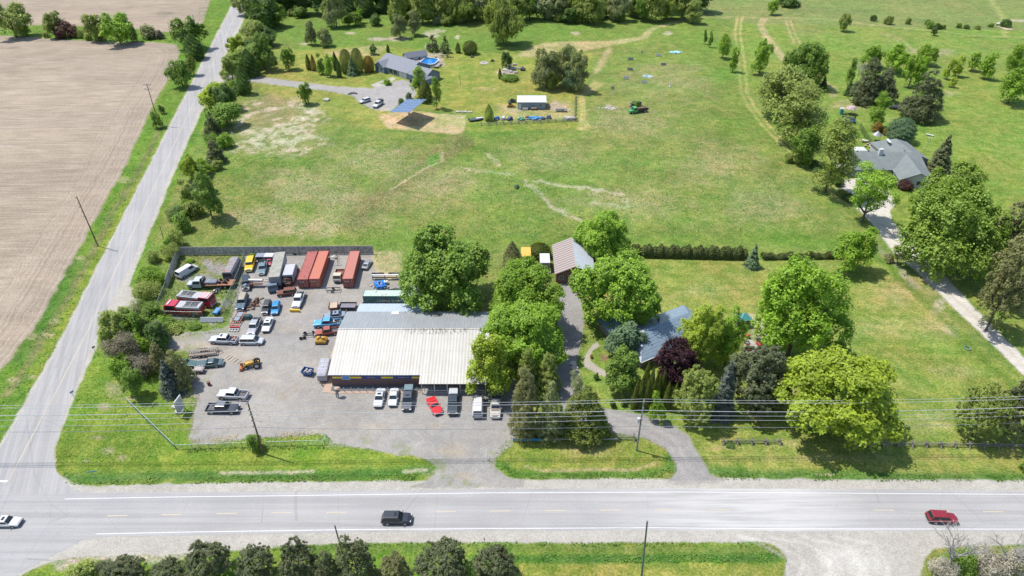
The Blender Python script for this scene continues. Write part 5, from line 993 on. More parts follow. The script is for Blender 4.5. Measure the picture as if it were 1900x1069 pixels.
vehicle('pickup', (.25, .07, .05), 607, 615, (622, 614), (592, 618), 'rusty red pickup without hood beside the yellow digger cab', 'pickup truck', mat=rusty('rusty_red', (.30, .085, .06), (.14, .06, .05), .4), scale=.9)
t_ = vehicle('sedan', (.22, .24, .25), 681, 490, (676, 497), (687, 481), 'stripped grey car shell right of the lone container', name='car_shell', sidewin=False, scale=.85, wheels=False)
# far drive
vehicle('suv', (.46, .47, .48), 677, 186.5, (687, 184), (667, 190), 'small white car on the far drive by the parked truck', group='cars at the far house', scale=.95)
vehicle('crewcab', (.46, .47, .48), 701.5, 193, (711, 186), (692, 200), 'white pickup on the far drive near the solar panel', 'pickup truck', group='cars at the far house', cap=TRIM)
vehicle('sedan', (.46, .47, .48), 1606, 333, (1596, 333), (1616, 333), 'white car parked in front of the right-hand house', group=NOG, az=5)
# ---------------- trucks, trailers, machinery ----------------
def lofted_cab(par, x0, x1, W_, z0, zb, zt, mat, slope=.25, name='cab', glassy=True):
    """a truck cab with its front at x1"""
    q = MB(); w2 = W_/2; q.loft([[(x0, -w2, z0), (x1, -w2, z0), (x1, w2, z0), (x0, w2, z0)], [(x0, -w2, zb), (x1, -w2, zb), (x1, w2, zb), (x0, w2, zb)], [(x0+.04, -w2*.92, zt), (x1-slope, -w2*.92, zt), (x1-slope, w2*.92, zt), (x0+.04, w2*.92, zt)]]); c = q.build(name, mat, par)
    a = [(x0, -w2, zb), (x1, -w2, zb), (x1, w2, zb), (x0, w2, zb)]; b = [(x0+.04, -w2*.92, zt), (x1-slope, -w2*.92, zt), (x1-slope, w2*.92, zt), (x0+.04, w2*.92, zt)]
    q = MB(); frustum_quad(q, (a[1], a[2], b[2], b[1]), (.05, .05, .05, .12)); q.build('windshield', GLASS, c)
    for f in ((a[0], a[1], b[1], b[0]), (a[2], a[3], b[3], b[2])): q = MB(); frustum_quad(q, f, (.12, .12, .06, .15)); q.build('side_window', GLASS, c)
    return c
def base(name, px, py, rear, front, label, cat, group=None, z=.8):
    g = P(px, py, z); a = P(*rear, z); b = P(*front, z); return thing(name, (g.x, g.y, 0), math.atan2(b.y-a.y, b.x-a.x), label, cat, group)
def B(par, name, mat, *boxes):
    q = MB(); [q.bx(*b) for b in boxes]; return q.build(name, mat, par)
# two fire engines
for (px, py, re, fr, lab) in ((364.5, 554, (325, 551), (401, 560), 'red fire engine with silver roof facing right, at the back of the pair'), (342, 571.5, (385, 575), (303, 571), 'red fire engine facing left, nearest the compound corner')):
    t = base('fire_engine', px, py, re, fr, lab, 'fire engine', 'fire engines in the compound', 1.5)
    FR = paint('fire_red', (.40, .012, .035)); FS = M('fire_silver', (.36, .36, .37), .5, .2)
    L_ = 8.0; lofted_cab(t, 1.3, 4.0, 2.45, .5, 1.75, 2.75, FR, .2); B(t, 'cab_roof', FR if 'facing left' in lab else M('fire_pink', (.50, .30, .30), .5), (1.4, 3.7, -1.1, 1.1, 2.754, 2.80))
    B(t, 'body', FR, (-4.0, 1.0, -1.22, 1.22, .55, 2.0)); B(t, 'upper_body', FS, (-4.0, 1.2, -1.2, 1.2, 2.003, 2.55)); B(t, 'hose_bed', M('hose_dark', (.07, .07, .07), .8), (-3.4, -.4, -.75, .75, 2.553, 2.57)); B(t, 'hose_rail', FS, (-3.6, -.3, .8, .92, 2.553, 2.75), (-3.6, -.3, -.92, -.8, 2.553, 2.75), (-1.9, -1.8, -.79, .79, 2.58, 2.72))
    B(t, 'gold_stripe', FY, (-3.9, .9, -1.235, -1.223, 1.3, 1.4), (-3.9, .9, 1.223, 1.235, 1.3, 1.4)); B(t, 'light_bar', M('beacon', (.5, .5, .55), .3), (3.0, 3.3, -.9, .9, 2.81, 2.95)); B(t, 'locker_door', FS, (-3.6, -2.4, -1.25, -1.236, .8, 1.28), (-3.6, -2.4, 1.236, 1.25, .8, 1.28), (-2.2, -.4, -1.25, -1.236, 1.42, 1.9)); B(t, 'bumper', CHROME, (4.0, 4.35, -1.2, 1.2, .5, .8)); add_wheels(t, (-2.4, 2.6), 1.12, .5, .3)
    for s in (-1, 1): B(t, 'headlight', LAMP, (4.002, 4.05, s*.95-.15, s*.95+.15, .95, 1.15))
# flatbed tow truck with a load
t = base('flatbed_truck', 394, 527, (436, 527), (351, 529), 'flatbed truck with white cab and rust brown deck in the compound', 'truck')
c = lofted_cab(t, 2.2, 4.3, 2.2, .55, 1.5, 2.35, M('cab_white', (.38, .41, .45), .5), .5); B(t, 'hood', M('cab_white', (.38, .41, .45), .5), (4.31, 5.5, -.9, .9, .6, 1.35)); B(t, 'deck', rusty('rust_deck', (.30, .14, .08), (.20, .08, .04), .5), (-5.2, 1.6, -1.2, 1.2, 1.0, 1.18)); B(t, 'chassis', DKGREY, (-4.8, 5.2, -.45, .45, .55, .95)); B(t, 'tool_rack', TRIM, (1.65, 2.1, -1.1, 1.1, .9, 2.3), (2.0, 2.15, .4, 1.1, 2.31, 2.8)); add_wheels(t, (-3.2, -2.1, 4.7), 1.0, .46, .3)
g = P(390, 520.5, 1.8); tt = base('car_body_shell', 388, 524, (396, 524), (380, 524), 'grey stripped car body strapped on the rust brown deck', 'car body', z=1.3); tt.location.z = 1.18
q = MB(); q.loft([ring(x, .8*w_, .05, zt) for x, w_, zt in ((-1.9, .9, .5), (-1.6, 1, .6), (-.2, 1, .62), (.9, 1, .6), (1.9, .9, .45))]); q.build('body', M('shell_slate', (.14, .16, .19), .5), tt); B(tt, 'strap', WHITE, (.1, .17, -.83, .83, .06, .66))
tt = base('axle_assembly', 415, 523, (422, 523), (408, 523), 'dark axle and frame parts at the rear of the rust brown deck', 'truck part', z=1.3); tt.location.z = 1.18
q = MB(); q.bx(-1.2, 1.2, -.5, -.38, .2, .35); q.bx(-1.2, 1.2, .38, .5, .2, .35); q.bx(-.2, .2, -.6, .6, .2, .45); q.build('frame', TRIM, tt); q = MB(); [q.cyl((x, s*.6, .35), .34, .2, 12, 'y') for x in (-.7, .8) for s in (-1, 1)]; q.build('wheel', TYRE, tt)
# motorhome-like grey truck with rusty roof
t = base('step_van', 429, 494.5, (439, 478), (421, 512), 'grey box body van with rust streaked roof beside the inner fence', 'van', z=2.2)
m_ = rusty('grey_rust_roof', (.24, .25, .27), (.24, .10, .07), .42, 1.3); q = MB(); q.loft([[(x, -1.15, .5), (x, -1.2, 1.2), (x, -1.15, 2.4), (x, -.85, 2.75), (x, .85, 2.75), (x, 1.15, 2.4), (x, 1.2, 1.2), (x, 1.15, .5)] for x in (-3.4, 3.4)]); q.build('body', M('step_grey', (.14, .15, .17), .6), t); q = MB(); q.bx(-3.3, 3.3, -.84, .84, 2.754, 2.77); [q.bx(x, x+.05, -.84, .84, 2.771, 2.81) for x in np.arange(-3, 3.2, .7)]; q.build('roof', m_, t)
B(t, 'windshield', GLASS, (3.404, 3.43, -.95, .95, 1.45, 2.3)); B(t, 'front_fascia', GREYM, (3.404, 3.5, -1.0, 1.0, .6, 1.3)); B(t, 'side_window', GLASS, (1.8, 3.0, -1.22, -1.2, 1.5, 2.1), (1.8, 3.0, 1.2, 1.22, 1.5, 2.1)); add_wheels(t, (-2.2, 2.2), 1.02, .42, .28)
# box semi trailer
a = P(508, 514, 3.6); b = P(519.5, 467.5, 3.6); t = thing('box_trailer', ((a.x+b.x)/2, (a.y+b.y)/2, 0), math.atan2(b.y-a.y, b.x-a.x), 'long grey tan roofed semi trailer left of the red containers', 'trailer'); Lb = (a-b).length/2
B(t, 'box', ribbed('trailer_side', (.26, .27, .29), (.22, .23, .25), .5, 0), (-Lb, Lb, -1.25, 1.25, 1.1, 3.58)); B(t, 'roof', M('trailer_roof', (.26, .255, .215), .8, 0, .25, 1), (-Lb+.03, Lb-.03, -1.22, 1.22, 3.583, 3.61)); B(t, 'chassis', DKGREY, (-Lb+.3, Lb-.3, -.5, .5, .8, 1.09)); add_wheels(t, (Lb-1.5, Lb-2.8), 1.0, .5, .4)
q = MB(); [q.tube([(-Lb+3, s*.8, 1.1), (-Lb+3, s*.8, 0)], .08, 6) for s in (-1, 1)]; q.build('landing_leg', GREYM, t); B(t, 'rear_door', GREYM, (-Lb-.03, -Lb-.003, -1.18, -.02, 1.15, 3.5), (-Lb-.03, -Lb-.003, .02, 1.18, 1.15, 3.5))
# boom truck
t = base('boom_truck', 507, 531, (506, 512), (506, 545), 'blue grey truck cab with a long white boom lying across behind it', 'truck')
c = lofted_cab(t, -.2, 1.9, 2.2, .5, 1.35, 2.1, M('slate_cab', (.12, .15, .20), .5), .3); B(t, 'chassis', DKGREY, (-3.2, .3, -.5, .5, .55, .9)); add_wheels(t, (-2.4, 1.2), .95, .45, .3)
BW = rusty('boom_white', (.46, .43, .40), (.28, .14, .10), .38, 2.0)
bm_ = base('crane_boom', 488, 519, (467, 516), (530, 517), 'long white and rust lattice boom lying across the yard', 'crane boom', z=1.6)
q = MB(); q.bx(-4.5, 0, -.55, .1, 1.3, 1.75); q.bx(0, 6.2, .15, .3, 1.5, 1.68); q.bx(0, 6.2, -.6, -.45, 1.5, 1.68); [q.box((x+.4, -.15, 1.6), (.08, .9, .08), .5*(-1)**i) for i, x in enumerate(np.arange(0, 6, .9))]; q.build('boom', BW, bm_)
q = MB(); q.bx(-3.8, 0, -1.1, -.6, .9, 1.15); q.bx(-2.8, -2.4, -1.3, -.4, .05, 1.0); q.bx(5.4, 6.6, -1.2, .8, .3, 1.45); q.box((6.0, -.2, 1.9), (1.5, .5, .5), .7, .5); q.tube([(5.2, -1.2, 1.4), (6.9, .9, 2.3)], .16, 6); q.tube([(5.0, .5, .4), (7.1, -1.3, 1.9)], .12, 6); q.build('turret', RUST, bm_); q = MB(); [q.cyl((x, y, .4), .4, .3, 12, 'y') for x in (5.0, 6.3) for y in (-1.5, -.6)]; q.build('wheel', TYRE, bm_); q = MB(); q.bx(-4.3, -.2, -.5, .05, 1.754, 1.77); q.build('deck_plate', M('boom_plate', (.5, .48, .46), .6), bm_)
# white box truck
t = base('box_truck', 538, 496.5, (533, 514), (544, 478), 'white box truck with its rear opening facing the viewer', 'truck', z=2.8)
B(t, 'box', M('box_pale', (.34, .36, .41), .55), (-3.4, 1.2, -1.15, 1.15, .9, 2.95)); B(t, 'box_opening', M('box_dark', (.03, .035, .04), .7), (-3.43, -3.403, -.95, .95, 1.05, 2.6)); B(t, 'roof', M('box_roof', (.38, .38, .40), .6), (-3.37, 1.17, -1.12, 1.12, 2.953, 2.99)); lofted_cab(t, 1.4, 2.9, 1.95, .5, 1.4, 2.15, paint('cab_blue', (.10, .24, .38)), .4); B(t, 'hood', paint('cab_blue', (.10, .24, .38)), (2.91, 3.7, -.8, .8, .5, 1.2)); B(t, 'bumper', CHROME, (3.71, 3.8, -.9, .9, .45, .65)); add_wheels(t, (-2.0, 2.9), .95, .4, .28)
# white-grey flat cap on a red car, behind the small truck
t = base('camper_shell', 492, 478, (480, 478), (503, 478), 'grey and white flat roofed camper shell at the back fence', 'camper shell'); B(t, 'roof', M('cap_white', (.46, .47, .48), .5), (0, 2.2, -.9, .9, 1.5, 1.6)); B(t, 'rear_roof', M('cap_grey', (.20, .22, .26), .5), (-2.1, -.01, -.9, .9, 1.48, 1.58)); B(t, 'side', GREYM, (-2.0, 2.1, -.85, .85, .45, 1.47)); B(t, 'window', GLASS, (-1.8, -.2, -.87, -.853, .9, 1.35), (.3, 1.9, -.87, -.853, .9, 1.35)); add_wheels(t, (-1.3, 1.3), .75, .33, .2)
vehicle('sedan', (.28, .02, .04), 500, 484, (502, 478), (498, 491), 'dark red small car squeezed beside the semi trailer', scale=.75)
# silver cargo trailer and skip
t = base('cargo_trailer', 600, 680.5, (605, 661), (596, 697), 'silver enclosed cargo trailer with hitch toward the viewer, left of the workshop', 'trailer', z=2.0)
q = MB(); q.loft([[(x, -.95*w_, .5), (x, -1*w_, .6), (x, -1*w_, 2.0*h), (x, -.8*w_, 2.15*h), (x, .8*w_, 2.15*h), (x, 1*w_, 2.0*h), (x, 1*w_, .6), (x, .95*w_, .5)] for x, w_, h in ((-2.3, 1, 1), (2.1, 1, 1), (2.5, .9, .86))]); q.build('box', M('trailer_silver', (.34, .34, .37), .4, .2), t); q = MB(); [q.bx(x, x+.07, -.95, .95, 2.154, 2.18) for x in (-2.2, -1.2, -.2, .7, 1.6)]; q.bx(-.1, .25, -.3, .0, 2.154, 2.26); q.bx(.1, .3, .25, .5, 2.154, 2.24); q.build('roof_bow', M('bow_white', (.5, .5, .5), .5), t); q = MB(); q.tube([(2.4, -.6, .45), (3.5, 0, .45)], .05, 5); q.tube([(2.4, .6, .45), (3.5, 0, .45)], .05, 5); q.cyl((3.3, 0, .4), .1, .6, 8); q.build('hitch', RUST, t); add_wheels(t, (-.4, .5), 1.0, .32, .2)
t = base('dumpster', 571, 690, (560, 690), (582, 690), 'small dark blue dumpster of scrap left of the silver trailer', 'dumpster', z=.6); t.rotation_euler.z = R(-14)
DB = paint('dark_blue', (.02, .07, .20)); q = MB(); a4 = lambda x, y, z: [(-x, -y, z), (x, -y, z), (x, y, z), (-x, y, z)]
q.loft([a4(.85, .55, .05), a4(1.1, .8, 1.1), a4(1.02, .72, 1.1), a4(.95, .66, .7)], caps=True); q.build('body', DB, t); q = MB(); [q.box((random.Random(i).uniform(-.6, .6), random.Random(i+50).uniform(-.4, .4), .85), (.5, .3, .2), i*1.3, .3) for i in range(7)]; q.build('scrap', M('scrap_pale', (.34, .31, .28), .8, 0, .4), t)
# loader tractor
t = base('loader_tractor', 466, 675, (488, 672), (445, 680), 'yellow tractor loader with a rust orange bucket in the open yard', 'tractor', z=.8); t.scale = (.93,)*3
TY = rusty('tractor_yellow', (.50, .28, .03), (.14, .07, .04), .35, 2.5); B(t, 'hood', TY, (-.6, 1.2, -.38, .38, .8, 1.35)); B(t, 'chassis', TRIM, (-1.4, 1.4, -.3, .3, .5, .79)); B(t, 'seat', BLACK, (-1.2, -.7, -.25, .25, 1.1, 1.25), (-1.35, -1.2, -.25, .25, 1.25, 1.7)); B(t, 'rear_deck', TY, (-1.6, -.61, -.5, .5, .8, 1.09))
for s in (-1, 1): q = MB(); q.tube([(-.7, s*.55, 1.6), (.8, s*.6, 1.45), (1.9, s*.6, .5)], .09, 6); q.build('loader_arm', TY, t)
q = MB(); pr = [(1.9, .9), (1.75, .5), (1.85, .12), (2.6, .05)]; q.loft([[(x, y, z) for x, z in pr]+[(x+.05, y, z+.06) for x, z in pr[::-1]] for y in (-.95, .95)]); q.bx(1.85, 2.4, -.98, -.93, .1, .75); q.bx(1.85, 2.4, .93, .98, .1, .75); q.build('bucket', rusty('bucket_orange', (.38, .12, .04), (.22, .09, .05), .5), t)
q = MB(); q.tube([(-.4, 0, 1.35), (-.6, 0, 1.75)], .03, 6); q.cyl((-.62, 0, 1.77), .2, .03, 12); q.build('steering_wheel', TRIM, t); add_wheels(t, (-1.1,), .85, .72, .42); add_wheels(t, (1.15,), .65, .42, .25)
# yellow digger body and wheels dolly
t = base('excavator_cab', 596, 631, (604, 631), (588, 631), 'yellow stripped digger body on the ground beside the workshop', 'digger part', z=.6); q = MB(); q.loft([a4(1.1, .8, .2), a4(1.15, .85, .8), a4(.8, .6, 1.15)]); q.box((-.5, .3, 1.4), (.5, .5, .5)); q.box((.55, .2, 1.35), (.4, .7, .4)); q.build('body', TY, t); B(t, 'track_frame', TRIM, (-1.1, 1.1, -.9, -.7, 0, .3), (-1.1, 1.1, .7, .9, 0, .3)); q = MB(); q.cyl((0, 0, 1.3), .25, .3, 10); q.build('engine', TRIM, t)
t = base('axle_dolly', 576, 621, (566, 622), (586, 620), 'bare truck frame with twisted black axles beside the rusty red pickup', 'truck frame', z=.4); q = MB(); q.bx(-1.6, 1.6, -.35, -.25, .5, .62); q.bx(-1.6, 1.6, .25, .35, .5, .62); q.tube([(-1.2, -.8, .4), (-1.2, .8, .4)], .07, 6); q.tube([(.6, -.8, .4), (.6, .8, .4)], .07, 6); q.build('frame', TRIM, t); q = MB(); [q.cyl((x, y, .36), .36, .2, 14, 'y') for x, y in ((-1.2, -.8), (-1.2, .8), (.6, .8), (-1.9, -.9))]; q.build('wheel', TYRE, t)
# cream cab-over truck with rusty bed
t = base('stake_truck', 628, 509, (632, 499), (624, 521), 'cream cabbed old truck with a rusty bed touching the lone container', 'truck', z=1.3); lofted_cab(t, .4, 2.0, 1.9, .5, 1.35, 2.1, M('cream', (.46, .40, .29), .6), .25); B(t, 'front_panel', WHITE, (2.01, 2.12, -.85, .85, .6, 1.2)); RB = rusty('bed_rust', (.22, .08, .05), (.12, .06, .05), .5); B(t, 'bed', RB, (-2.2, .2, -1, 1, .85, .95), (-2.2, .2, -1, -.93, .951, 1.35), (-2.2, .2, .93, 1, .951, 1.35), (-2.2, -2.13, -.92, .92, .951, 1.35)); B(t, 'chassis', DKGREY, (-2, 2.3, -.4, .4, .5, .84)); add_wheels(t, (-1.4, 1.3), .85, .4, .25)
def frame_trailer(px, py, re, fr, label, mat, L_=3.4, W_=1.7, rungs=3, wheels=True, deck=None, h=.5, name='utility_trailer', sides=True, tongue=True):
    t = base(name, px, py, re, fr, label, 'trailer', z=h); q = MB(); a = L_/2; w2 = W_/2
    q.bx(-a, a, -w2, -w2+.12, h, h+.14); q.bx(-a, a, w2-.12, w2, h, h+.14)
    for i in range(rungs+2): x = -a+i*(L_-.1)/(rungs+1); q.bx(x, x+.1, -w2+.121, w2-.121, h+.004, h+.13)
    q.build('frame', mat, t)
    if deck: B(t, 'deck', deck, (-a+.11, a-.11, -w2+.122, w2-.122, h+.02, h+.1+.036))
    if sides: B(t, 'side_rail', mat, (-a, a, -w2, -w2+.05, h+.145, h+.45), (-a, a, w2-.05, w2, h+.145, h+.45), (-a, -a+.05, -w2+.06, w2-.06, h+.145, h+.45))
    if tongue: q = MB(); q.tube([(a, -w2*.7, h), (a+1, 0, h-.05)], .05, 5); q.tube([(a, w2*.7, h), (a+1, 0, h-.05)], .05, 5); q.build('tongue', mat, t)
    if wheels: add_wheels(t, (-.1,), w2+.08, .32, .2)
    return t
frame_trailer(618.5, 568, (618, 575), (619, 560), 'small trailer with dull red sides behind the slate sedan', rusty('red_rail', (.26, .09, .07), amt=.3), 2.6, 1.9, 3, deck=WOODL, tongue=False)
frame_trailer(645.5, 568.5, (633, 569), (657, 569), 'black sided trailer with a slatted grey deck behind the workshop corner', TRIM, 3.6, 2.1, 5, deck=M('slat_grey', (.17, .16, .19), .7), tongue=False)
frame_trailer(618, 537, (604, 538), (631, 537), 'bare black axle frame lying in front of the cream truck', TRIM, 3.2, 1.3, 1, sides=False, tongue=False, name='chassis_frame')
t = frame_trailer(377, 654, (351, 656), (405, 650), 'rusty flat car trailer with a split deck and hitch on the right', rusty('trailer_rust', (.17, .12, .10), amt=.4), 5.6, 1.95, 12, sides=False, name='car_trailer', wheels=False); add_wheels(t, (-.6, .2), 1.05, .33, .22); B(t, 'deck', WOODG, (-2.6, 2.6, -.95, -.35, .66, .70), (-2.6, 2.6, .35, .95, .66, .70)); B(t, 'fender', RUST, (-1.1, .7, -1.2, -.97, .68, .74), (-1.1, .7, .97, 1.2, .68, .74))
t = frame_trailer(441, 592, (447, 582), (434, 604), 'long rack trailer with orange rails and glassy panels below the inner fence', rusty('orange_rail', (.34, .11, .06), amt=.3), 4.8, 1.9, 6, sides=False, name='rack_trailer', tongue=False); B(t, 'panel', M('glass_rack', (.22, .27, .30), .2), (-2.2, -.6, -.5, .6, .66, .74), (-.4, .8, -.6, .5, .66, .74)); B(t, 'post', WHITE, (-2.3, -2.2, -.9, -.8, .66, 1.3), (1.9, 2.0, .8, .9, .66, 1.3))
t = base('grille_frame', 434, 610, (424, 611), (446, 611), 'white steel grille frame with a dark red bar near the rack trailer', 'metal frame', z=.4); B(t, 'frame', WHITE, (-1, 1, -.6, -.5, .2, .35), (-1, 1, .1, .2, .2, .35), (-1, -.9, -.49, .09, .2, .35), (.9, 1, -.49, .09, .2, .35), (-.35, -.25, -.49, .09, .2, .35), (.25, .35, -.49, .09, .2, .35)); B(t, 'red_bar', RED, (-1, 1, .35, .6, .2, .6)); B(t, 'foot', TRIM, (-.9, -.8, -.4, -.3, 0, .2), (.8, .9, -.4, -.3, 0, .2))
t = base('scrap_hood', 459, 587, (453, 587), (465, 587), 'dark green curved hood panel beside the rack trailer', 'car part', z=.5); q = MB(); q.loft([[(x, -.8*w_, .1), (x, -.5*w_, .1+.75*w_), (x, .5*w_, .1+.75*w_), (x, .8*w_, .1)] for x, w_ in ((-1, .5), (-.4, .95), (.5, 1), (1, .6))]); q.build('panel', paint('dark_green', (.02, .05, .05)), t); B(t, 'edge_trim', TRIM, (-1, 1, -.86, -.8, 0, .1))
# rusty scrap heaps
def scrap(px, py, label, cols, n=26, rx=1.6, ry=1.0, h=.9, name='scrap_heap', cat='scrap heap', rz=0, piece='scrap_piece', lo=.25, hi=1.2, parts=4):
    g = P(px, py); t = thing(name, (g.x, g.y, 0), rz, label, cat); r = random.Random(px*7+py); qs = [MB() for _ in range(parts)]
    for i in range(n):
        x, y = r.gauss(0, rx*.45), r.gauss(0, ry*.45); x = max(-rx, min(rx, x)); y = max(-ry, min(ry, y)); z = max(.1, h*(1-(x/rx)**2*.7-(y/ry)**2*.5)*r.uniform(.2, 1)); q = qs[i % parts]
        if r.random() < .5: q.box((x, y, z), (r.uniform(lo, hi), r.uniform(.08, .35), r.uniform(.06, .3)), r.uniform(0, 3.1), r.uniform(-.4, .4))
        elif r.random() < .6: a = Vector((r.uniform(-1, 1), r.uniform(-1, 1), r.uniform(-.3, .5))).normalized()*r.uniform(lo, hi)/2; q.tube([Vector((x, y, z))-a, Vector((x, y, z))+a], r.uniform(.03, .09), 5)
        else: q.cyl((x, y, z), r.uniform(.12, .3), r.uniform(.1, .3), 10, r.choice('xyz'))
    for i, q in enumerate(qs): q.build(piece, cols[i % len(cols)], t)
    return t
scrap(473, 565, 'heap of rusty axles and springs left of the black off road car', [RUST, WOODB, M('light_rust', (.26, .14, .10), .8)], 46, 1.3, 2.4, .9, rz=-.25)
scrap(536, 522, 'rusty gearbox and engine pile right of the boom truck', [RUST, TRIM, M('boom_plate', (.5, .48, .46), .6)], 30, 1.7, 1.2, 1.3)
scrap(545, 470, 'pile of pale logs and dark metal behind the white box truck', [WOODL, TRIM, M('teal_part', (.06, .15, .22), .6)], 40, 2.2, 1.3, 1.3)
scrap(404, 543, 'dark stripped chassis parts with white bars right of the rear fire engine', [TRIM, M('deep_navy', (.02, .03, .06), .5), WHITE], 26, 2.0, 1.2, .8)
scrap(756, 521, 'brown crates and dark scrap under the edge of the broad tree', [WOODB, RUST, WHITE], 30, 2.6, 1.0, 1.0)
scrap(704, 533, 'white and grey odds and ends beside the blue barrels', [WHITE, GREYM, WOODL], 18, 2.2, .8, .5)
t = base('small_trailer', 403, 579, (398, 586), (408, 573), 'small bright blue box trailer in front of the fire engines', 'trailer', z=.5); B(t, 'box', paint('mid_blue', (.05, .20, .40)), (-1, 1, -.55, .55, .4, 1.0)); B(t, 'lid_rib', WHITE, (-.9, .9, -.05, .05, 1.003, 1.04)); B(t, 'hitch', TRIM, (1.0, 1.7, -.05, .05, .4, .48)); add_wheels(t, (0,), .65, .28, .18)
t = base('lean_to_board', 393, 590, (372, 590), (415, 590), 'long white edged grey board leaning at the foot of the compound', 'panel', z=.8); q = MB(); q.slab([(-2.5, -.7, .15), (2.5, -.7, .15), (2.5, 0, .85), (-2.5, 0, .85)], .06); q.build('board', M('board_grey', (.18, .21, .24), .6), t); B(t, 'top_edge', WHITE, (-2.5, 2.5, .0, .12, .8, .92))
t = base('yard_ladder', 433, 668, (425, 665), (443, 672), 'wooden ladder frame lying flat on the gravel near the loader', 'ladder', z=.05); t.rotation_euler.z = R(-30); q = MB(); q.bx(-1.9, 1.9, .65, .75, 0, .1); q.bx(-1.9, 1.9, -.75, -.65, 0, .1); q.build('rail', WOODL, t); [B(t, 'rung', WOODB if i % 2 else WOODL, (x, x+.07, -.648, .648, .01, .09)) for i, x in enumerate((-1.8, -1.0, -.2, .6, 1.5))]
t = base('oil_drum', 387.5, 712, (384, 712), (391, 712), 'dark red rusty drum standing alone on the gravel', 'drum', z=.4); q = MB(); q.cyl((0, 0, .45), .3, .9, 16); q.build('body', rusty('drum_red', (.14, .02, .025), amt=.4), t); q = MB(); [q.cyl((0, 0, z), .315, .03, 16) for z in (.02, .3, .6, .89)]; q.build('hoop', RUST, t)
t = base('utility_crate', 370, 687, (362, 687), (378, 687), 'small pale brown box trailer beside the brown conifers', 'trailer', z=.5); q = MB(); q.loft([a4(.9, .6, .45), a4(.95, .65, .9), a4(.75, .5, 1.05)]); q.build('box', M('crate_pale', (.33, .29, .27), .7, 0, .3), t); B(t, 'base', TRIM, (-.85, .85, -.55, .55, .25, .449)); add_wheels(t, (0,), .6, .26, .16)
# sculpture by the shop corner
g = P(627, 738); t = thing('scrap_sculpture', (g.x, g.y, 0), 0, 'scrap metal figure with a round tan top at the left front corner of the workshop', 'sculpture'); q = MB(); q.tube([(-.15, 0, 0), (-.2, 0, .9), (0, .1, 1.6)], [.1, .16, .28], 8); q.tube([(.25, -.1, 0), (.15, 0, .9), (0, .1, 1.6)], [.1, .14, .28], 8); q.build('body', M('sculpt_grey', (.22, .24, .25), .6, 0, .4), t); q = MB(); q.blob((.05, .3, 2.1), (.55, .5, .28), 3, 2, .15); q.build('cap', PINKC, t); B(t, 'arm', TRIM, (-.5, .6, .05, .2, 1.5, 1.68)); 
# yard sign with two white stones
g = P(339, 768); t = thing('yard_sign', (g.x, g.y, 0), R(83), 'tall double sided white sign board with grey lettering rows standing at the yard corner', 'sign'); B(t, 'board', WHITE, (-1.0, 1.0, -.08, .08, .8, 3.9)); B(t, 'post', GALV, (-1.1, -1.0, -.06, .06, 0, 3.95), (1.0, 1.1, -.06, .06, 0, 3.95)); q = MB(); r = random.Random(5)
for s in (-1, 1):
    for z in (3.0, 2.55, 2.1, 1.65, 1.25):
        x = -.85
        while x < .7: w_ = r.uniform(.12, .4); q.bx(x, min(.9, x+w_), s*.083-.002, s*.083+.002, z, z+.2); x += w_+.1
q.build('lettering', M('sign_grey', (.16, .20, .24), .7), t)
for i, (x, y, w_) in enumerate(((333, 765, .9), (326, 757, .7))): g = P(x, y); q = MB(); q.blob((0, 0, .3), (w_, w_*.7, .45), i, 2, .2); o = q.build('boulder', M('pale_stone', (.46, .43, .39), .9, 0, .2), None); o.location = g; tag(o, ('larger white boulder right beside the yard sign', 'smaller pale boulder left of the yard sign')[i], 'boulder', 'boulders at the yard sign')
# small road signs
def road_sign(px, py, label, col, wd=.6, h=2.2, rz=0, round_=False, hh=.45):
    g = P(px, py); t = thing('road_sign', (g.x, g.y, 0), rz, label, 'road sign'); q = MB(); q.tube([(0, 0, 0), (0, 0, h)], .035, 6); q.build('post', GALV, t); B(t, 'plate', col, (-wd/2, wd/2, -.05, -.037, h-hh, h)); return t
road_sign(180, 893, 'blue green street name blade on a post at the road corner', M('street_blue', (.05, .26, .34), .5), 1.5, 2.6, R(10), hh=.25)
road_sign(139, 740, 'small pale blue sign beside the side road', M('pale_blue_sign', (.30, .40, .50), .5), .7, 2.0, R(60))
road_sign(178, 655, 'small grey sign beside the side road, above the pale blue one', GREYM, .6, 1.8, R(60))
road_sign(899, 1010, 'thin brown marker post at the near edge of the main road', WOODB, .15, 1.6)
# tyre pile, loose tyre, barrels and shelf behind the containers
def torus(R_, r_, n=14, m=6):
    q = MB(); rings = []
    for i in range(n): a = 2*math.pi*i/n; rings.append([((R_+r_*math.cos(2*math.pi*j/m))*math.cos(a), (R_+r_*math.cos(2*math.pi*j/m))*math.sin(a), r_*math.sin(2*math.pi*j/m)) for j in range(m)])
    rings.append(rings[0]); return q.loft(rings, smooth=True, caps=False)
tme = torus(.24, .1).mesh('tyre', BLACK); r = random.Random(11)
for i in range(26):
    px = 712+i*1.95+r.uniform(-1, 1); py = 541+r.uniform(-3.2, 1.5)-i*.08; g = P(px, py); o = bpy.data.objects.new('scrap_tyre', tme); COL.objects.link(o); o.location = (g.x, g.y, .12+(i % 3)*.16); o.rotation_euler = (r.uniform(-.5, .5), r.uniform(-.5, .5), 0); tag(o, 'black tyre in the long heap behind the green container', 'tyre', 'tyres heaped behind the green container')
o = bpy.data.objects.new('scrap_tyre', tme); COL.objects.link(o); g = P(675.5, 567); o.location = (g.x, g.y, .48); o.scale = (1.4,)*3; o.rotation_euler = (R(75), 0, R(60)); tag(o, 'single tyre propped at the left end of the green container', 'tyre')
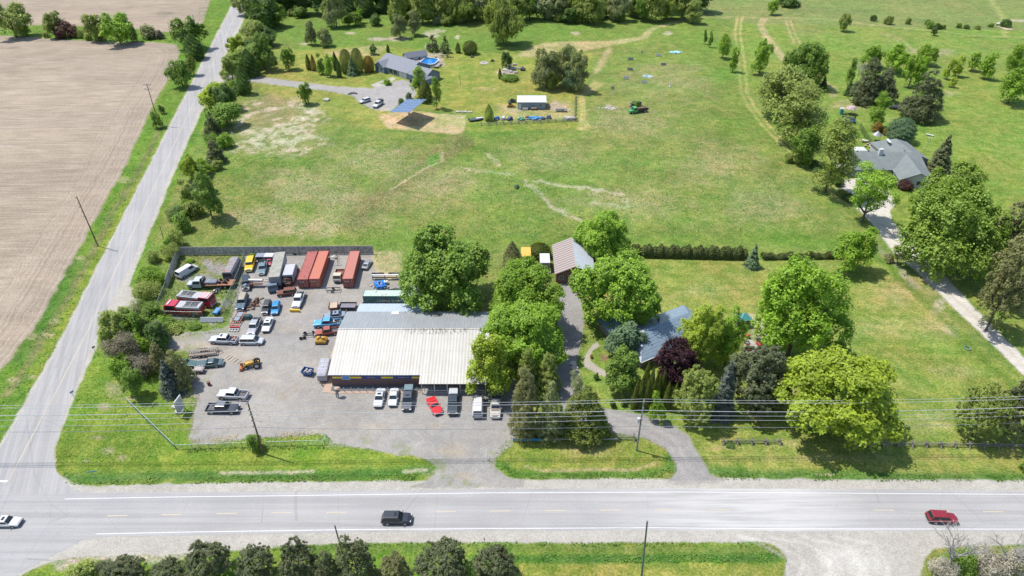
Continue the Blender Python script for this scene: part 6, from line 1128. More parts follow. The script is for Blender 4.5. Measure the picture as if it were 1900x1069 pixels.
q = MB(); q.tube([(0, 0, 0), (0, 0, .1), (0, 0, .8), (0, 0, .9)], [.26, .3, .3, .26], 12); bme = q.mesh('barrel', paint('barrel_blue', (.01, .20, .62))); q = MB(); q.cyl((0, 0, .9), .24, .03, 10); lme = q.mesh('lid', paint('barrel_blue', (.01, .20, .62)))
for i in range(15):
    px = 697+ (i % 5)*1.6+(10.5 if i > 7 else 0)+r.uniform(-.8, .8); py = 524+(i % 4)*3.4+r.uniform(-1, 1); g = P(px, py, .5); t = thing('plastic_barrel', (g.x, g.y, 0), r.uniform(0, 3), 'bright blue plastic barrel in the cluster behind the green container', 'barrel', 'blue barrels behind the green container'); 
    for me, nm in ((bme, 'drum'), (lme, 'lid')): o = bpy.data.objects.new(nm, me); COL.objects.link(o); o.parent = t
g = P(691, 520); t = thing('storage_rack', (g.x, g.y, 0), R(1), 'long low rack with white top beam and dark goods along the gravel', 'rack'); B(t, 'top_beam', WHITE, (0, 9, 0, .5, 1.3, 1.4)); [B(t, 'leg', GREYM, (x, x+.1, 0, .45, 0, 1.299)) for x in (0, 2.9, 5.8, 8.9)]; B(t, 'shelf', WOODB, (.11, 2.89, .02, .42, .6, .65), (3.01, 5.79, .02, .42, .6, .65), (5.91, 8.89, .02, .42, .6, .65)); q = MB(); r = random.Random(3); [q.box((r.uniform(.2, 8.6), .7, 1.45), (r.uniform(.3, .9), .35, .25), r.uniform(-.3, .3)) for i in range(12)]; q.build('stored_part', TRIM, t)
g = P(716, 527); t = thing('white_tank', (g.x, g.y, 0), 0, 'small white plastic tank between the blue barrels and the crates', 'tank'); q = MB(); q.loft([a4(.5, .4, 0), a4(.55, .45, .8), a4(.3, .25, .95)]); q.build('body', WHITE, t); q = MB(); q.cyl((0, 0, 1.0), .12, .1, 8); q.build('cap', BLUE, t)
# metal gantry between the containers
g = P(616, 491); t = thing('metal_gantry', (g.x, g.y, 0), 0, 'thin rusty gantry frame with a white top bar between the containers', 'frame'); q = MB(); q.bx(-1.6, 1.6, -.05, .05, 2.1, 2.2); q.build('top_bar', WHITE, t); q = MB(); [q.tube([(x, y, 0), (x*.92, 0, 2.1)], .05, 5) for x in (-1.6, 1.6) for y in (-.8, .8)]; q.build('leg', RUST, t)
g = P(623, 478); scrap(624, 479, 'pale boards stacked on the ground at the back fence between containers', [WHITE, WOODL, RUST], 12, 1.2, .6, .3)
# boxes behind the near trees
for (px, py, wd, col, lab, nm) in ((976, 493, 2.3, (.60, .36, .05), 'yellow orange box truck body hidden behind the evergreen', 'truck_box'), (1011, 505, 2.3, (.50, .51, .52), 'white box truck body left of the brick garage', 'truck_box')):
    g = P(px, py); t = thing(nm, (g.x, g.y, 0), 0, lab, 'truck body', 'truck boxes left of the brick garage'); B(t, 'box', paint(lab[:5], col), (-1.2, 1.2, 0, 4.2, .7, 2.7)); B(t, 'rear_door', GREYM, (-1.05, 1.05, -.03, -.003, .8, 2.6)); B(t, 'chassis', DKGREY, (-.5, .5, .1, 4.1, .4, .69)); 
    for y in (.8, 3.3):
        for s in (-1, 1): q = MB(); q.cyl((s*.95, y, .38), .38, .24, 14, 'x'); q.build('wheel', TYRE, t)
scrap(1018, 505, 'pile of grey odds and ends beside the white box body', [GREYM, WHITE, WOODG], 18, 1.2, 1.4, .7)
# ---------------- trees and shrubs ----------------
def foliage(name, col, trans=0.42, vary=0.45):
    key = 'leaf_'+name
    if key in MATS: return MATS[key]
    m = bpy.data.materials.new(key); m.use_nodes = True; n = m.node_tree; b = n.nodes["Principled BSDF"]; out = n.nodes["Material Output"]
    at = n.nodes.new("ShaderNodeAttribute"); at.attribute_name = 'tint'; oi = n.nodes.new("ShaderNodeObjectInfo")
    lo = tuple(c*(1-vary) for c in col); hi = (min(1, col[0]*(1+vary*1.05)), min(1, col[1]*(1+vary*0.75)), col[2]*(1+vary*0.5))
    c = mixc(n, at.outputs['Fac'], lo, hi)
    k = mathn(n, 'MULTIPLY_ADD', oi.outputs['Random'], 0.22); k.node.inputs[2].default_value = 0.89
    cc = n.nodes.new("ShaderNodeCombineXYZ"); [n.links.new(k, cc.inputs[i]) for i in range(3)]
    c = mixc(n, 1.0, c, cc.outputs[0], 'MULTIPLY')
    n.links.new(c, b.inputs['Base Color']); b.inputs['Roughness'].default_value = 0.55; b.inputs['Specular IOR Level'].default_value = 0.35
    tr = n.nodes.new("ShaderNodeBsdfTranslucent"); n.links.new(mixc(n, 1.0, c, (1.15, 1.2, 0.5), 'MULTIPLY'), tr.inputs[0]); mx = n.nodes.new("ShaderNodeMixShader"); mx.inputs[0].default_value = trans
    n.links.new(b.outputs[0], mx.inputs[1]); n.links.new(tr.outputs[0], mx.inputs[2]); n.links.new(mx.outputs[0], out.inputs[0]); MATS[key] = m; return m
LC = dict(fresh=(.235, .400, .040), mid=(.180, .305, .046), dark=(.100, .185, .040), yg=(.315, .430, .042), lime=(.225, .345, .060), olive=(.260, .340, .082), twig=(.20, .19, .14), sage=(.29, .345, .17), pine=(.140, .172, .085), hedge=(.095, .13, .03), blue=(.130, .170, .155),
          purple=(.066, .026, .038), brown=(.24, .26, .115), cedar=(.155, .205, .042), orange=(.27, .20, .04), teal=(.16, .26, .145), grey=(.42, .41, .385), deep=(.085, .16, .04), wine=(.12, .06, .05))
BARK = M('bark', (.11, .09, .07), .95, 0, .4, 4); BARKP = M('bark_pale', (.38, .36, .33), .9, 0, .3, 4)
rs = np.random.RandomState(12)
def unit(a): return a/np.maximum(np.linalg.norm(a, axis=1, keepdims=True), 1e-9)
def leaf_mesh(name, C, Nn, size, tint, aspect=1.0, up=None):
    """leaf-clump quads at C facing Nn; up: preferred long direction"""
    n = len(C); s = size*(0.7+0.6*rs.rand(n))[:, None]
    t = unit(rs.randn(n, 3) if up is None else up+rs.randn(n, 3)*0.25); t = unit(t-Nn*np.sum(t*Nn, 1, keepdims=True)); b = np.cross(Nn, t)
    V = np.stack([C-t*s*aspect, C+b*s*0.62, C+t*s*aspect, C-b*s*0.62], 1).reshape(-1, 3); F = np.arange(n*4).reshape(-1, 4)
    me = np_mesh(name, V, F, None) if False else None
    me = bpy.data.meshes.new(name); me.vertices.add(n*4); me.vertices.foreach_set('co', V.astype(np.float32).ravel()); me.loops.add(n*4); me.loops.foreach_set('vertex_index', F.ravel().astype(np.int32))
    me.polygons.add(n); me.polygons.foreach_set('loop_start', np.arange(0, n*4, 4, dtype=np.int32)); me.polygons.foreach_set('loop_total', np.full(n, 4, np.int32)); me.update(calc_edges=True)
    a = me.attributes.new('tint', 'FLOAT', 'FACE'); a.data.foreach_set('value', np.clip(tint, 0, 1).astype(np.float32)); me.materials.append(foliage('mid', LC['mid'])); return me
def lobes_for(shape, n):
    L = []
    for i in range(n):
        d = unit(rs.randn(1, 3))[0]
        if shape == 'dome':
            d[2] = abs(d[2])*1.1-.25; r = rs.uniform(.50, .92); L.append((np.array([d[0]*r, d[1]*r, .50+d[2]*.44*r/.75]), rs.uniform(.14, .38)*(1.25-r*.45)))
        elif shape == 'cone':
            z = rs.rand()**1.4; rr = (1-z)**.75*.72+.05; a = rs.rand()*6.28; L.append((np.array([math.cos(a)*rr, math.sin(a)*rr, .10+z*.82]), rs.uniform(.16, .26)*(1.25-z*.6)))
        elif shape == 'bush':
            r = rs.uniform(.35, .72); a = rs.rand()*6.28; L.append((np.array([math.cos(a)*r, math.sin(a)*r, rs.uniform(.15, .72)*(1.15-r*.6)]), rs.uniform(.24, .42)))
        elif shape == 'tall':
            z = rs.rand(); rr = rs.uniform(.2, .62)*math.sin(math.pi*(z*.8+.14)); a = rs.rand()*6.28; L.append((np.array([math.cos(a)*rr, math.sin(a)*rr, .16+z*.72]), rs.uniform(.24, .40)*(1.1-.35*z)))
        elif shape == 'loose':
            r = rs.uniform(.3, .8); a = rs.rand()*6.28; L.append((np.array([math.cos(a)*r, math.sin(a)*r, rs.uniform(.35, .88)]), rs.uniform(.14, .26)))
    return L
def crown_mesh(name, shape, nl, n, size, zs=1.0, clump=14, hang=False, aspect=1.0, core=True, spread=.30, clump_r=.09):
    """unit crown: radius 1, height 0..1 (z scaled by the tree's height, which is zs times its radius)"""
    L = lobes_for(shape, nl)
    if core and shape in ('dome', 'bush'): L.append((np.array([0, 0, .52 if shape == 'dome' else .4]), .60 if shape == 'dome' else .55)) if n != 26000 else L.append((np.array([0, 0, .48]), .80))
    if n == 30000: L += [(np.array([0, 0, z]), .62*(1-z)**.8+.05) for z in (.12, .3, .5, .7, .85)]
    W = np.array([l[1]**2 for l in L]); cnt = (W/W.sum()*n).astype(int); Cs = []; Ns = []; Ts = []
    for (c, r), k in zip(L, cnt):
        if k < 8: continue
        nc_ = max(3, k//clump); d = unit(rs.randn(nc_, 3)); d[:, 2] = np.where(rs.rand(nc_) < .7, np.abs(d[:, 2]), d[:, 2]); cc = d*r*rs.uniform(.75, 1.12, (nc_, 1)); ct = rs.rand(nc_)
        idx_ = rs.randint(0, nc_, k); p = cc[idx_]+rs.randn(k, 3)*clump_r*(.6+r); p[:, 2] = p[:, 2]
        q = p.copy(); q[:, 2] /= zs; P_ = c+q; nn = unit(unit(p)*1.0+rs.randn(k, 3)*.5+np.array([-.25, .1, .85]))
        Cs.append(P_); Ns.append(nn); Ts.append(.5+(ct[idx_]-.5)*.55+(rs.rand(k)-.5)*.5)
    C = np.concatenate(Cs); Nn = np.concatenate(Ns); T = np.concatenate(Ts)
    keep = np.ones(len(C), bool)
    for c, r in L:
        dd = C-c; dd = dd*np.array([1, 1, zs]); keep &= np.linalg.norm(dd, axis=1) > r*.62
    keep &= C[:, 2] > .02; C, Nn, T = C[keep], Nn[keep], T[keep]
    rr = np.percentile(np.hypot(C[:, 0], C[:, 1]), 96.5); C[:, :2] /= rr; z0, z1 = np.percentile(C[:, 2], 0.3), np.percentile(C[:, 2], 99.7)
    zt = {'dome': .10, 'cone': .02, 'bush': .0, 'tall': .10, 'loose': .25}[shape]; C[:, 2] = zt+(C[:, 2]-z0)/(z1-z0)*(1-zt)
    # write in true proportion so leaves are not stretched, then normalise
    Cw = C*np.array([1, 1, zs]); up = None
    if hang: up = np.tile(np.array([[0, 0, -1.0]]), (len(C), 1)); Nn[:, 2] *= .25; Nn = unit(Nn)
    me = leaf_mesh(name, Cw, Nn, size, T, aspect, up); me.transform(Matrix.Diagonal((1, 1, 1/zs, 1))); me['lobes'] = [float(x) for l in L[:10] for x in (*l[0], l[1])]; return me
def spruce_mesh(name, n_lev, n, size, zs, width=.85, dens=1.0, droop=.18, tipt=.35):
    Cs, Ns, Ts, U = [], [], [], []
    for i in range(n_lev):
        z = (i+.5)/n_lev; R0 = (1-z)**width; nb = max(4, int(15*(R0+.15)))
        for j in range(nb):
            a = rs.rand()*6.28; ln = R0*rs.uniform(.72, 1.08)+.02; k = max(4, int(n*R0*dens/(n_lev*nb*.55)))
            s = rs.rand(k)**.7; wdt = .13*(1-s*.5)*(.3+R0); lat = rs.randn(k)*wdt
            x = np.cos(a)*s*ln-np.sin(a)*lat; y = np.sin(a)*s*ln+np.cos(a)*lat
            zz = z+(.35/n_lev)*rs.randn(k)-droop*s*ln/zs+.05*(s**2)*ln/zs
            Cs.append(np.stack([x, y, zz], 1)); nn = np.stack([np.cos(a)*.45+rs.randn(k)*.3, np.sin(a)*.45+rs.randn(k)*.3, np.ones(k)*.9], 1); Ns.append(unit(nn)); Ts.append(.25+s*.45+(rs.rand(k)-.5)*.4); U.append(np.tile([math.cos(a), math.sin(a), -.2], (k, 1)))
    C = np.concatenate(Cs); C[:, 2] = np.clip(C[:, 2], .01, 1.2); C[:, 2] /= C[:, 2].max()
    me = leaf_mesh(name, C*np.array([1, 1, zs]), np.concatenate(Ns), size, np.concatenate(Ts), 1.5, np.concatenate(U)); me.transform(Matrix.Diagonal((1, 1, 1/zs, 1))); return me
def column_mesh(name, n, size, zs, prof='flame'):
    z = rs.rand(n); r0 = np.where(z < .25, .75+z, 1.0)*(1-np.clip((z-.25)/.75, 0, 1)**1.7)**.8 if prof == 'flame' else np.sqrt(np.clip(1-(z*1.02-.45)**2/.33, 0.02, 1))
    a = rs.rand(n)*6.28; bump_ = 1+(.16 if prof == 'flame' else .10)*np.sin(a*5+z*14)*np.cos(z*23+a*2); r = r0*bump_*(.74+.26*rs.rand(n))+.10*np.sin(a*9+z*5)*np.sin(z*31)*(prof != 'flame')
    C = np.stack([np.cos(a)*r, np.sin(a)*r, z], 1); Nn = unit(np.stack([np.cos(a), np.sin(a), .5+0*z], 1)+rs.randn(n, 3)*.45)
    me = leaf_mesh(name, C*np.array([1, 1, zs]), Nn, size, .5+.3*np.sin(a*5+z*14)*np.cos(z*23+a*2)+(rs.rand(n)-.5)*.5, 1.5, np.tile([[0, 0, 1.0]], (n, 1))); me.transform(Matrix.Diagonal((1, 1, 1/zs, 1))); return me
LIB = {}
def lib(kind, i, zs=1.5):
    zs = min((.8, 1.3, 1.9, 2.8, 4.2), key=lambda q: abs(math.log(q/zs))); k = (kind, i, zs)
    if k in LIB: return LIB[k]
    global rs; rs = np.random.RandomState(abs(hash(kind)) % 1 + sum(map(ord, kind))*13+i*101+int(zs*10))
    if kind == 'big': m = crown_mesh('crown', 'dome', 34, 42000, .031, zs, 26, clump_r=.045)
    elif kind == 'dec': m = crown_mesh('crown', 'dome', 20, 13000, .050, zs, 18, clump_r=.060)
    elif kind == 'tall': m = crown_mesh('crown', 'tall', 24, 13000, .048, zs, 16, clump_r=.065)
    elif kind == 'pine': m = crown_mesh('crown', 'cone', 46, 18000, .038, zs, 26, clump_r=.042)
    elif kind == 'conif': m = crown_mesh('crown', 'cone', 95, 30000, .034, zs, 24, clump_r=.05)
    elif kind == 'pinew': m = crown_mesh('crown', 'dome', 40, 26000, .035, zs, 34, clump_r=.034)
    elif kind == 'loose': m = crown_mesh('crown', 'loose', 26, 9000, .038, zs, 18, core=False, clump_r=.07)
    elif kind == 'spruce': m = spruce_mesh('crown', 26, 22000, .034, zs, .9)
    elif kind == 'fir': m = spruce_mesh('crown', 18, 8000, .048, zs, .9)
    elif kind == 'column': m = column_mesh('crown', 4500, .075, 4.2)
    elif kind == 'cedar': m = column_mesh('crown', 9000, .045, zs, 'flame')
    elif kind == 'cedarw': m = column_mesh('crown', 16000, .032, zs, 'round')
    elif kind == 'willow': m = crown_mesh('crown', 'dome', 30, 24000, .036, zs, 18, hang=True, aspect=1.6, clump_r=.06)
    elif kind == 'bush': m = crown_mesh('crown', 'bush', 9, 5000, .070, zs, 12, clump_r=.08)
    elif kind == 'scrub': m = crown_mesh('crown', 'bush', 16, 9000, .044, zs, 14, clump_r=.09)
    elif kind == 'sapling': m = crown_mesh('crown', 'tall', 10, 2000, .10, 2.4, 10, core=False, clump_r=.09)
    LIB[k] = m; return m
def trunk_mesh(kind, seed, h0, bark=None):
    k = ('trunk', kind, seed)
    if k in LIB: return LIB[k]
    r = random.Random(seed); q = MB(); t = {'sapling': .055, 'loose': .05, 'column': .06}.get(kind, .055)
    top = .9 if kind in ('spruce', 'fir', 'pine', 'cedar', 'column', 'cedarw', 'conif') else .62
    q.tube([(0, 0, -.01), (r.uniform(-.02, .02), 0, top*.5), (r.uniform(-.04, .04), r.uniform(-.03, .03), top)], [t, t*.75, t*.25], 7)
    if top < .9:
        for i in range(7):
            a = i*.9+r.uniform(-.3, .3); z = r.uniform(.16, .42); q.tube([(0, 0, z), (math.cos(a)*.32, math.sin(a)*.32, z+.14), (math.cos(a)*.62, math.sin(a)*.62, z+r.uniform(.2, .4))], [t*.5, t*.35, t*.1], 5)
    LIB[k] = q.mesh('trunk', BARK); return LIB[k]
ZB = {'big': (.80, .22, .25), 'dec': (.80, .20, .25), 'tall': (.55, .14, .15), 'pine': (.80, .08, .0), 'conif': (.8, .08, .0), 'pinew': (.8, .15, .2), 'loose': (.6, .3, .2), 'spruce': (.85, .05, .0), 'fir': (.85, .05, .0), 'column': (.75, .06, .0), 'cedar': (.8, .08, .0),
      'cedarw': (.85, .15, .25), 'willow': (.8, .15, .25), 'bush': (.85, .12, .3), 'scrub': (.85, .1, .3), 'sapling': (0, 0, 0), 'bare': (0, 0, 0)}
def fit(x0, y0, x1, y1, kind, trunkbase=False):
    fa, zb, ft = ZB[kind]
    if trunkbase: fa, zb = 0, 0
    cx = (x0+x1)/2
    def at(H):
        by = P(cx, y1).y
        for _ in range(6):
            W = (x1-x0)*((by*cp_+(CH-H*.5)*sp_)/FOC); by = P(cx, y1, zb*H).y+fa*W/2
        return by, W
    lo, hi = .1, 40.0
    for _ in range(30):
        m = (lo+hi)/2; by, W = at(m)
        if proj(0, by+ft*W/2, m*.97)[1] > y0: lo = m
        else: hi = m
    H = max(lo, .3*W); by, W = at(H); H = min(H, {'dome': 1.7}.get(kind, 6)*W)
    d = by*cp_+(CH-H*.5)*sp_
    return Vector(((cx-950)/FOC*d, by, 0)), W, H
TREES = []
def tree(x0, y0, x1, y1, kind, col, label, group=None, name=None, var=None, tb=False, lean=0.0, minh=None, hang=False):
    b, W, H = fit(x0, y0, x1, y1, kind, tb)
    i = len(TREES) % {'big': 3, 'dec': 3, 'bush': 3}.get(kind, 2) if var is None else var
    me = lib(kind, i, H/(W/2)); cat = 'bush' if kind in ('bush', 'scrub') else 'tree'
    nm = name or {'big': 'broadleaf_tree', 'dec': 'broadleaf_tree', 'tall': 'broadleaf_tree', 'loose': 'broadleaf_tree', 'pine': 'pine_tree', 'conif': 'spruce_tree', 'pinew': 'pine_tree', 'spruce': 'spruce_tree', 'fir': 'spruce_tree', 'column': 'cedar_tree', 'cedar': 'cedar_tree', 'cedarw': 'cedar_tree', 'willow': 'willow_tree', 'bush': 'bush', 'scrub': 'bush', 'sapling': 'young_tree'}[kind]
    fm = foliage(col, LC[col])
    rz = rnd.uniform(0, 6.28)
    if cat == 'bush' and W < 12:
        o = bpy.data.objects.new(nm, me); COL.objects.link(o); o.location = b; o.scale = (W/2, W/2, H); o.rotation_euler.z = rz
        o.material_slots[0].link = 'OBJECT'; o.material_slots[0].material = fm; tag(o, label, cat, group); TREES.append(o); return o
    t = thing(nm, b, rz, label, cat, group); t.scale = (W/2, W/2, H)
    if lean: t.rotation_euler = (0, lean, 0)
    o = bpy.data.objects.new('trunk', trunk_mesh(kind, i, 0)); COL.objects.link(o); o.parent = t
    o = bpy.data.objects.new('crown', me); COL.objects.link(o); o.parent = t; o.material_slots[0].link = 'OBJECT'; o.material_slots[0].material = fm
    TREES.append(t); return t
def T(s, group=None):
    """x0 y0 x1 y1 kind colour [t] | label, one per line"""
    for ln in s.strip().split('\n'):
        a, lab = ln.split('|'); a = a.split(); tree(*map(float, a[:4]), a[4], a[5], lab.strip(), group, tb='t' in a[6:])
# around the workshop and the near drive
T('''738 428 918 580 big mid | broad dark green maple behind the grey back roof of the workshop
903 490 1045 615 big fresh | fresh green tree left of the drive, upper one beside the brick garage
898 560 1052 692 big fresh | big fresh green tree right of the workshop roof, just below the garage drive
868 622 958 738 dec yg | yellow green tree hanging over the right end of the white workshop roof
930 450 971 515 cedar brown | olive brown evergreen beside the yellow orange box body
980 452 1022 482 cedarw cedar | dark cedar clump behind the white box body
1070 390 1170 482 big fresh | bright green maple behind the brick garage
1068 472 1224 614 big fresh | large fresh green maple right of the brick garage
1123 600 1197 668 dec teal | pale blue green tree at the left end of the ranch house
1120 643 1192 726 dec mid | rounded mid green tree beside the curved garden path
1213 632 1298 716 big purple | dark purple leaved tree in front of the ranch house
1266 557 1350 674 big yg | bright yellow green tree over the right end of the ranch house roof
1328 570 1386 674 dec fresh | deep fresh green tree between the yellow green tree and the teal roofed shed
1405 478 1567 668 big fresh | very large green tree in the middle of the right lawn
1456 655 1666 832 big yg | largest round yellow green maple on the right lawn by the rail fence
1536 640 1592 694 dec mid | small mid green tree peeping out behind the round yellow green maple
1252 680 1332 790 pinew olive | pale olive pine nearest the row of slim cedars
1316 672 1378 782 spruce blue | silvery blue spruce between the olive pine and the dark pines
1350 640 1465 772 pinew pine | largest dark grey green pine below the patio with red chairs
1380 715 1452 785 pinew pine | lower dark pine in front of the largest one, near the wires
1552 424 1626 503 dec fresh | rounded bright tree beside the start of the pale gravel drive
1382 454 1416 501 fir teal | small dark spruce at the right end of the cedar hedge
955 650 1002 735 conif olive | grey olive conifer behind the first roadside evergreen
990 660 1044 738 conif olive | second grey olive conifer at the edge of the shaded drive
944 688 1006 814 conif brown | tall brownish spruce, leftmost of the roadside evergreens
996 712 1050 818 conif sage | pale grey green spruce in the middle of the roadside evergreens
1036 724 1132 824 conif cedar | wide dark cedar, rightmost of the roadside evergreens
972 778 1000 812 bush fresh | bright green bush under the leftmost roadside evergreens
458 803 487 840 bush mid | round green bush at the foot of the dark utility pole
1205 728 1226 782 sapling fresh | bright thin sapling beside the white transformer pole
1216 752 1238 786 bush fresh | low bright bush at the base of the slim cedars
1130 742 1143 757 bush dark | small dark shrub on the lawn strip, left of the pair
1152 740 1164 755 bush dark | small dark shrub on the lawn strip, right of the pair
1101 692 1112 706 bush dark | tiny dark shrub on the grass by the garden path
1055 690 1085 745 scrub sage | pale shrubbery on the rock edge of the shaded drive
1782 716 1866 822 pinew olive | pale green conifer at the right side of the lawn behind the rail fence
1846 712 1930 815 pinew pine | darker conifer cut by the right picture edge
1345 820 1365 832 bush dark | low dark shrub at the left end of the short rail fence
1893 858 1912 878 bush mid | small green bush on the verge at the right picture edge''')
cols = [(1192, 668, 1207, 738), (1202, 676, 1216, 742), (1211, 666, 1224, 746), (1218, 680, 1229, 742), (1225, 676, 1237, 738), (1183, 700, 1197, 756), (1175, 705, 1189, 753), (1194, 702, 1208, 758), (1206, 706, 1219, 757), (1216, 703, 1227, 750), (1171, 720, 1185, 760), (1232, 710, 1246, 760), (1246, 711, 1260, 760)]
for i, c in enumerate(cols): tree(*c, 'column', 'cedar', 'slim pointed cedar in the tight cluster left of the purple tree' if i < 11 else ('slim pointed cedar standing under the purple tree, left of two', 'slim pointed cedar standing under the purple tree, right of two')[i-11], 'slim cedars in front of the ranch house' if i < 11 else None)
# right-hand house and meadow
T('''1508 222 1592 350 tall olive | tall airy olive tree hiding the left end of the farm house
1572 310 1660 412 loose fresh t | thin leaning tree with white gaps over the pale gravel drive
1700 308 1832 430 big lime | large bright tree right of the pale drive, upper of two
1686 350 1846 508 big lime | large soft green tree right of the pale drive, lower of two
1828 372 1905 500 pinew brown | open brownish pine at the right edge, highest of three
1826 462 1906 612 pinew brown | open brown pine with visible limbs over the lawn at the right edge
1858 420 1960 570 pinew brown | wide brownish pine cut off by the right picture edge
1724 252 1778 324 spruce pine | dark pointed spruce right of the farm house
1649 218 1699 264 cedarw teal | round clipped looking shrub tree behind the farm house
1617 172 1651 232 tall fresh | bright leaning young tree beside the trampoline
1680 134 1756 224 conif pine | big dark brown pine alone on the upper right meadow
1585 112 1640 192 conif pine | dark pine left of the pair beyond the trampoline
1612 130 1670 192 conif pine | dark pine right of the pair beyond the trampoline
1520 142 1539 165 fir dark | small dark spruce near the round maple and dirt track
1567 147 1586 178 fir dark | small dark spruce left of the dark pine pair
1460 78 1535 152 big mid | round dark green maple beside the dirt track on the meadow
1410 124 1502 216 tall olive | olive tree top of the tall row at the meadow edge
1444 162 1536 262 tall olive | olive green tree in the middle of the tall row at the meadow edge
1468 235 1524 302 dec mid | dark green tree at the bottom of the tall row at the meadow edge
1600 84 1640 122 dec fresh | rounded bright tree behind the left dark pine
1640 82 1690 135 dec fresh t | bright tree on a thin trunk behind the right dark pine
1704 83 1740 118 dec fresh | bright small crowned tree at the top right of the pine group
1676 103 1714 162 dec fresh t | bright tree on a thin trunk between the dark pines and the lone pine
1700 106 1724 158 sapling fresh t | thin bright tree left of the lone dark pine
1570 108 1588 158 sapling mid t | thin leaning sapling beside the bare grey tree
1397 72 1434 137 dec fresh t | round headed young tree with a clear trunk beside the twin ruts
1855 128 1912 192 dec fresh t | tall one sided tree with a bare leaning trunk near the right edge
1868 84 1905 134 dec fresh | bright crown above the leaning tree at the right edge
1796 97 1820 132 sapling fresh t | young tree on the far right meadow, left of two
1822 98 1850 147 sapling fresh t | leaning young tree on the far right meadow, right of two
1754 110 1772 148 sapling yg t | sparse sapling on the upper right meadow, left of two
1768 104 1790 142 sapling yg t | sparse sapling on the upper right meadow, right of two
1762 143 1776 162 sapling yg t | tiny sapling below the two sparse ones on the upper right meadow
1272 0 1303 40 tall olive | olive tree at the bend of the mown path at the top
1424 0 1446 24 dec fresh | small bright tree at the top edge, left of the dark bushes
1440 -8 1486 13 bush dark | dark bushes at the top edge beside the small bright tree
1557 25 1580 54 dec olive | lone olive bush tree on the upper meadow between the tracks
1728 50 1740 66 sapling dark t | tiny dark sapling by the mown track in the upper right
1617 226 1638 246 bush orange | orange tinged shrub behind the farm house
1637 238 1655 252 bush orange | low orange tinged shrub beside the round shrub tree
1668 332 1694 354 bush wine | dark red bush at the front corner of the farm house
1600 318 1662 345 scrub mid | green shrubs along the front of the farm house
1303 55 1313 82 sapling mid t | first small sapling of the row left of the twin ruts
1314 58 1323 88 sapling mid t | second small sapling of the row left of the twin ruts
1331 64 1357 108 tall fresh t | larger bright young tree in the row left of the twin ruts
1354 88 1371 134 sapling fresh t | lowest young tree of the row left of the twin ruts
1641 470 1660 488 bush brown | scrubby brown bush at the side of the pale drive
1655 455 1684 490 loose olive t | straggly small tree at the side of the pale drive''')
# top edge wood
T('''598 -14 642 45 willow sage | pale willow at the left end of the far wood
626 -12 660 34 cedar deep | dark cedar at the left of the far wood, first of three
657 -14 696 30 cedar deep | dark cedar at the left of the far wood, second of three
694 -12 724 24 cedar deep | dark cedar at the left of the far wood, third of three
660 13 674 38 dec fresh | tiny bright tree in front of the dark cedars of the far wood
897 -4 970 78 willow olive | great pale willow standing in front of the far wood
726 27 756 68 willow sage | silvery willow shrub behind the blue house, left of two
755 19 781 62 willow sage | silvery willow shrub behind the blue house, right of two
587 52 615 84 willow sage | silvery round shrub in the far meadow, lower right of two
563 40 588 80 willow sage | silvery narrow shrub in the far meadow, upper left of two
505 -12 560 18 dec deep | dark tree at the top edge right of the side road
545 -14 602 10 dec deep | dark tree at the very top left of the far wood''')
wd = 'trees of the far wood at the top edge'
r = random.Random(8); x = 715
while x < 1262:
    w_ = r.uniform(38, 58); k = r.choice(['willow', 'willow', 'dec', 'tall']); tree(x, -22+r.uniform(-4, 6), x+w_, 34+r.uniform(-5, 6)-(4 if x > 1120 else 0), k, r.choice(['olive', 'sage', 'mid', 'olive']), 'pale green tree in the front row of the far wood along the top edge', wd, name='wood_tree'); x += w_*.52
x = 500
while x < 1290:
    w_ = r.uniform(42, 60); tree(x, -48, x+w_, 12+r.uniform(-4, 4), 'dec', 'deep', 'dark tree in the back row of the far wood at the top edge', 'dark back row of the far wood', name='wood_tree'); x += w_*.75
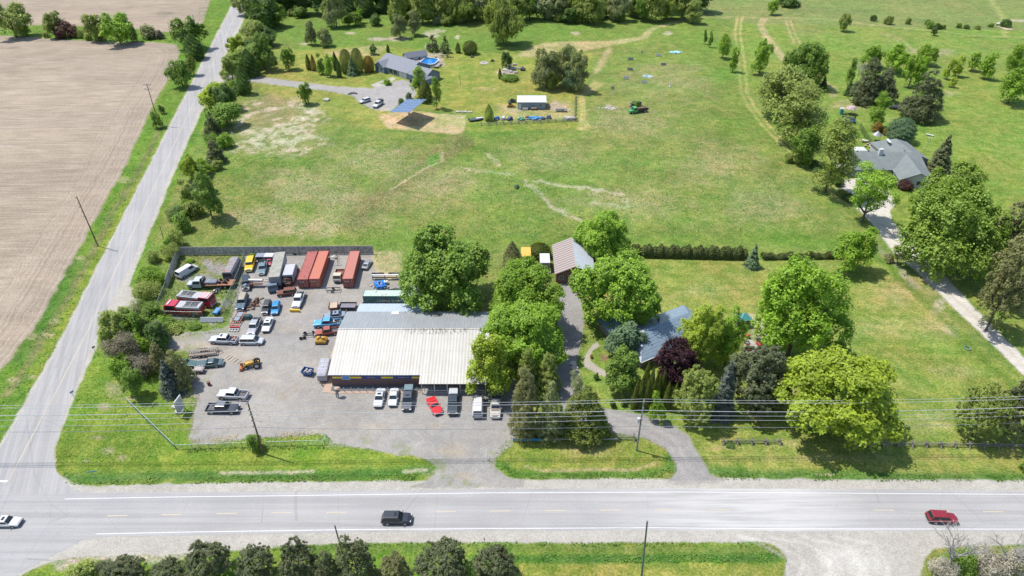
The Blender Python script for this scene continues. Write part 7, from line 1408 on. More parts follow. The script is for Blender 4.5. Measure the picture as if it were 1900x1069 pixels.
# around the blue house
T('''519 89 547 130 dec mid t | dark round maple alone on the lawn left of the blue house
566 101 576 129 column cedar | narrow dark cedar at the left end of the shrub row
575 102 586 130 cedar orange | orange brown cedar in the shrub row left of the blue house
585 99 604 132 dec mid | mid green bush tree in the shrub row left of the blue house
600 100 620 136 dec fresh | brighter bush tree in the shrub row left of the blue house
616 97 627 130 column deep | spiral dark cedar behind its twin left of the blue house
623 110 633 143 column deep | spiral dark cedar in front of its twin left of the blue house
629 92 653 132 cedarw cedar | broad dark cedar, left of the pair beside the blue house
650 90 674 132 cedarw cedar | broad dark cedar, right of the pair beside the blue house
640 106 666 141 fir teal | green spruce in front of the pair of broad cedars
673 104 694 132 cedarw orange | golden cedar at the left corner of the blue house
680 118 690 133 bush olive | small clipped bush under the golden cedar
551 154 579 190 dec mid | dark green tree alone below the far drive
684 82 700 101 bush dark | small dark bush at the mown edge behind the blue house
716 83 723 97 column deep | small dark column cedar behind the blue house roof
790 66 815 96 pine pine | dark pine behind the swimming pool, left of two
816 68 836 98 pine pine | brownish pine behind the swimming pool, right of two
844 79 855 98 cedar cedar | small cedar beyond the pool, left of the wide one
858 76 886 100 cedarw cedar | wide low cedar beyond the pool
762 124 792 176 tall fresh | bright green tree in front of the garage wing of the blue house
776 150 802 190 cedar cedar | dark cedar between the two bright trees near the solar panel
798 143 819 196 tall mid | green tree at the right of the clump near the solar panel
752 171 764 184 bush teal | pale shrub at the drive edge near the solar panel
737 182 750 195 bush dark | dark low bush touching the solar panel shade
928 96 950 124 dec dark | small dark round maple at the stone garden bed
924 127 931 146 column cedar | tiny brown column cedar in the stone garden bed
898 194 916 224 cedar olive | dusty olive cedar beside the boat on the far lot
988 93 1044 160 willow sage | silvery willow thicket above the white shed, left part
1024 84 1078 156 willow sage | silvery willow thicket above the white shed, middle part
1052 96 1092 164 willow sage | silvery willow thicket above the white shed, right part
1010 130 1036 166 willow olive | low willow bush at the front of the thicket above the white shed
1044 128 1078 168 willow teal | darker willow bush at the front right of the thicket
712 146 726 158 bush fresh | clipped green bush in the drive island of the blue house
1176 186 1186 200 bush fresh | tuft of weeds growing over the green truck
953 342 965 350 bush teal | single tiny bush in the middle of the big meadow''')
# right side of the side road
T('''452 -4 494 44 dec dark | dark tree at the top of the side road, first on its right
478 -4 520 44 dec dark | dark rounded tree at the top of the side road, second on its right
448 38 496 80 dec olive | olive tree right of the side road above the yellow one
464 62 508 122 dec mid | pale mid green tree right of the side road behind the yellow one
420 66 456 106 dec yg | yellow green tree leaning over the side road at the dark car
444 92 478 142 cedar dark | dark cedar right of the side road below the yellow tree
408 102 448 150 dec olive | olive tree right of the side road above the far drive mouth
436 122 464 174 cedar dark | dark cedar standing at the mouth of the far drive
470 122 480 141 column deep | small black column cedar at the mouth of the far drive
415 148 452 172 bush mid | green bush below the mouth of the far drive
368 156 434 204 dec yg | golden green maple beside the side road below the far drive
384 190 452 236 dec mid | mid green tree under the golden green maple
374 215 410 258 conif pine | dark round conifer right of the side road, upper of two
380 262 416 304 conif pine | dark round conifer right of the side road, lower of two
333 290 368 330 dec yg | yellow tinged tree right of the side road above the dark shaded one
356 310 406 398 dec mid | tall dark shaded tree right of the side road with a long shadow
330 332 360 376 dec olive | olive tree right of the side road beside the dark shaded one
318 394 354 432 bush mid | rounded bush above the back fence near the side road
332 372 376 408 bush olive | olive bush above the rounded one near the side road
308 425 342 462 scrub olive | scrub bush just above the back fence corner
254 492 306 534 scrub fresh | low bright scrub left of the compound fence, upper
244 520 296 560 scrub olive | low olive scrub left of the compound fence, lower
296 452 330 486 scrub olive | pale scrub outside the compound back corner''')
# clump below the compound
T('''186 572 248 640 dec olive | olive tree at the left end of the clump below the compound
222 578 280 642 dec mid | mid green tree at the top of the clump below the compound
196 618 258 690 scrub twig | grey twiggy shrub in the middle of the clump below the compound
262 588 320 622 scrub mid | wide green bush right of the clump, touching the compound fence
205 655 252 704 bush fresh | bright pale green bush at the left edge of the clump
234 655 290 706 scrub twig | grey brown bare shrub at the lower middle of the clump
225 682 268 738 dec mid | dark green low tree at the bottom of the clump by the aqua fence
262 600 310 650 dec dark | dark green tree in the right part of the clump
274 640 312 696 conif brown | brown tinged conifer behind the blue spruce, left
303 652 354 724 conif brown | brown tinged conifer behind the blue spruce, right
284 670 338 740 spruce blue | dark blue spruce standing on the grass left of the gravel
300 606 340 622 bush olive | low weeds hiding the front compound fence
345 600 370 615 bush mid | small weed bush below the fire engines
462 470 474 482 bush fresh | weed bush at the inner fence by the yellow wagon
430 478 446 487 bush fresh | small weed bush below the back fence of the compound, right
345 479 362 489 bush fresh | small weed bush in the back left corner of the compound''')
# hedge between the fields, roadside left
T('''-14 5 50 64 dec olive | pale olive tree at the far left of the field hedge
28 40 54 66 bush mid | dark bush under the olive tree at the far left of the hedge
82 22 116 64 dec olive | pale green tree left of the purple tinged bush in the field hedge
100 36 141 70 bush wine | purple tinged dark bush in the field hedge
140 54 156 70 bush olive | tiny olive bush in the field hedge gap
155 27 198 72 dec olive | olive tree left of the large green one in the field hedge
186 24 244 78 dec fresh | largest green tree in the middle of the field hedge
226 42 254 74 dec mid | mid green tree right of the largest one in the field hedge
252 44 290 72 bush sage | pale blossom flecked bush at the right of the field hedge
322 30 380 86 dec mid | dark rounded tree around the transformer pole
338 62 376 110 cedar dark | dark cedar clump below the transformer pole
311 112 355 158 dec mid | dark green tree on the bank left of the side road
344 100 366 135 dec olive | small olive tree above the bank tree left of the side road
294 194 306 211 bush dark | small dark shrub on the field bank below the bank tree
280 206 300 237 bush mid | green shrub at the foot of the crossarm pole''')
# bottom edge
T('''345 1014 427 1092 pinew pine | dark round pine at the bottom edge left of the middle
440 1017 512 1094 pinew pine | grey green pine at the bottom edge, second from the dark round one
516 1003 590 1094 pinew pine | tall grey green pine at the bottom edge below the shoulder
275 1048 342 1100 pinew pine | low grey green pine at the bottom edge left of the dark round one
195 1042 268 1100 pinew pine | low pine at the bottom edge with dark needles
118 1044 188 1104 bush olive | low olive bush at the bottom left of the conifer row
582 1022 626 1094 pinew pine | narrow pine at the bottom edge left of the slim pole
624 998 692 1094 pinew pine | spiky topped pine at the bottom edge beside the slim pole
704 1030 765 1100 pinew brown | brownish low pine at the bottom edge
776 1018 868 1100 pinew pine | olive grey pine at the bottom edge, second from the right
875 1020 960 1100 pinew pine | grey green pine at the right end of the bottom conifer row
1750 1025 1815 1085 scrub mid | green bush under the bare trees in the lower right corner
1726 1035 1775 1090 scrub grey | silvery leafless shrub under the bare tree
1800 1022 1870 1090 scrub grey | grey leafless shrub between the two bare trees
1860 1018 1920 1090 scrub grey | grey leafless shrub in the corner under the second bare tree''')
# bare trees
def bare_tree(x0, y0, x1, y1, label, seed, mat=BARKP, base=None, dens=6):
    b, W, H = fit(x0, y0, x1, y1, 'bare', True); t = thing('bare_tree', b, 0, label, 'tree'); r = random.Random(seed); q = MB(); tw = MB()
    def grow(p, d, ln, rad, lev):
        e = p+d*ln; mid_ = p+d*ln*.5+Vector((r.uniform(-.06, .06), r.uniform(-.06, .06), 0))*ln; (q if lev < 2 else tw).tube([p, mid_, e], [rad, rad*.8, rad*.6], 5 if lev < 2 else 3, cap=False)
        if lev >= 4: return
        for i in range(r.randint(2, 3) if lev else dens):
            a = Vector((r.gauss(0, 1), r.gauss(0, 1), r.gauss(0, .5))).normalized(); nd = (d+a*r.uniform(.45, .95)+Vector((0, 0, .18))).normalized(); grow(p.lerp(e, r.uniform(.5, 1)), nd, ln*r.uniform(.6, .8), max(rad*.55, .035), lev+1)
    grow(Vector((0, 0, 0)), Vector((0, 0, 1)), H*.34, W*.028, 0); q.build('trunk', mat, t); tw.build('twigs', mat, t); return t
bare_tree(1735, 965, 1830, 1062, 'leafless grey tree in the lower right corner, left of two', 3, dens=9); bare_tree(1842, 985, 1922, 1068, 'leafless grey tree at the right edge of the lower corner', 5, dens=9)
bare_tree(1586, 98, 1606, 160, 'leafless pale tree left of the dark pine pair', 7); 
# clipped hedge
def hedge(x0, y0, x1, y1, label, col, bumps, h=1.9, wd=2.2, n=9000, rough=.35):
    a = P(x0, y0); b = P(x1, y1); Ln = (b-a).length; r_ = np.random.RandomState(4); s = r_.rand(n)*Ln; th = r_.rand(n)*np.pi; top = 1+rough*(.5*np.sin(s*2*np.pi/bumps)+.35*np.sin(s*2*np.pi/bumps*2.3+1))+r_.randn(n)*.05
    an = math.atan2(b.y-a.y, b.x-a.x); ly = np.cos(th)*wd/2*(.9+.1*top); lz = np.sin(th)**.5*h*top
    global rs; rs = r_; C = np.stack([s, ly, lz], 1); Nn = unit(np.stack([r_.randn(n)*.4, np.cos(th)+r_.randn(n)*.3, np.sin(th)+.3+r_.randn(n)*.3], 1)); me = leaf_mesh('hedge', C, Nn, .20, .5+.2*np.sin(s*3)+(r_.rand(n)-.5)*.6)
    o = bpy.data.objects.new('hedge', me); COL.objects.link(o); o.location = a; o.rotation_euler.z = an; o.material_slots[0].link = 'OBJECT'; o.material_slots[0].material = foliage(col, LC[col]); return tag(o, label, 'hedge')
hedge(1172, 474, 1384, 479, 'long dark cedar hedge behind the right lawn, from the maple to the small spruce', 'hedge', 3.2, 2.6, 2.6, 16000)
hedge(1412, 480, 1556, 478, 'lower ragged dark hedge continuing right of the small spruce', 'hedge', 5.5, 1.2, 1.8, 8000, .6)

r = random.Random(21)
def fill(line, n, spread, w0, w1, cols, label, group, kinds=('scrub', 'bush', 'dec')):
    for i in range(n):
        t_ = r.random()*(len(line)-1); k = int(t_); f = t_-k; x = line[k][0]*(1-f)+line[min(k+1, len(line)-1)][0]*f+r.uniform(-spread, spread); y = line[k][1]*(1-f)+line[min(k+1, len(line)-1)][1]*f+r.uniform(-spread*.4, spread*.4)
        w_ = r.uniform(w0, w1); h_ = w_*r.uniform(.7, 1.05); tree(x-w_/2, y-h_, x+w_/2, y, r.choice(kinds), r.choice(cols), label, group)
fill([(330, 425), (350, 380), (385, 320), (405, 260), (405, 215), (440, 150), (470, 100), (490, 60)], 26, 16, 18, 36, ['olive', 'mid', 'dark', 'fresh'], 'scrubby bush in the ragged strip right of the side road', 'scrub strip right of the side road')
fill([(200, 640), (215, 610), (260, 595), (300, 610), (290, 650), (240, 690), (215, 715)], 18, 14, 24, 44, ['olive', 'mid', 'sage', 'mid', 'fresh', 'twig'], 'scrubby bush in the thicket below the compound', 'thicket below the compound')
fill([(265, 540), (290, 490), (315, 460)], 10, 12, 16, 30, ['olive', 'fresh', 'mid'], 'low scrub bush outside the left fence of the compound', 'scrub outside the compound')
fill([(455, 20), (490, 45), (480, 80), (470, 115), (440, 150), (400, 200)], 16, 14, 30, 52, ['mid', 'dark', 'olive', 'mid'], 'tall bushy tree in the belt between the side road and the far drive', 'tree belt right of the side road', ('dec', 'tall', 'dec'))
fill([(520, 22), (640, 45), (760, 40), (900, 45), (1100, 40), (1260, 30)], 22, 14, 16, 34, ['sage', 'mid', 'olive', 'dark'], 'bush at the foot of the far wood', 'bushes along the far wood', ('bush', 'dec'))
fill([(1590, 40), (1700, 48), (1800, 52), (1890, 45)], 14, 14, 8, 18, ['dark', 'mid', 'olive'], 'low ditch bush on the upper right meadow', 'ditch bushes of the upper right meadow', ('bush',))
fill([(60, 68), (140, 72), (300, 72)], 7, 8, 10, 20, ['olive', 'mid', 'twig'], 'low bush filling a gap of the field hedge', 'gap bushes of the field hedge', ('bush',))
fill([(1450, 300), (1500, 300), (1545, 345), (1580, 385)], 10, 10, 14, 26, ['mid', 'dark', 'olive'], 'low bush under the row of trees along the pale drive', 'bushes along the meadow edge', ('bush',))
fill([(140, 1085), (300, 1088), (480, 1086), (680, 1085), (830, 1088)], 14, 14, 26, 46, ['pine', 'olive', 'brown'], 'low bush between the conifers of the bottom edge', 'low bushes of the bottom edge', ('bush', 'scrub'))
# ---------------- tall grass and weeds (nobody could count it) ----------------
def tufts(areas, n_per, label, name, col, size, h, seed, strips=()):
    r_ = np.random.RandomState(seed); pts = []
    for poly in areas:
        W = [P(x, y) for x, y in poly]; xs = [p.x for p in W]; yy = [p.y for p in W]; ar = 0
        for i in range(len(W)): ar += W[i].x*W[(i+1) % len(W)].y-W[(i+1) % len(W)].x*W[i].y
        k = int(abs(ar)/2*n_per*((max(xs)-min(xs))*(max(yy)-min(yy)))/(abs(ar)/2+1e-6)); X = r_.uniform(min(xs), max(xs), k); Y = r_.uniform(min(yy), max(yy), k); ins = np.zeros(k, bool)
        for i in range(len(W)):
            a, b = W[i], W[(i+1) % len(W)]; c = ((a.y > Y) != (b.y > Y)) & (X < (b.x-a.x)*(Y-a.y)/((b.y-a.y) or 1e-9)+a.x); ins ^= c
        pts.append(np.stack([X[ins], Y[ins]], 1))
    for line, wd, dens in strips:
        W = [P(x, y) for x, y in line]
        for a, b in zip(W[:-1], W[1:]):
            k = int((b-a).length*wd*dens); s = r_.rand(k); d = (b-a).normalized(); o = (r_.rand(k)-.5)*wd; pts.append(np.stack([a.x+(b.x-a.x)*s-d.y*o, a.y+(b.y-a.y)*s+d.x*o], 1))
    XY = np.concatenate(pts); n = len(XY); keep = vnoise(XY[:, 0], XY[:, 1], 2.5, seed) > .32; XY = XY[keep]; n = len(XY)
    global rs; rs = r_; hh = h*(.3+vnoise(XY[:, 0], XY[:, 1], 1.7, seed+3)); C = np.stack([XY[:, 0], XY[:, 1], hh*r_.rand(n)], 1); Nn = unit(np.stack([r_.randn(n)*.6, r_.randn(n)*.6, 1+.5*r_.rand(n)], 1))
    me = leaf_mesh(name, C, Nn, size, .5+(vnoise(XY[:, 0], XY[:, 1], 2.2, seed+9)-.5)*.9+(r_.rand(n)-.5)*.5, 1.3, np.tile([[0, 0, 1.]], (n, 1)))
    o = bpy.data.objects.new(name, me); COL.objects.link(o); o.material_slots[0].link = 'OBJECT'; o.material_slots[0].material = foliage(col, LC[col]); return tag(o, label, 'grass' if 'grass' in name else 'weeds', kind='stuff')
LC['grassy'] = (.20, .29, .045); LC['weedy'] = (.21, .27, .075); LC['strawy'] = (.50, .43, .26); LC['verge'] = (.135, .24, .045)
tufts([[(100, 850), (185, 645), (260, 660), (330, 740), (338, 828), (280, 850), (130, 872)]], 2.6, 'uneven tall grass on the corner lot below the shrub clump', 'tall_grass', 'grassy', .14, .22, 1)
tufts([], 1, 'dark lush grass along the edges of the main road and ditches', 'verge_grass', 'verge', .14, .32, 2, strips=(([(112, 880), (135, 893), (300, 893), (560, 888), (760, 887), (800, 880)], 1.4, 14), ([(930, 866), (960, 883), (1200, 884), (1247, 872)], 1.2, 14), ([(1335, 884), (1560, 886), (1900, 888)], 1.6, 12), ([(330, 837), (450, 834), (603, 829)], .9, 18), ([(880, 1037), (1240, 1036), (1440, 1034)], 1.4, 12), ([(360, 1030), (560, 1014), (820, 1010), (1250, 1011), (1420, 1010)], .7, 12), ([(292, 597), (350, 600), (410, 600)], 2.5, 8)))
tufts([[(335, 477), (455, 480), (450, 490), (400, 487), (370, 485), (340, 498), (325, 520)], [(312, 536), (360, 540), (350, 556), (300, 560)], [(380, 580), (412, 560), (440, 520), (446, 540), (432, 585), (412, 600), (300, 605), (292, 595), (330, 592)]], 4.5, 'weeds growing thick inside the fenced compound', 'compound_weeds', 'weedy', .15, .4, 3)
tufts([[(385, -5), (432, 0), (330, 195), (262, 325), (195, 452), (108, 638), (45, 740), (0, 800), (-40, 790), (0, 700), (62, 618), (152, 462), (255, 275), (330, 120), (325, 75)]], 1.3, 'rough bank grass between the ploughed field and the side road', 'bank_grass', 'verge', .20, .35, 4)
tufts([[(463, 5), (450, 50), (425, 100), (380, 205), (343, 285), (315, 350), (296, 400), (255, 500), (262, 545), (300, 500), (330, 465), (400, 300), (420, 200), (480, 60), (500, 0)]], 1.1, 'weedy grass between the side road and the roadside trees', 'roadside_grass', 'weedy', .20, .35, 5)
tufts([[(0, 48), (84, 48), (240, 54), (318, 62), (330, 78), (230, 75), (140, 72), (0, 64)]], .8, 'green grass strip between the two ploughed fields', 'hedge_grass', 'verge', .28, .4, 6)
tufts([[(430, 275), (600, 260), (800, 300), (840, 360), (760, 440), (360, 440), (400, 330)], [(840, 300), (1300, 250), (1500, 420), (1180, 442), (860, 442)]], .75, 'dry straw stalks standing in the rough meadow behind the yard', 'dry_grass', 'strawy', .17, .12, 7)
tufts([[(430, 275), (640, 250), (900, 260), (1350, 150), (1540, 420), (1180, 442), (360, 440), (400, 330)]], .8, 'coarse green tussocks in the rough meadow behind the yard', 'meadow_grass', 'weedy', .22, .15, 8)
tufts([], 1, 'dry pale stalks round the edge of the gravel yard', 'edge_weeds', 'strawy', .12, .2, 9, strips=(([(350, 822), (450, 815), (600, 805)], 2.4, 9), ([(350, 690), (362, 740), (352, 800)], 2.0, 6), ([(300, 645), (345, 655)], 2.5, 6), ([(698, 480), (740, 500)], 5, 5), ([(345, 470), (690, 460)], 4, 2.5), ([(640, 445), (760, 450)], 6, 2)))
tufts([], 1, 'green weeds creeping over the edge of the gravel yard', 'yard_weeds', 'weedy', .12, .18, 10, strips=(([(360, 826), (450, 820), (610, 810)], 1.8, 8), ([(414, 600), (436, 560), (452, 500)], 2.2, 8), ([(430, 612), (455, 600)], 2, 6), ([(640, 575), (665, 570)], 2.0, 6), ([(690, 720), (800, 722)], .8, 3), ([(905, 860), (935, 830), (950, 812)], 1.2, 9), ([(300, 622), (400, 612)], 2.5, 6)))
# ---------------- far lots ----------------
def simple(name, px, py, rz, label, cat, group=None): g = P(px, py); return thing(name, (g.x, g.y, 0), R(rz), label, cat, group)
# oval pool with deck
g = P(797, 119); t = thing('swimming_pool', (g.x, g.y, 0), R(-14), 'oval above ground pool with bright blue water and white rim beside the blue house', 'swimming pool')
def oval(a, b_, z, n=32): return [(a*math.copysign(abs(math.cos(2*math.pi*i/n))**.62, math.cos(2*math.pi*i/n)), b_*math.copysign(abs(math.sin(2*math.pi*i/n))**.62, math.sin(2*math.pi*i/n)), z) for i in range(n)]
q = MB(); q.loft([oval(3.6, 4.6, 0), oval(3.6, 4.6, 1.3)], caps=False); q.loft([oval(3.4, 4.4, 1.3), oval(3.4, 4.4, .1)], caps=False); q.build('wall', M('pool_wall', (.36, .38, .40), .5), t)
q = MB(); q.loft([oval(3.3, 4.3, 1.31), oval(3.75, 4.75, 1.31), oval(3.75, 4.75, 1.38), oval(3.3, 4.3, 1.38), oval(3.3, 4.3, 1.31)], caps=False); q.build('rim', WHITE, t); q = MB(); q.add(oval(3.39, 4.39, 1.0), [tuple(range(32))]); q.build('water', M('pool_water', (.01, .16, .50), .08, 0, .15, .5), t)
B(t, 'deck', M('deck_wood', (.25, .22, .19), .9), (-6.6, -3.9, -5, 5, .9, 1.05), (3.9, 5.6, -5, 1, .6, .75)); [B(t, 'deck_post', WOODG, (x, x+.12, y, y+.12, 0, .899)) for x in (-6.5, -4.1) for y in (-4.9, 4.8)]
t = simple('pool_ladder', 790, 128, 0, 'small white steps at the near side of the oval pool', 'steps'); B(t, 'step', WHITE, (-.8, .8, -.4, 0, .0, .3), (-.8, .8, 0, .4, .301, .6), (-.8, .8, .4, .8, .601, .9)); B(t, 'rail', GALV, (-.85, -.8, -.4, .8, .9, 1.5), (.8, .85, -.4, .8, .9, 1.5))
t = simple('pool_pump', 791, 92, 0, 'white upright tank behind the pool', 'tank'); q = MB(); q.tube([(0, 0, 0), (0, 0, 1.6), (0, 0, 1.9)], [.5, .5, .2], 10); q.build('body', WHITE, t); B(t, 'valve', TRIM, (-.15, .15, -.15, .15, 1.9, 2.05))
scrap(825, 107, 'dark garden goods and covered barbecue right of the pool', [TRIM, M('navy_cover', (.04, .06, .10), .6), GREYM], 26, 4, 1.6, 1.2, hi=1.8)
scrap(808, 126, 'pale patio furniture at the near corner of the pool', [WHITE, GREYM, WOODL], 20, 2.2, 1.2, .8)
# stone garden bed
for i, (x, y, w_) in enumerate(((938, 131, 1.5), (946, 134, 1.2), (952, 128, 1.3), (957, 136, 1.0), (942, 140, 1.4), (950, 143, 1.1), (935, 137, .9), (962, 128, .9), (955, 121, 1.0), (945, 124, 1.2))):
    g = P(x, y); q = MB(); q.blob((0, 0, .3), (w_, w_*.75, .6), i+20, 2, .25); o = q.build('boulder', M('bed_stone', (.36, .345, .33), .9, 0, .3), None); o.location = g; tag(o, 'pale grey boulder in the stone garden bed right of the blue house', 'boulder', 'boulders in the stone garden bed')
tree(926, 138, 962, 152, 'scrub', 'mid', 'low green planting along the front of the stone garden bed')
for (px, py, lab, nm, cat) in ((970, 131, 'dark covered machine right of the stone garden bed', 'covered_machine', 'machine'), (914, 114, 'dark round fire bowl left of the small round maple', 'fire_bowl', 'fire bowl'), (876, 107, 'tiny dark garden figure on the stone patch', 'garden_figure', 'garden ornament')):
    t = simple(nm, px, py, 20, lab, cat); q = MB(); s_ = 1.3 if px == 970 else .8; q.blob((0, 0, .5*s_), (s_, s_*.7, .6*s_), px, 2, .3); q.build('body', M('tarp_navy', (.04, .045, .06), .6), t); B(t, 'base', TRIM, (-s_*.7, s_*.7, -.4, .4, 0, .25))
g = P(898, 117); q = MB(); q.cyl((0, 0, .05), 2.0, .1, 20); q.bx(-.3, .3, -.3, .3, .101, .35); o = q.build('stone_circle', CONC); o.location = g; tag(o, 'flat round stone pad on the far lawn', 'stone pad')
# boat, trailers and junk on the far lot
t = simple('motor_boat', 883, 224, 20, 'small dark boat with a white board beside the olive cedar', 'boat'); q = MB(); q.loft([[(x, -w_, .7), (x, -w_*.5, .15), (x, w_*.5, .15), (x, w_, .7)] for x, w_ in ((-2.4, .85), (0, 1.0), (1.6, .8), (2.7, .15))]); q.build('hull', M('hull_navy', (.05, .065, .08), .5), t); B(t, 'white_board', WHITE, (.2, 2.8, -.1, .8, .75, .82)); B(t, 'engine', TRIM, (-2.8, -2.41, -.25, .25, .5, 1.1))
for i, (px, py, w_, l_, c, lab, nm, cat) in enumerate(((922, 222, 2.2, 2.0, BLUE, 'blue round drum trailer at the left of the junk row', 'drum_trailer', 'trailer'), (934, 222, 2.2, 2.2, WHITE, 'pale stacked chairs in the junk row', 'chair_stack', 'furniture'), (946, 223, 2.2, 3.0, M('navy_cover', (.04, .06, .10), .6), 'dark tarp covered cart in the junk row', 'covered_cart', 'cart'), (967, 223, 2.6, 2.0, M('green_tent', (.10, .32, .16), .6), 'small green dome tarp in the junk row', 'dome_tarp', 'tarp'), (978, 221, 1.6, 1.6, RUST, 'rusty red barrel and boxes in the junk row', 'rusty_bin', 'bin'), (1018, 220, 2.0, 2.2, M('navy_cover', (.04, .06, .10), .6), 'dark blue box at the right of the junk row', 'storage_box', 'box'), (1058, 222, 4.2, 2.6, M('log_grey', (.34, .33, .31), .9), 'heap of pale logs at the corner of the rail fence', 'log_heap', 'log pile'), (992, 222, 4.6, 2.0, M('tarp_blue', (.05, .22, .44), .5), 'bright blue tarp over goods in the junk row', 'blue_tarp', 'tarp'), (1004, 222, 3.0, 1.8, M('tarp_slate', (.07, .13, .22), .5), 'dark blue tarp right of the bright blue one', 'slate_tarp', 'tarp'))):
    t = simple(nm, px, py, rnd.uniform(-10, 10), lab, cat); q = MB(); q.blob((0, 0, .45), (w_/2, l_/2.6, .75), i+60, 2, .3); q.build('cover', c, t); B(t, 'base', WOODG, (-w_*.35, w_*.35, -.5, .5, 0, .25)); q = MB(); [q.box((rnd.uniform(-w_*.4, w_*.4), rnd.uniform(-.9, -.5), .3), (.5, .3, .4), rnd.uniform(0, 3)) for _ in range(4)]; q.build('loose_piece', rnd.choice([WHITE, WOODL, GREYM]), t)
t = simple('boat_trailer', 1044, 207, 2, 'pale grey boat trailer frame on the dry patch right of the white shed', 'trailer'); B(t, 'frame', WHITE, (-3.3, 2.6, -.6, -.45, .5, .65), (-3.3, 2.6, .45, .6, .5, .65), (-3.2, -3.05, -.449, .449, .5, .64), (2.3, 2.45, -.449, .449, .5, .64), (.8, 1.0, -.9, .9, .66, 1.7)); B(t, 'load', GREYM, (-2.6, .6, -.6, .6, .66, 1.1)); add_wheels(t, (0,), .8, .33, .22)
for (px, py, c, lab) in ((947, 198.5, 'yellow', 'yellow small dozer at the left end of the white shed'), (951, 190, 'black', 'black all terrain quad left of the white shed, behind the dozer')):
    t = simple('small_dozer' if c == 'yellow' else 'quad_bike', px, py, 5, lab, 'machine'); mm = TY if c == 'yellow' else TRIM; q = MB(); q.loft([a4(1.2, .6, .4), a4(1.25, .65, .8), a4(.7, .5, 1.1)]); q.build('body', mm, t); B(t, 'seat', BLACK, (-.6, .1, -.3, .3, 1.11, 1.4)); add_wheels(t, (-.9, .9), .7, .38, .28)
    if c == 'yellow': B(t, 'blade', TY, (1.5, 1.6, -1, 1, .1, .8)); B(t, 'roof_bar', TRIM, (-.9, -.8, -.6, .6, 1.4, 1.9), (.2, .3, -.6, .6, 1.4, 1.9), (-.9, .3, -.6, .6, 1.9, 1.97))
for px, py, lab in ((975, 204, 'pale crate pair in front of the shed doors'), (991, 204, 'rust brown box in front of the shed right side')): t = simple('storage_crate', px, py, 3, lab, 'crate'); B(t, 'box', WHITE if px == 975 else RUST, (-1.1, .9, -.5, .5, .1, .8)); B(t, 'lid', WOODL, (-1.15, .95, -.55, .55, .801, .87)); B(t, 'pallet', WOODG, (-1.2, 1, -.6, .6, 0, .09))
# practice targets / low panels on the meadow
pn = [(1191, 99, 3), (1170, 112, -1), (1222, 105, 0), (1231, 122, 1), (1169, 131, -1), (1162, 147, 0), (1195, 155, 0), (1137, 166, 2), (1192, 97, 9)]
labs = ['tiny dark post panel at the top of the meadow targets', 'dark low panel upper left among the meadow targets', 'pale grey low panel upper right among the meadow targets', 'dark low panel right among the meadow targets', 'wide dark low panel at the left middle of the meadow targets', 'grey low panel lower left of the meadow targets', 'grey low panel lower middle of the meadow targets', 'small square black box at the lower left of the meadow targets']
for (px, py, k), lab in zip(pn[:8], labs):
    t = simple('target_panel', px, py, 0, lab, 'panel', 'low panels on the meadow'); w_ = {3: .6, 2: 1.1}.get(k, 2.2); q = MB(); q.slab([(-w_/2, -.3, .3), (w_/2, -.3, .3), (w_/2, .3, 1.1), (-w_/2, .3, 1.1)], .08); q.build('panel', M('panel_black', (.06, .065, .075), .6) if k != 0 else M('panel_grey', (.18, .19, .21), .5), t); B(t, 'leg', TRIM, (-w_/2, -w_/2+.08, .2, .28, 0, .9), (w_/2-.08, w_/2, .2, .28, 0, .9))
for i, (px, py, s_, c, lab) in enumerate(((1254, 98, 2.2, (.26, .50, .52), 'crumpled turquoise and white tarp at the top of the meadow'), (1201, 142, 2.0, (.28, .36, .36), 'crumpled grey teal tarp in the middle of the meadow targets'))):
    q = MB(); q.blob((0, 0, .15), (s_, s_*.8, .35), i+3, 3, .4); o = q.build('crumpled_tarp', M('tarp'+str(i), c, .6, 0, .5, 1.2)); o.location = P(px, py); tag(o, lab, 'tarp')
q = MB(); q.box((0, 0, .5), (.8, .8, 1.0), R(45), taper=.1); q.bx(-.1, .1, -.1, .1, 1.0, 1.5); o = q.build('white_marker', WHITE); o.location = P(1243, 161); tag(o, 'white pyramid marker on the right of the meadow', 'marker')
blobm = M('rubble', (.42, .39, .36), .95, 0, .3)
q = MB(); r = random.Random(2); [q.blob((r.gauss(0, 1.4), r.gauss(0, 1.1), .1), (r.uniform(.2, .5), r.uniform(.2, .4), .2), i, 1, .3) for i in range(40)]; o = q.build('rubble', blobm); o.location = P(1132, 201); tag(o, 'low scatter of pale rubble left of the green truck', 'rubble', kind='stuff')
# green farm truck
t = base('farm_truck', 1182, 203, (1199, 201), (1164, 206), 'green old truck with a dark bed and brown box on the meadow', 'truck', z=1.2); lofted_cab(t, .4, 2.0, 2.0, .5, 1.4, 2.2, paint('bright_green', (.06, .30, .09)), .4); B(t, 'hood', paint('bright_green', (.06, .30, .09)), (2.01, 3.3, -.8, .8, .5, 1.2)); B(t, 'bed', TRIM, (-4.2, .2, -1.1, 1.1, .8, 1.0), (-4.2, .2, -1.1, -1.0, 1.001, 1.6), (-4.2, .2, 1.0, 1.1, 1.001, 1.6)); B(t, 'load', WOODB, (-3.9, -.4, -.6, .7, 1.002, 1.7)); add_wheels(t, (-2.8, 2.3), .95, .45, .3)
t = base('hay_wagon', 1179, 192, (1189, 190), (1170, 194), 'black covered wagon behind the green truck', 'wagon', z=1.0); q = MB(); q.blob((0, 0, 1.0), (2.2, 1.2, .8), 3, 2, .2); q.build('cover', TRIM, t); B(t, 'deck', WOODG, (-2.4, 2.4, -1, 1, .5, .65)); add_wheels(t, (-1.4, 1.4), .8, .35, .22)
for px, py, lab in ((722, 206, None),): pass
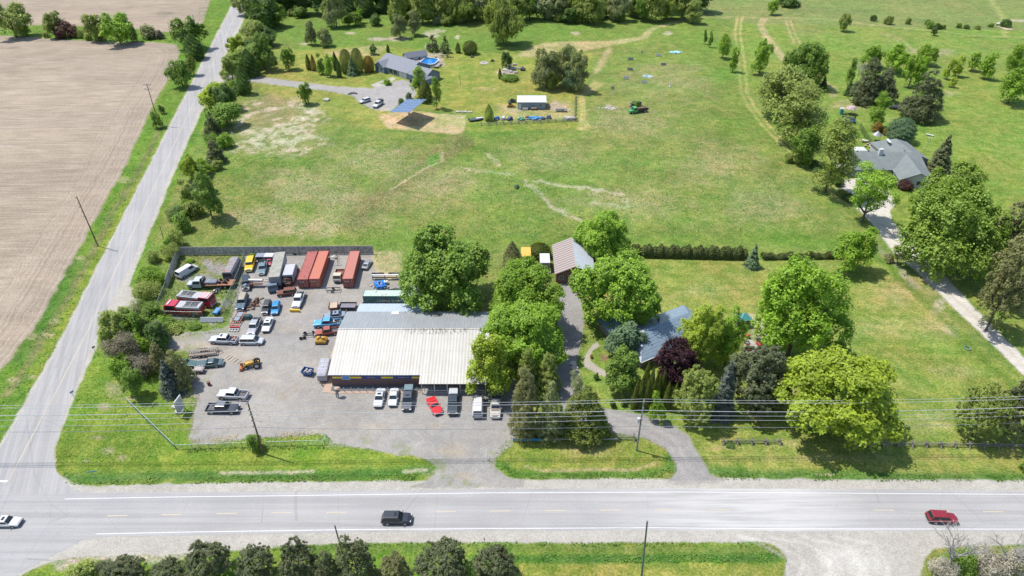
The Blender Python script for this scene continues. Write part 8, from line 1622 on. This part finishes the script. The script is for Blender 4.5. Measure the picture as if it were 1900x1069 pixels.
# rock edging by the far drive and pale slabs
for i, (px, py, w_, lab) in enumerate(((856, 208.5, 2.2, 'long pale stone bench slab right of the solar panel'), (872, 209, .8, 'small pale pair of stones beside the stone bench slab'), (935, 158, .0, ''))):
    if not lab: continue
    q = MB(); q.box((0, 0, .2), (w_*1.8, .9, .4)); q.bx(-w_*.5, w_*.5, -.2, .2, .401, .5); o = q.build('stone_slab', M('pale_stone', (.46, .43, .39), .9, 0, .2)); o.location = P(px, py); tag(o, lab, 'stone')
for i, (px, py) in enumerate(((652, 174), (656, 173), (660, 174.5), (648, 175))): q = MB(); q.blob((0, 0, .2), (.8, .6, .45), i, 1, .3); o = q.build('boulder', M('dark_stone', (.14, .14, .13), .9), None); o.location = P(px, py); tag(o, 'dark rock in the small group above the far drive cars', 'boulder', 'rocks beside the far drive')
q = MB(); q.blob((0, 0, .4), (1.3, 1.0, .6), 2, 2, .2); o = q.build('boulder', M('pale_stone', (.46, .43, .39), .9, 0, .2)); o.location = P(606, 187); tag(o, 'single pale boulder right of the lone tree below the far drive', 'boulder')
t = simple('rain_barrel', 762.5, 153, 0, 'dark navy bin at the garage corner of the blue house', 'bin'); q = MB(); q.tube([(0, 0, 0), (0, 0, 1.2)], [.55, .6], 12); q.build('body', M('navy_bin', (.02, .035, .11), .4), t); q = MB(); q.cyl((0, 0, 1.24), .62, .08, 12); q.build('lid', TRIM, t)
# right-hand house garden
t = simple('trampoline', 1573, 226, 0, 'round trampoline with a bright blue skirt and dark net behind the farm house trees', 'trampoline'); ck = lambda r_, z, n=20: [(r_*math.cos(2*math.pi*i/n), r_*math.sin(2*math.pi*i/n), z) for i in range(n)]
q = MB(); q.loft([ck(1.9, .95), ck(2.4, .9), ck(2.4, .8), ck(1.9, .85), ck(1.9, .95)], caps=False); q.build('skirt', BLUE, t); q = MB(); q.add(ck(1.9, .9), [tuple(range(20))]); q.build('mat', BLACK, t)
for k in range(6):
    a = k*math.pi/3; q = MB(); q.tube([(2.3*math.cos(a), 2.3*math.sin(a), 0), (2.3*math.cos(a), 2.3*math.sin(a), 2.7)], .05, 6); q.build('net_pole', TRIM, t)
q = MB(); [q.bx(-.01, .01, -.01, .01, 0, 0.01)]; q = MB()
for k in range(72): a = 2*math.pi*k/72; q.box((2.2*math.cos(a), 2.2*math.sin(a), 1.75), (.03, .05, 1.7), a)
q.build('net', TRIM, t)
t = simple('play_slide', 1561, 212, 0, 'teal and cream toy slide tower at the trampoline', 'play slide'); TE = M('teal_plastic', (.05, .30, .28), .5); B(t, 'tower', TE, (-.8, .4, -.5, .5, 0, 1.6)); q = MB(); q.slab([(.41, -.4, 1.5), (2.2, -.4, .2), (2.2, .4, .2), (.41, .4, 1.5)][::-1], .06); q.build('chute', TE, t); B(t, 'roof', WHITE, (-.9, .5, -.6, .6, 2.1, 2.3)); B(t, 'post', TE, (-.8, -.7, -.5, -.4, 1.601, 2.099), (.3, .4, .4, .5, 1.601, 2.099))
t = simple('play_canopy', 1577, 212, 0, 'pale pink patterned toy canopy above the trampoline', 'play canopy'); q = MB(); q.loft([ck(1.9, 2.2, 8), ck(1.2, 2.9, 8), ck(.1, 3.1, 8)]); q.build('canopy', M('canopy_pink', (.40, .30, .30), .7, 0, .5, 2), t); q = MB(); [q.tube([(1.6*math.cos(a), 1.6*math.sin(a), 0), (1.6*math.cos(a), 1.6*math.sin(a), 2.3)], .05, 5) for a in (0, 1.57, 3.14, 4.71)]; q.build('leg', WHITE, t)
for i, (px, py) in enumerate(((1543, 268), (1558, 270), (1573, 266))): t = simple('inflatable_toy', px, py, i*40, ('leftmost cyan pool toy behind the olive tree', 'middle cyan pool toy behind the olive tree', 'rightmost cyan pool toy behind the olive tree')[i], 'pool toy', 'cyan toys behind the farm house'); q = MB(); q.blob((0, 0, .4), (.9, .7, .45), i, 2, .2); q.build('body', M('cyan_toy', (.02, .34, .55), .4), t); q = MB(); q.tube([(0, 0, .7), (.2, 0, 1.2)], .15, 6); q.build('handle', WHITE, t)
t = simple('garden_gazebo', 1624, 262, 0, 'small gazebo with a grey peaked roof behind the farm house', 'gazebo'); q = MB(); q.loft([ck(1.6, 2.3, 8), ck(.15, 3.5, 8)]); q.build('roof', GREYM, t); q = MB(); [q.tube([(1.3*math.cos(a), 1.3*math.sin(a), 0), (1.3*math.cos(a), 1.3*math.sin(a), 2.4)], .06, 6) for a in (0, 1.57, 3.14, 4.71)]; q.build('post', WHITE, t); 
q = MB(); r = random.Random(9); [q.blob((r.gauss(0, 1.3), r.gauss(0, 1.2), .3), (.5, .4, .4), i, 1, .3) for i in range(14)]; o = q.build('rock_garden', M('pink_rock', (.42, .33, .28), .9, 0, .3)); o.location = P(1622, 272); tag(o, 'mound of pale pink rocks at the foot of the gazebo', 'rock mound')
g = P(1592, 280); t = thing('patio_deck', (g.x, g.y, 0), 0, 'bright white deck behind the left part of the farm house', 'deck'); B(t, 'floor', WHITE, (-3, 2.6, -2.2, 2.2, .3, .45)); [B(t, 'leg', WOODG, (x, x+.12, y, y+.12, 0, .299)) for x in (-2.9, 2.4) for y in (-2.1, 2.0)]
t = simple('picnic_table', 1604, 264, -20, 'white garden table with dark benches behind the farm house', 'table'); B(t, 'top', WHITE, (-1, 1, -.45, .45, .72, .78)); B(t, 'bench', TRIM, (-1, 1, -1, -.75, .4, .46)); B(t, 'bench', TRIM, (-1, 1, .75, 1, .4, .46)); B(t, 'leg', WOODG, (-.8, -.7, -.9, .9, .0, .399)); B(t, 'leg', WOODG, (.7, .8, -.9, .9, .0, .399))
chainlink([(1594, 240), (1608, 262), (1622, 284)], 2.2, 'dark slanting wire fence behind the farm house', .3, TRIM)
q = MB(); q.slab([(-.4, -1.2, .4), (.4, -1.2, .4), (.4, 1.2, .45), (-.4, 1.2, .45)], .05); q.bx(-.3, .3, -.05, .05, 0, .35); o = q.build('garden_bench', WHITE); o.location = P(1725, 252); o.rotation_euler.z = R(50); tag(o, 'thin white plank bench alone on the grass right of the round shrub tree', 'bench')
t = simple('antenna_mast', 1712, 286, 0, 'pale aerial mast leaning at the back of the farm house', 'antenna'); q = MB(); q.tube([(0, 0, 0), (.8, 0, 6.0)], .07, 6); q.build('mast', GALV, t); q = MB(); q.tube([(.1, 0, 5.2), (1.4, .5, 5.9)], .05, 5); q.tube([(.2, .5, 5.4), (.9, -.5, 5.6)], .04, 5); q.build('aerial', WHITE, t)
t = simple('wood_stack', 1665, 202, 0, 'dark heap of timber and a tarp beside the lone dark pine', 'wood stack'); q = MB(); r = random.Random(4); [q.tube([(r.uniform(-3, 3), r.uniform(-1, 1), r.uniform(.1, 1.0)), (r.uniform(-3, 3), r.uniform(-1, 1), r.uniform(.1, 1.0))], .14, 6) for i in range(22)]; q.build('timber', WOODB, t); q = MB(); q.blob((-1.5, 0, .7), (2, 1.2, .7), 2, 2, .2); q.build('tarp', M('plum_tarp', (.05, .05, .08), .6), t)
t = simple('leaning_ladder', 1678, 204, 0, 'bright metal ladder leaning by the lone dark pine', 'ladder'); q = MB(); q.tube([(-.4, 0, 0), (0, 1.4, 4.6)], .09, 5); q.tube([(.6, 0, 0), (1.0, 1.4, 4.6)], .09, 5); q.build('rail', WHITE, t); [B(t, 'rung', WHITE, (-.4+k*.09, .6+k*.09, .3*k, .3*k+.06, k*.95, k*.95+.07)) for k in (.5, 1.3, 2.1, 2.9, 3.7)]
B(simple('foot_bridge', 1865, 53, 0, 'short pale plank bridge where the mown tracks meet in the upper right', 'footbridge'), 'deck', WOODL, (-1.8, 1.8, -3.5, 3.5, .1, .3)); 
q = MB(); q.blob((0, 0, .5), (2.2, 1.0, .6), 4, 2, .2); o = q.build('boulder', M('pale_stone', (.46, .43, .39), .9, 0, .2)); o.location = P(1855, 46); tag(o, 'pale boulder beside the plank bridge in the upper right', 'boulder')
# patio with red chairs, fire pit, shed and swing ring
for i, (px, py, a, lab) in enumerate(((1386, 626, 200, 'red chair at the top of the small patio'), (1407, 641, 100, 'red chair at the right of the small patio'), (1388, 650, 10, 'red chair at the bottom of the small patio'))):
    t = simple('garden_chair', px, py, a, lab, 'chair', 'red chairs on the patio'); CRD = paint('chair_red', (.52, .03, .03)); q = MB(); q.slab([(-.35, -.35, .40), (.35, -.35, .40), (.35, .35, .34), (-.35, .35, .34)], .04); q.build('seat', CRD, t); q = MB(); q.box((0, .42, .75), (.7, .06, .8), 0, 0, -.3); q.build('backrest', CRD, t)
    for s in (-1, 1): B(t, 'armrest', CRD, (s*.42-.07, s*.42+.07, -.35, .4, .58, .62)); B(t, 'leg', CRD, (s*.40-.04, s*.40+.04, -.35, -.27, 0, .579)); B(t, 'leg', CRD, (s*.40-.04, s*.40+.04, .3, .38, 0, .579))
t = simple('fire_pit', 1386, 637, 0, 'round dark fire pit between the red chairs', 'fire pit'); q = MB(); q.loft([ck(.5, 0), ck(.55, .35), ck(.42, .35), ck(.4, .1)]); q.build('ring', M('pit_stone', (.13, .12, .11), .9), t); q = MB(); q.blob((0, 0, .12), (.35, .35, .08), 1, 1, .3); q.build('ash', GREYM, t)
t = simple('garden_hut', 1376, 603, 15, 'small hut with a teal roof half hidden behind the deep green tree', 'hut'); B(t, 'wall', M('hut_wall', (.16, .15, .14), .8), (-1.2, 1.2, -1.0, 1.0, 0, 2.1)); q = MB(); q.loft([[(-1.5, -1.3, 2.1), (1.5, -1.3, 2.1), (1.5, 1.3, 2.1), (-1.5, 1.3, 2.1)], [(-.05, -.05, 3.1), (.05, -.05, 3.1), (.05, .05, 3.1), (-.05, .05, 3.1)]]); q.build('roof', M('teal_roof', (.05, .23, .24), .6), t); B(t, 'door', TRIM, (-.4, .4, -1.04, -1.003, 0, 1.9))
me = torus(.62, .13, 20, 8); o = me.build('lawn_ring', M('ring_green', (.10, .17, .13), .7)); o.location = P(1795, 647)+Vector((0, 0, .13)); tag(o, 'grey green ring lying alone on the right lawn near the pale drive', 'ring')
t = simple('terracotta_pot', 1097, 664, 0, 'orange brown pot beside the curved garden path', 'flower pot'); q = MB(); q.loft([ck(.22, 0, 12), ck(.35, .5, 12), ck(.3, .5, 12)]); q.build('pot', M('terracotta', (.36, .12, .05), .8), t); q = MB(); q.blob((0, 0, .6), (.3, .3, .2), 2, 1, .3); q.build('plant', foliage('mid', LC['mid']), t)
# stub pole leaning by the evergreens
q = MB(); q.tube([(0, 0, 0), (-1.3, .2, 2.6)], .12, 6); q.tube([(-.2, 0, .5), (-.9, .1, 2.2)], .05, 5); o = q.build('leaning_stake', WOODG); o.location = P(1150, 820); tag(o, 'weathered leaning stake at the end of the steel guard rail', 'stake')
t = base('wood_trestle', 1094, 815, (1090, 815), (1098, 815), 'placeholder', 'trestle') if False else None
# rock border of the shaded drive
r = random.Random(6)
for i, (px, py) in enumerate(((1066, 683), (1069, 690), (1065, 697), (1071, 703), (1074, 712), (1080, 722), (1087, 731), (1063, 676), (1061, 705))): q = MB(); q.blob((0, 0, .2), (r.uniform(.4, .8), r.uniform(.4, .7), r.uniform(.25, .45)), i+90, 2, .25); o = q.build('boulder', M('pale_stone', (.46, .43, .39), .9, 0, .2)); o.location = P(px, py); tag(o, 'pale rock in the border where the garden path meets the drive', 'boulder', 'rocks along the near drive')

# ---------------- labels that count along a row ----------------
ORD = 'first second third fourth fifth sixth seventh eighth ninth tenth eleventh twelfth thirteenth fourteenth fifteenth sixteenth seventeenth eighteenth nineteenth twentieth'.split()
def ordw(i, n):
    if i == n-1: return 'last'
    return ORD[i] if i < 20 else ('twenty ' + ORD[i-20] if i < 40 else ('fortieth' if i == 40 else 'later'))
def count_row(group, key, what, end):
    L = sorted([o for o in COL.objects if o.get('group') == group and o.parent is None], key=key)
    for i, o in enumerate(L): o['label'] = ordw(i, len(L))+' '+what+', from '+end
lx = lambda o: o.location.x; fy = lambda o: -o.location.y
count_row('trees of the far wood at the top edge', lx, 'pale tree in the front row of the far wood', 'the left')
count_row('slim cedars in front of the ranch house', lx, 'slim pointed cedar in the cluster left of the purple tree', 'the left')
count_row('scrub strip right of the side road', fy, 'scrubby bush in the strip beside the side road', 'the far end')
count_row('tree belt right of the side road', fy, 'bushy tree in the belt beside the upper side road', 'the far end')
count_row('bushes along the far wood', lx, 'low bush at the foot of the far wood', 'the left')
count_row('thicket below the compound', fy, 'scrubby bush in the thicket below the compound', 'the top')
count_row('scrub outside the compound', fy, 'low bush outside the left compound fence', 'the top')
count_row('ditch bushes of the upper right meadow', lx, 'low ditch bush on the upper right meadow', 'the left')
count_row('gap bushes of the field hedge', lx, 'low gap bush of the field hedge', 'the left')
count_row('bushes along the meadow edge', fy, 'low bush under the tree row by the pale drive', 'the top')
count_row('tyres heaped behind the green container', lx, 'black tyre in the heap behind the green container', 'the left')
count_row('boulders in the stone garden bed', lx, 'pale boulder in the stone garden bed', 'the left')
count_row('rocks along the near drive', fy, 'pale rock in the border of the shaded drive', 'the top')
count_row('low bushes of the bottom edge', lx, 'low bush between the bottom edge conifers', 'the left')
count_row('rocks beside the far drive', lx, 'dark rock in the small group above the far drive cars', 'the left')
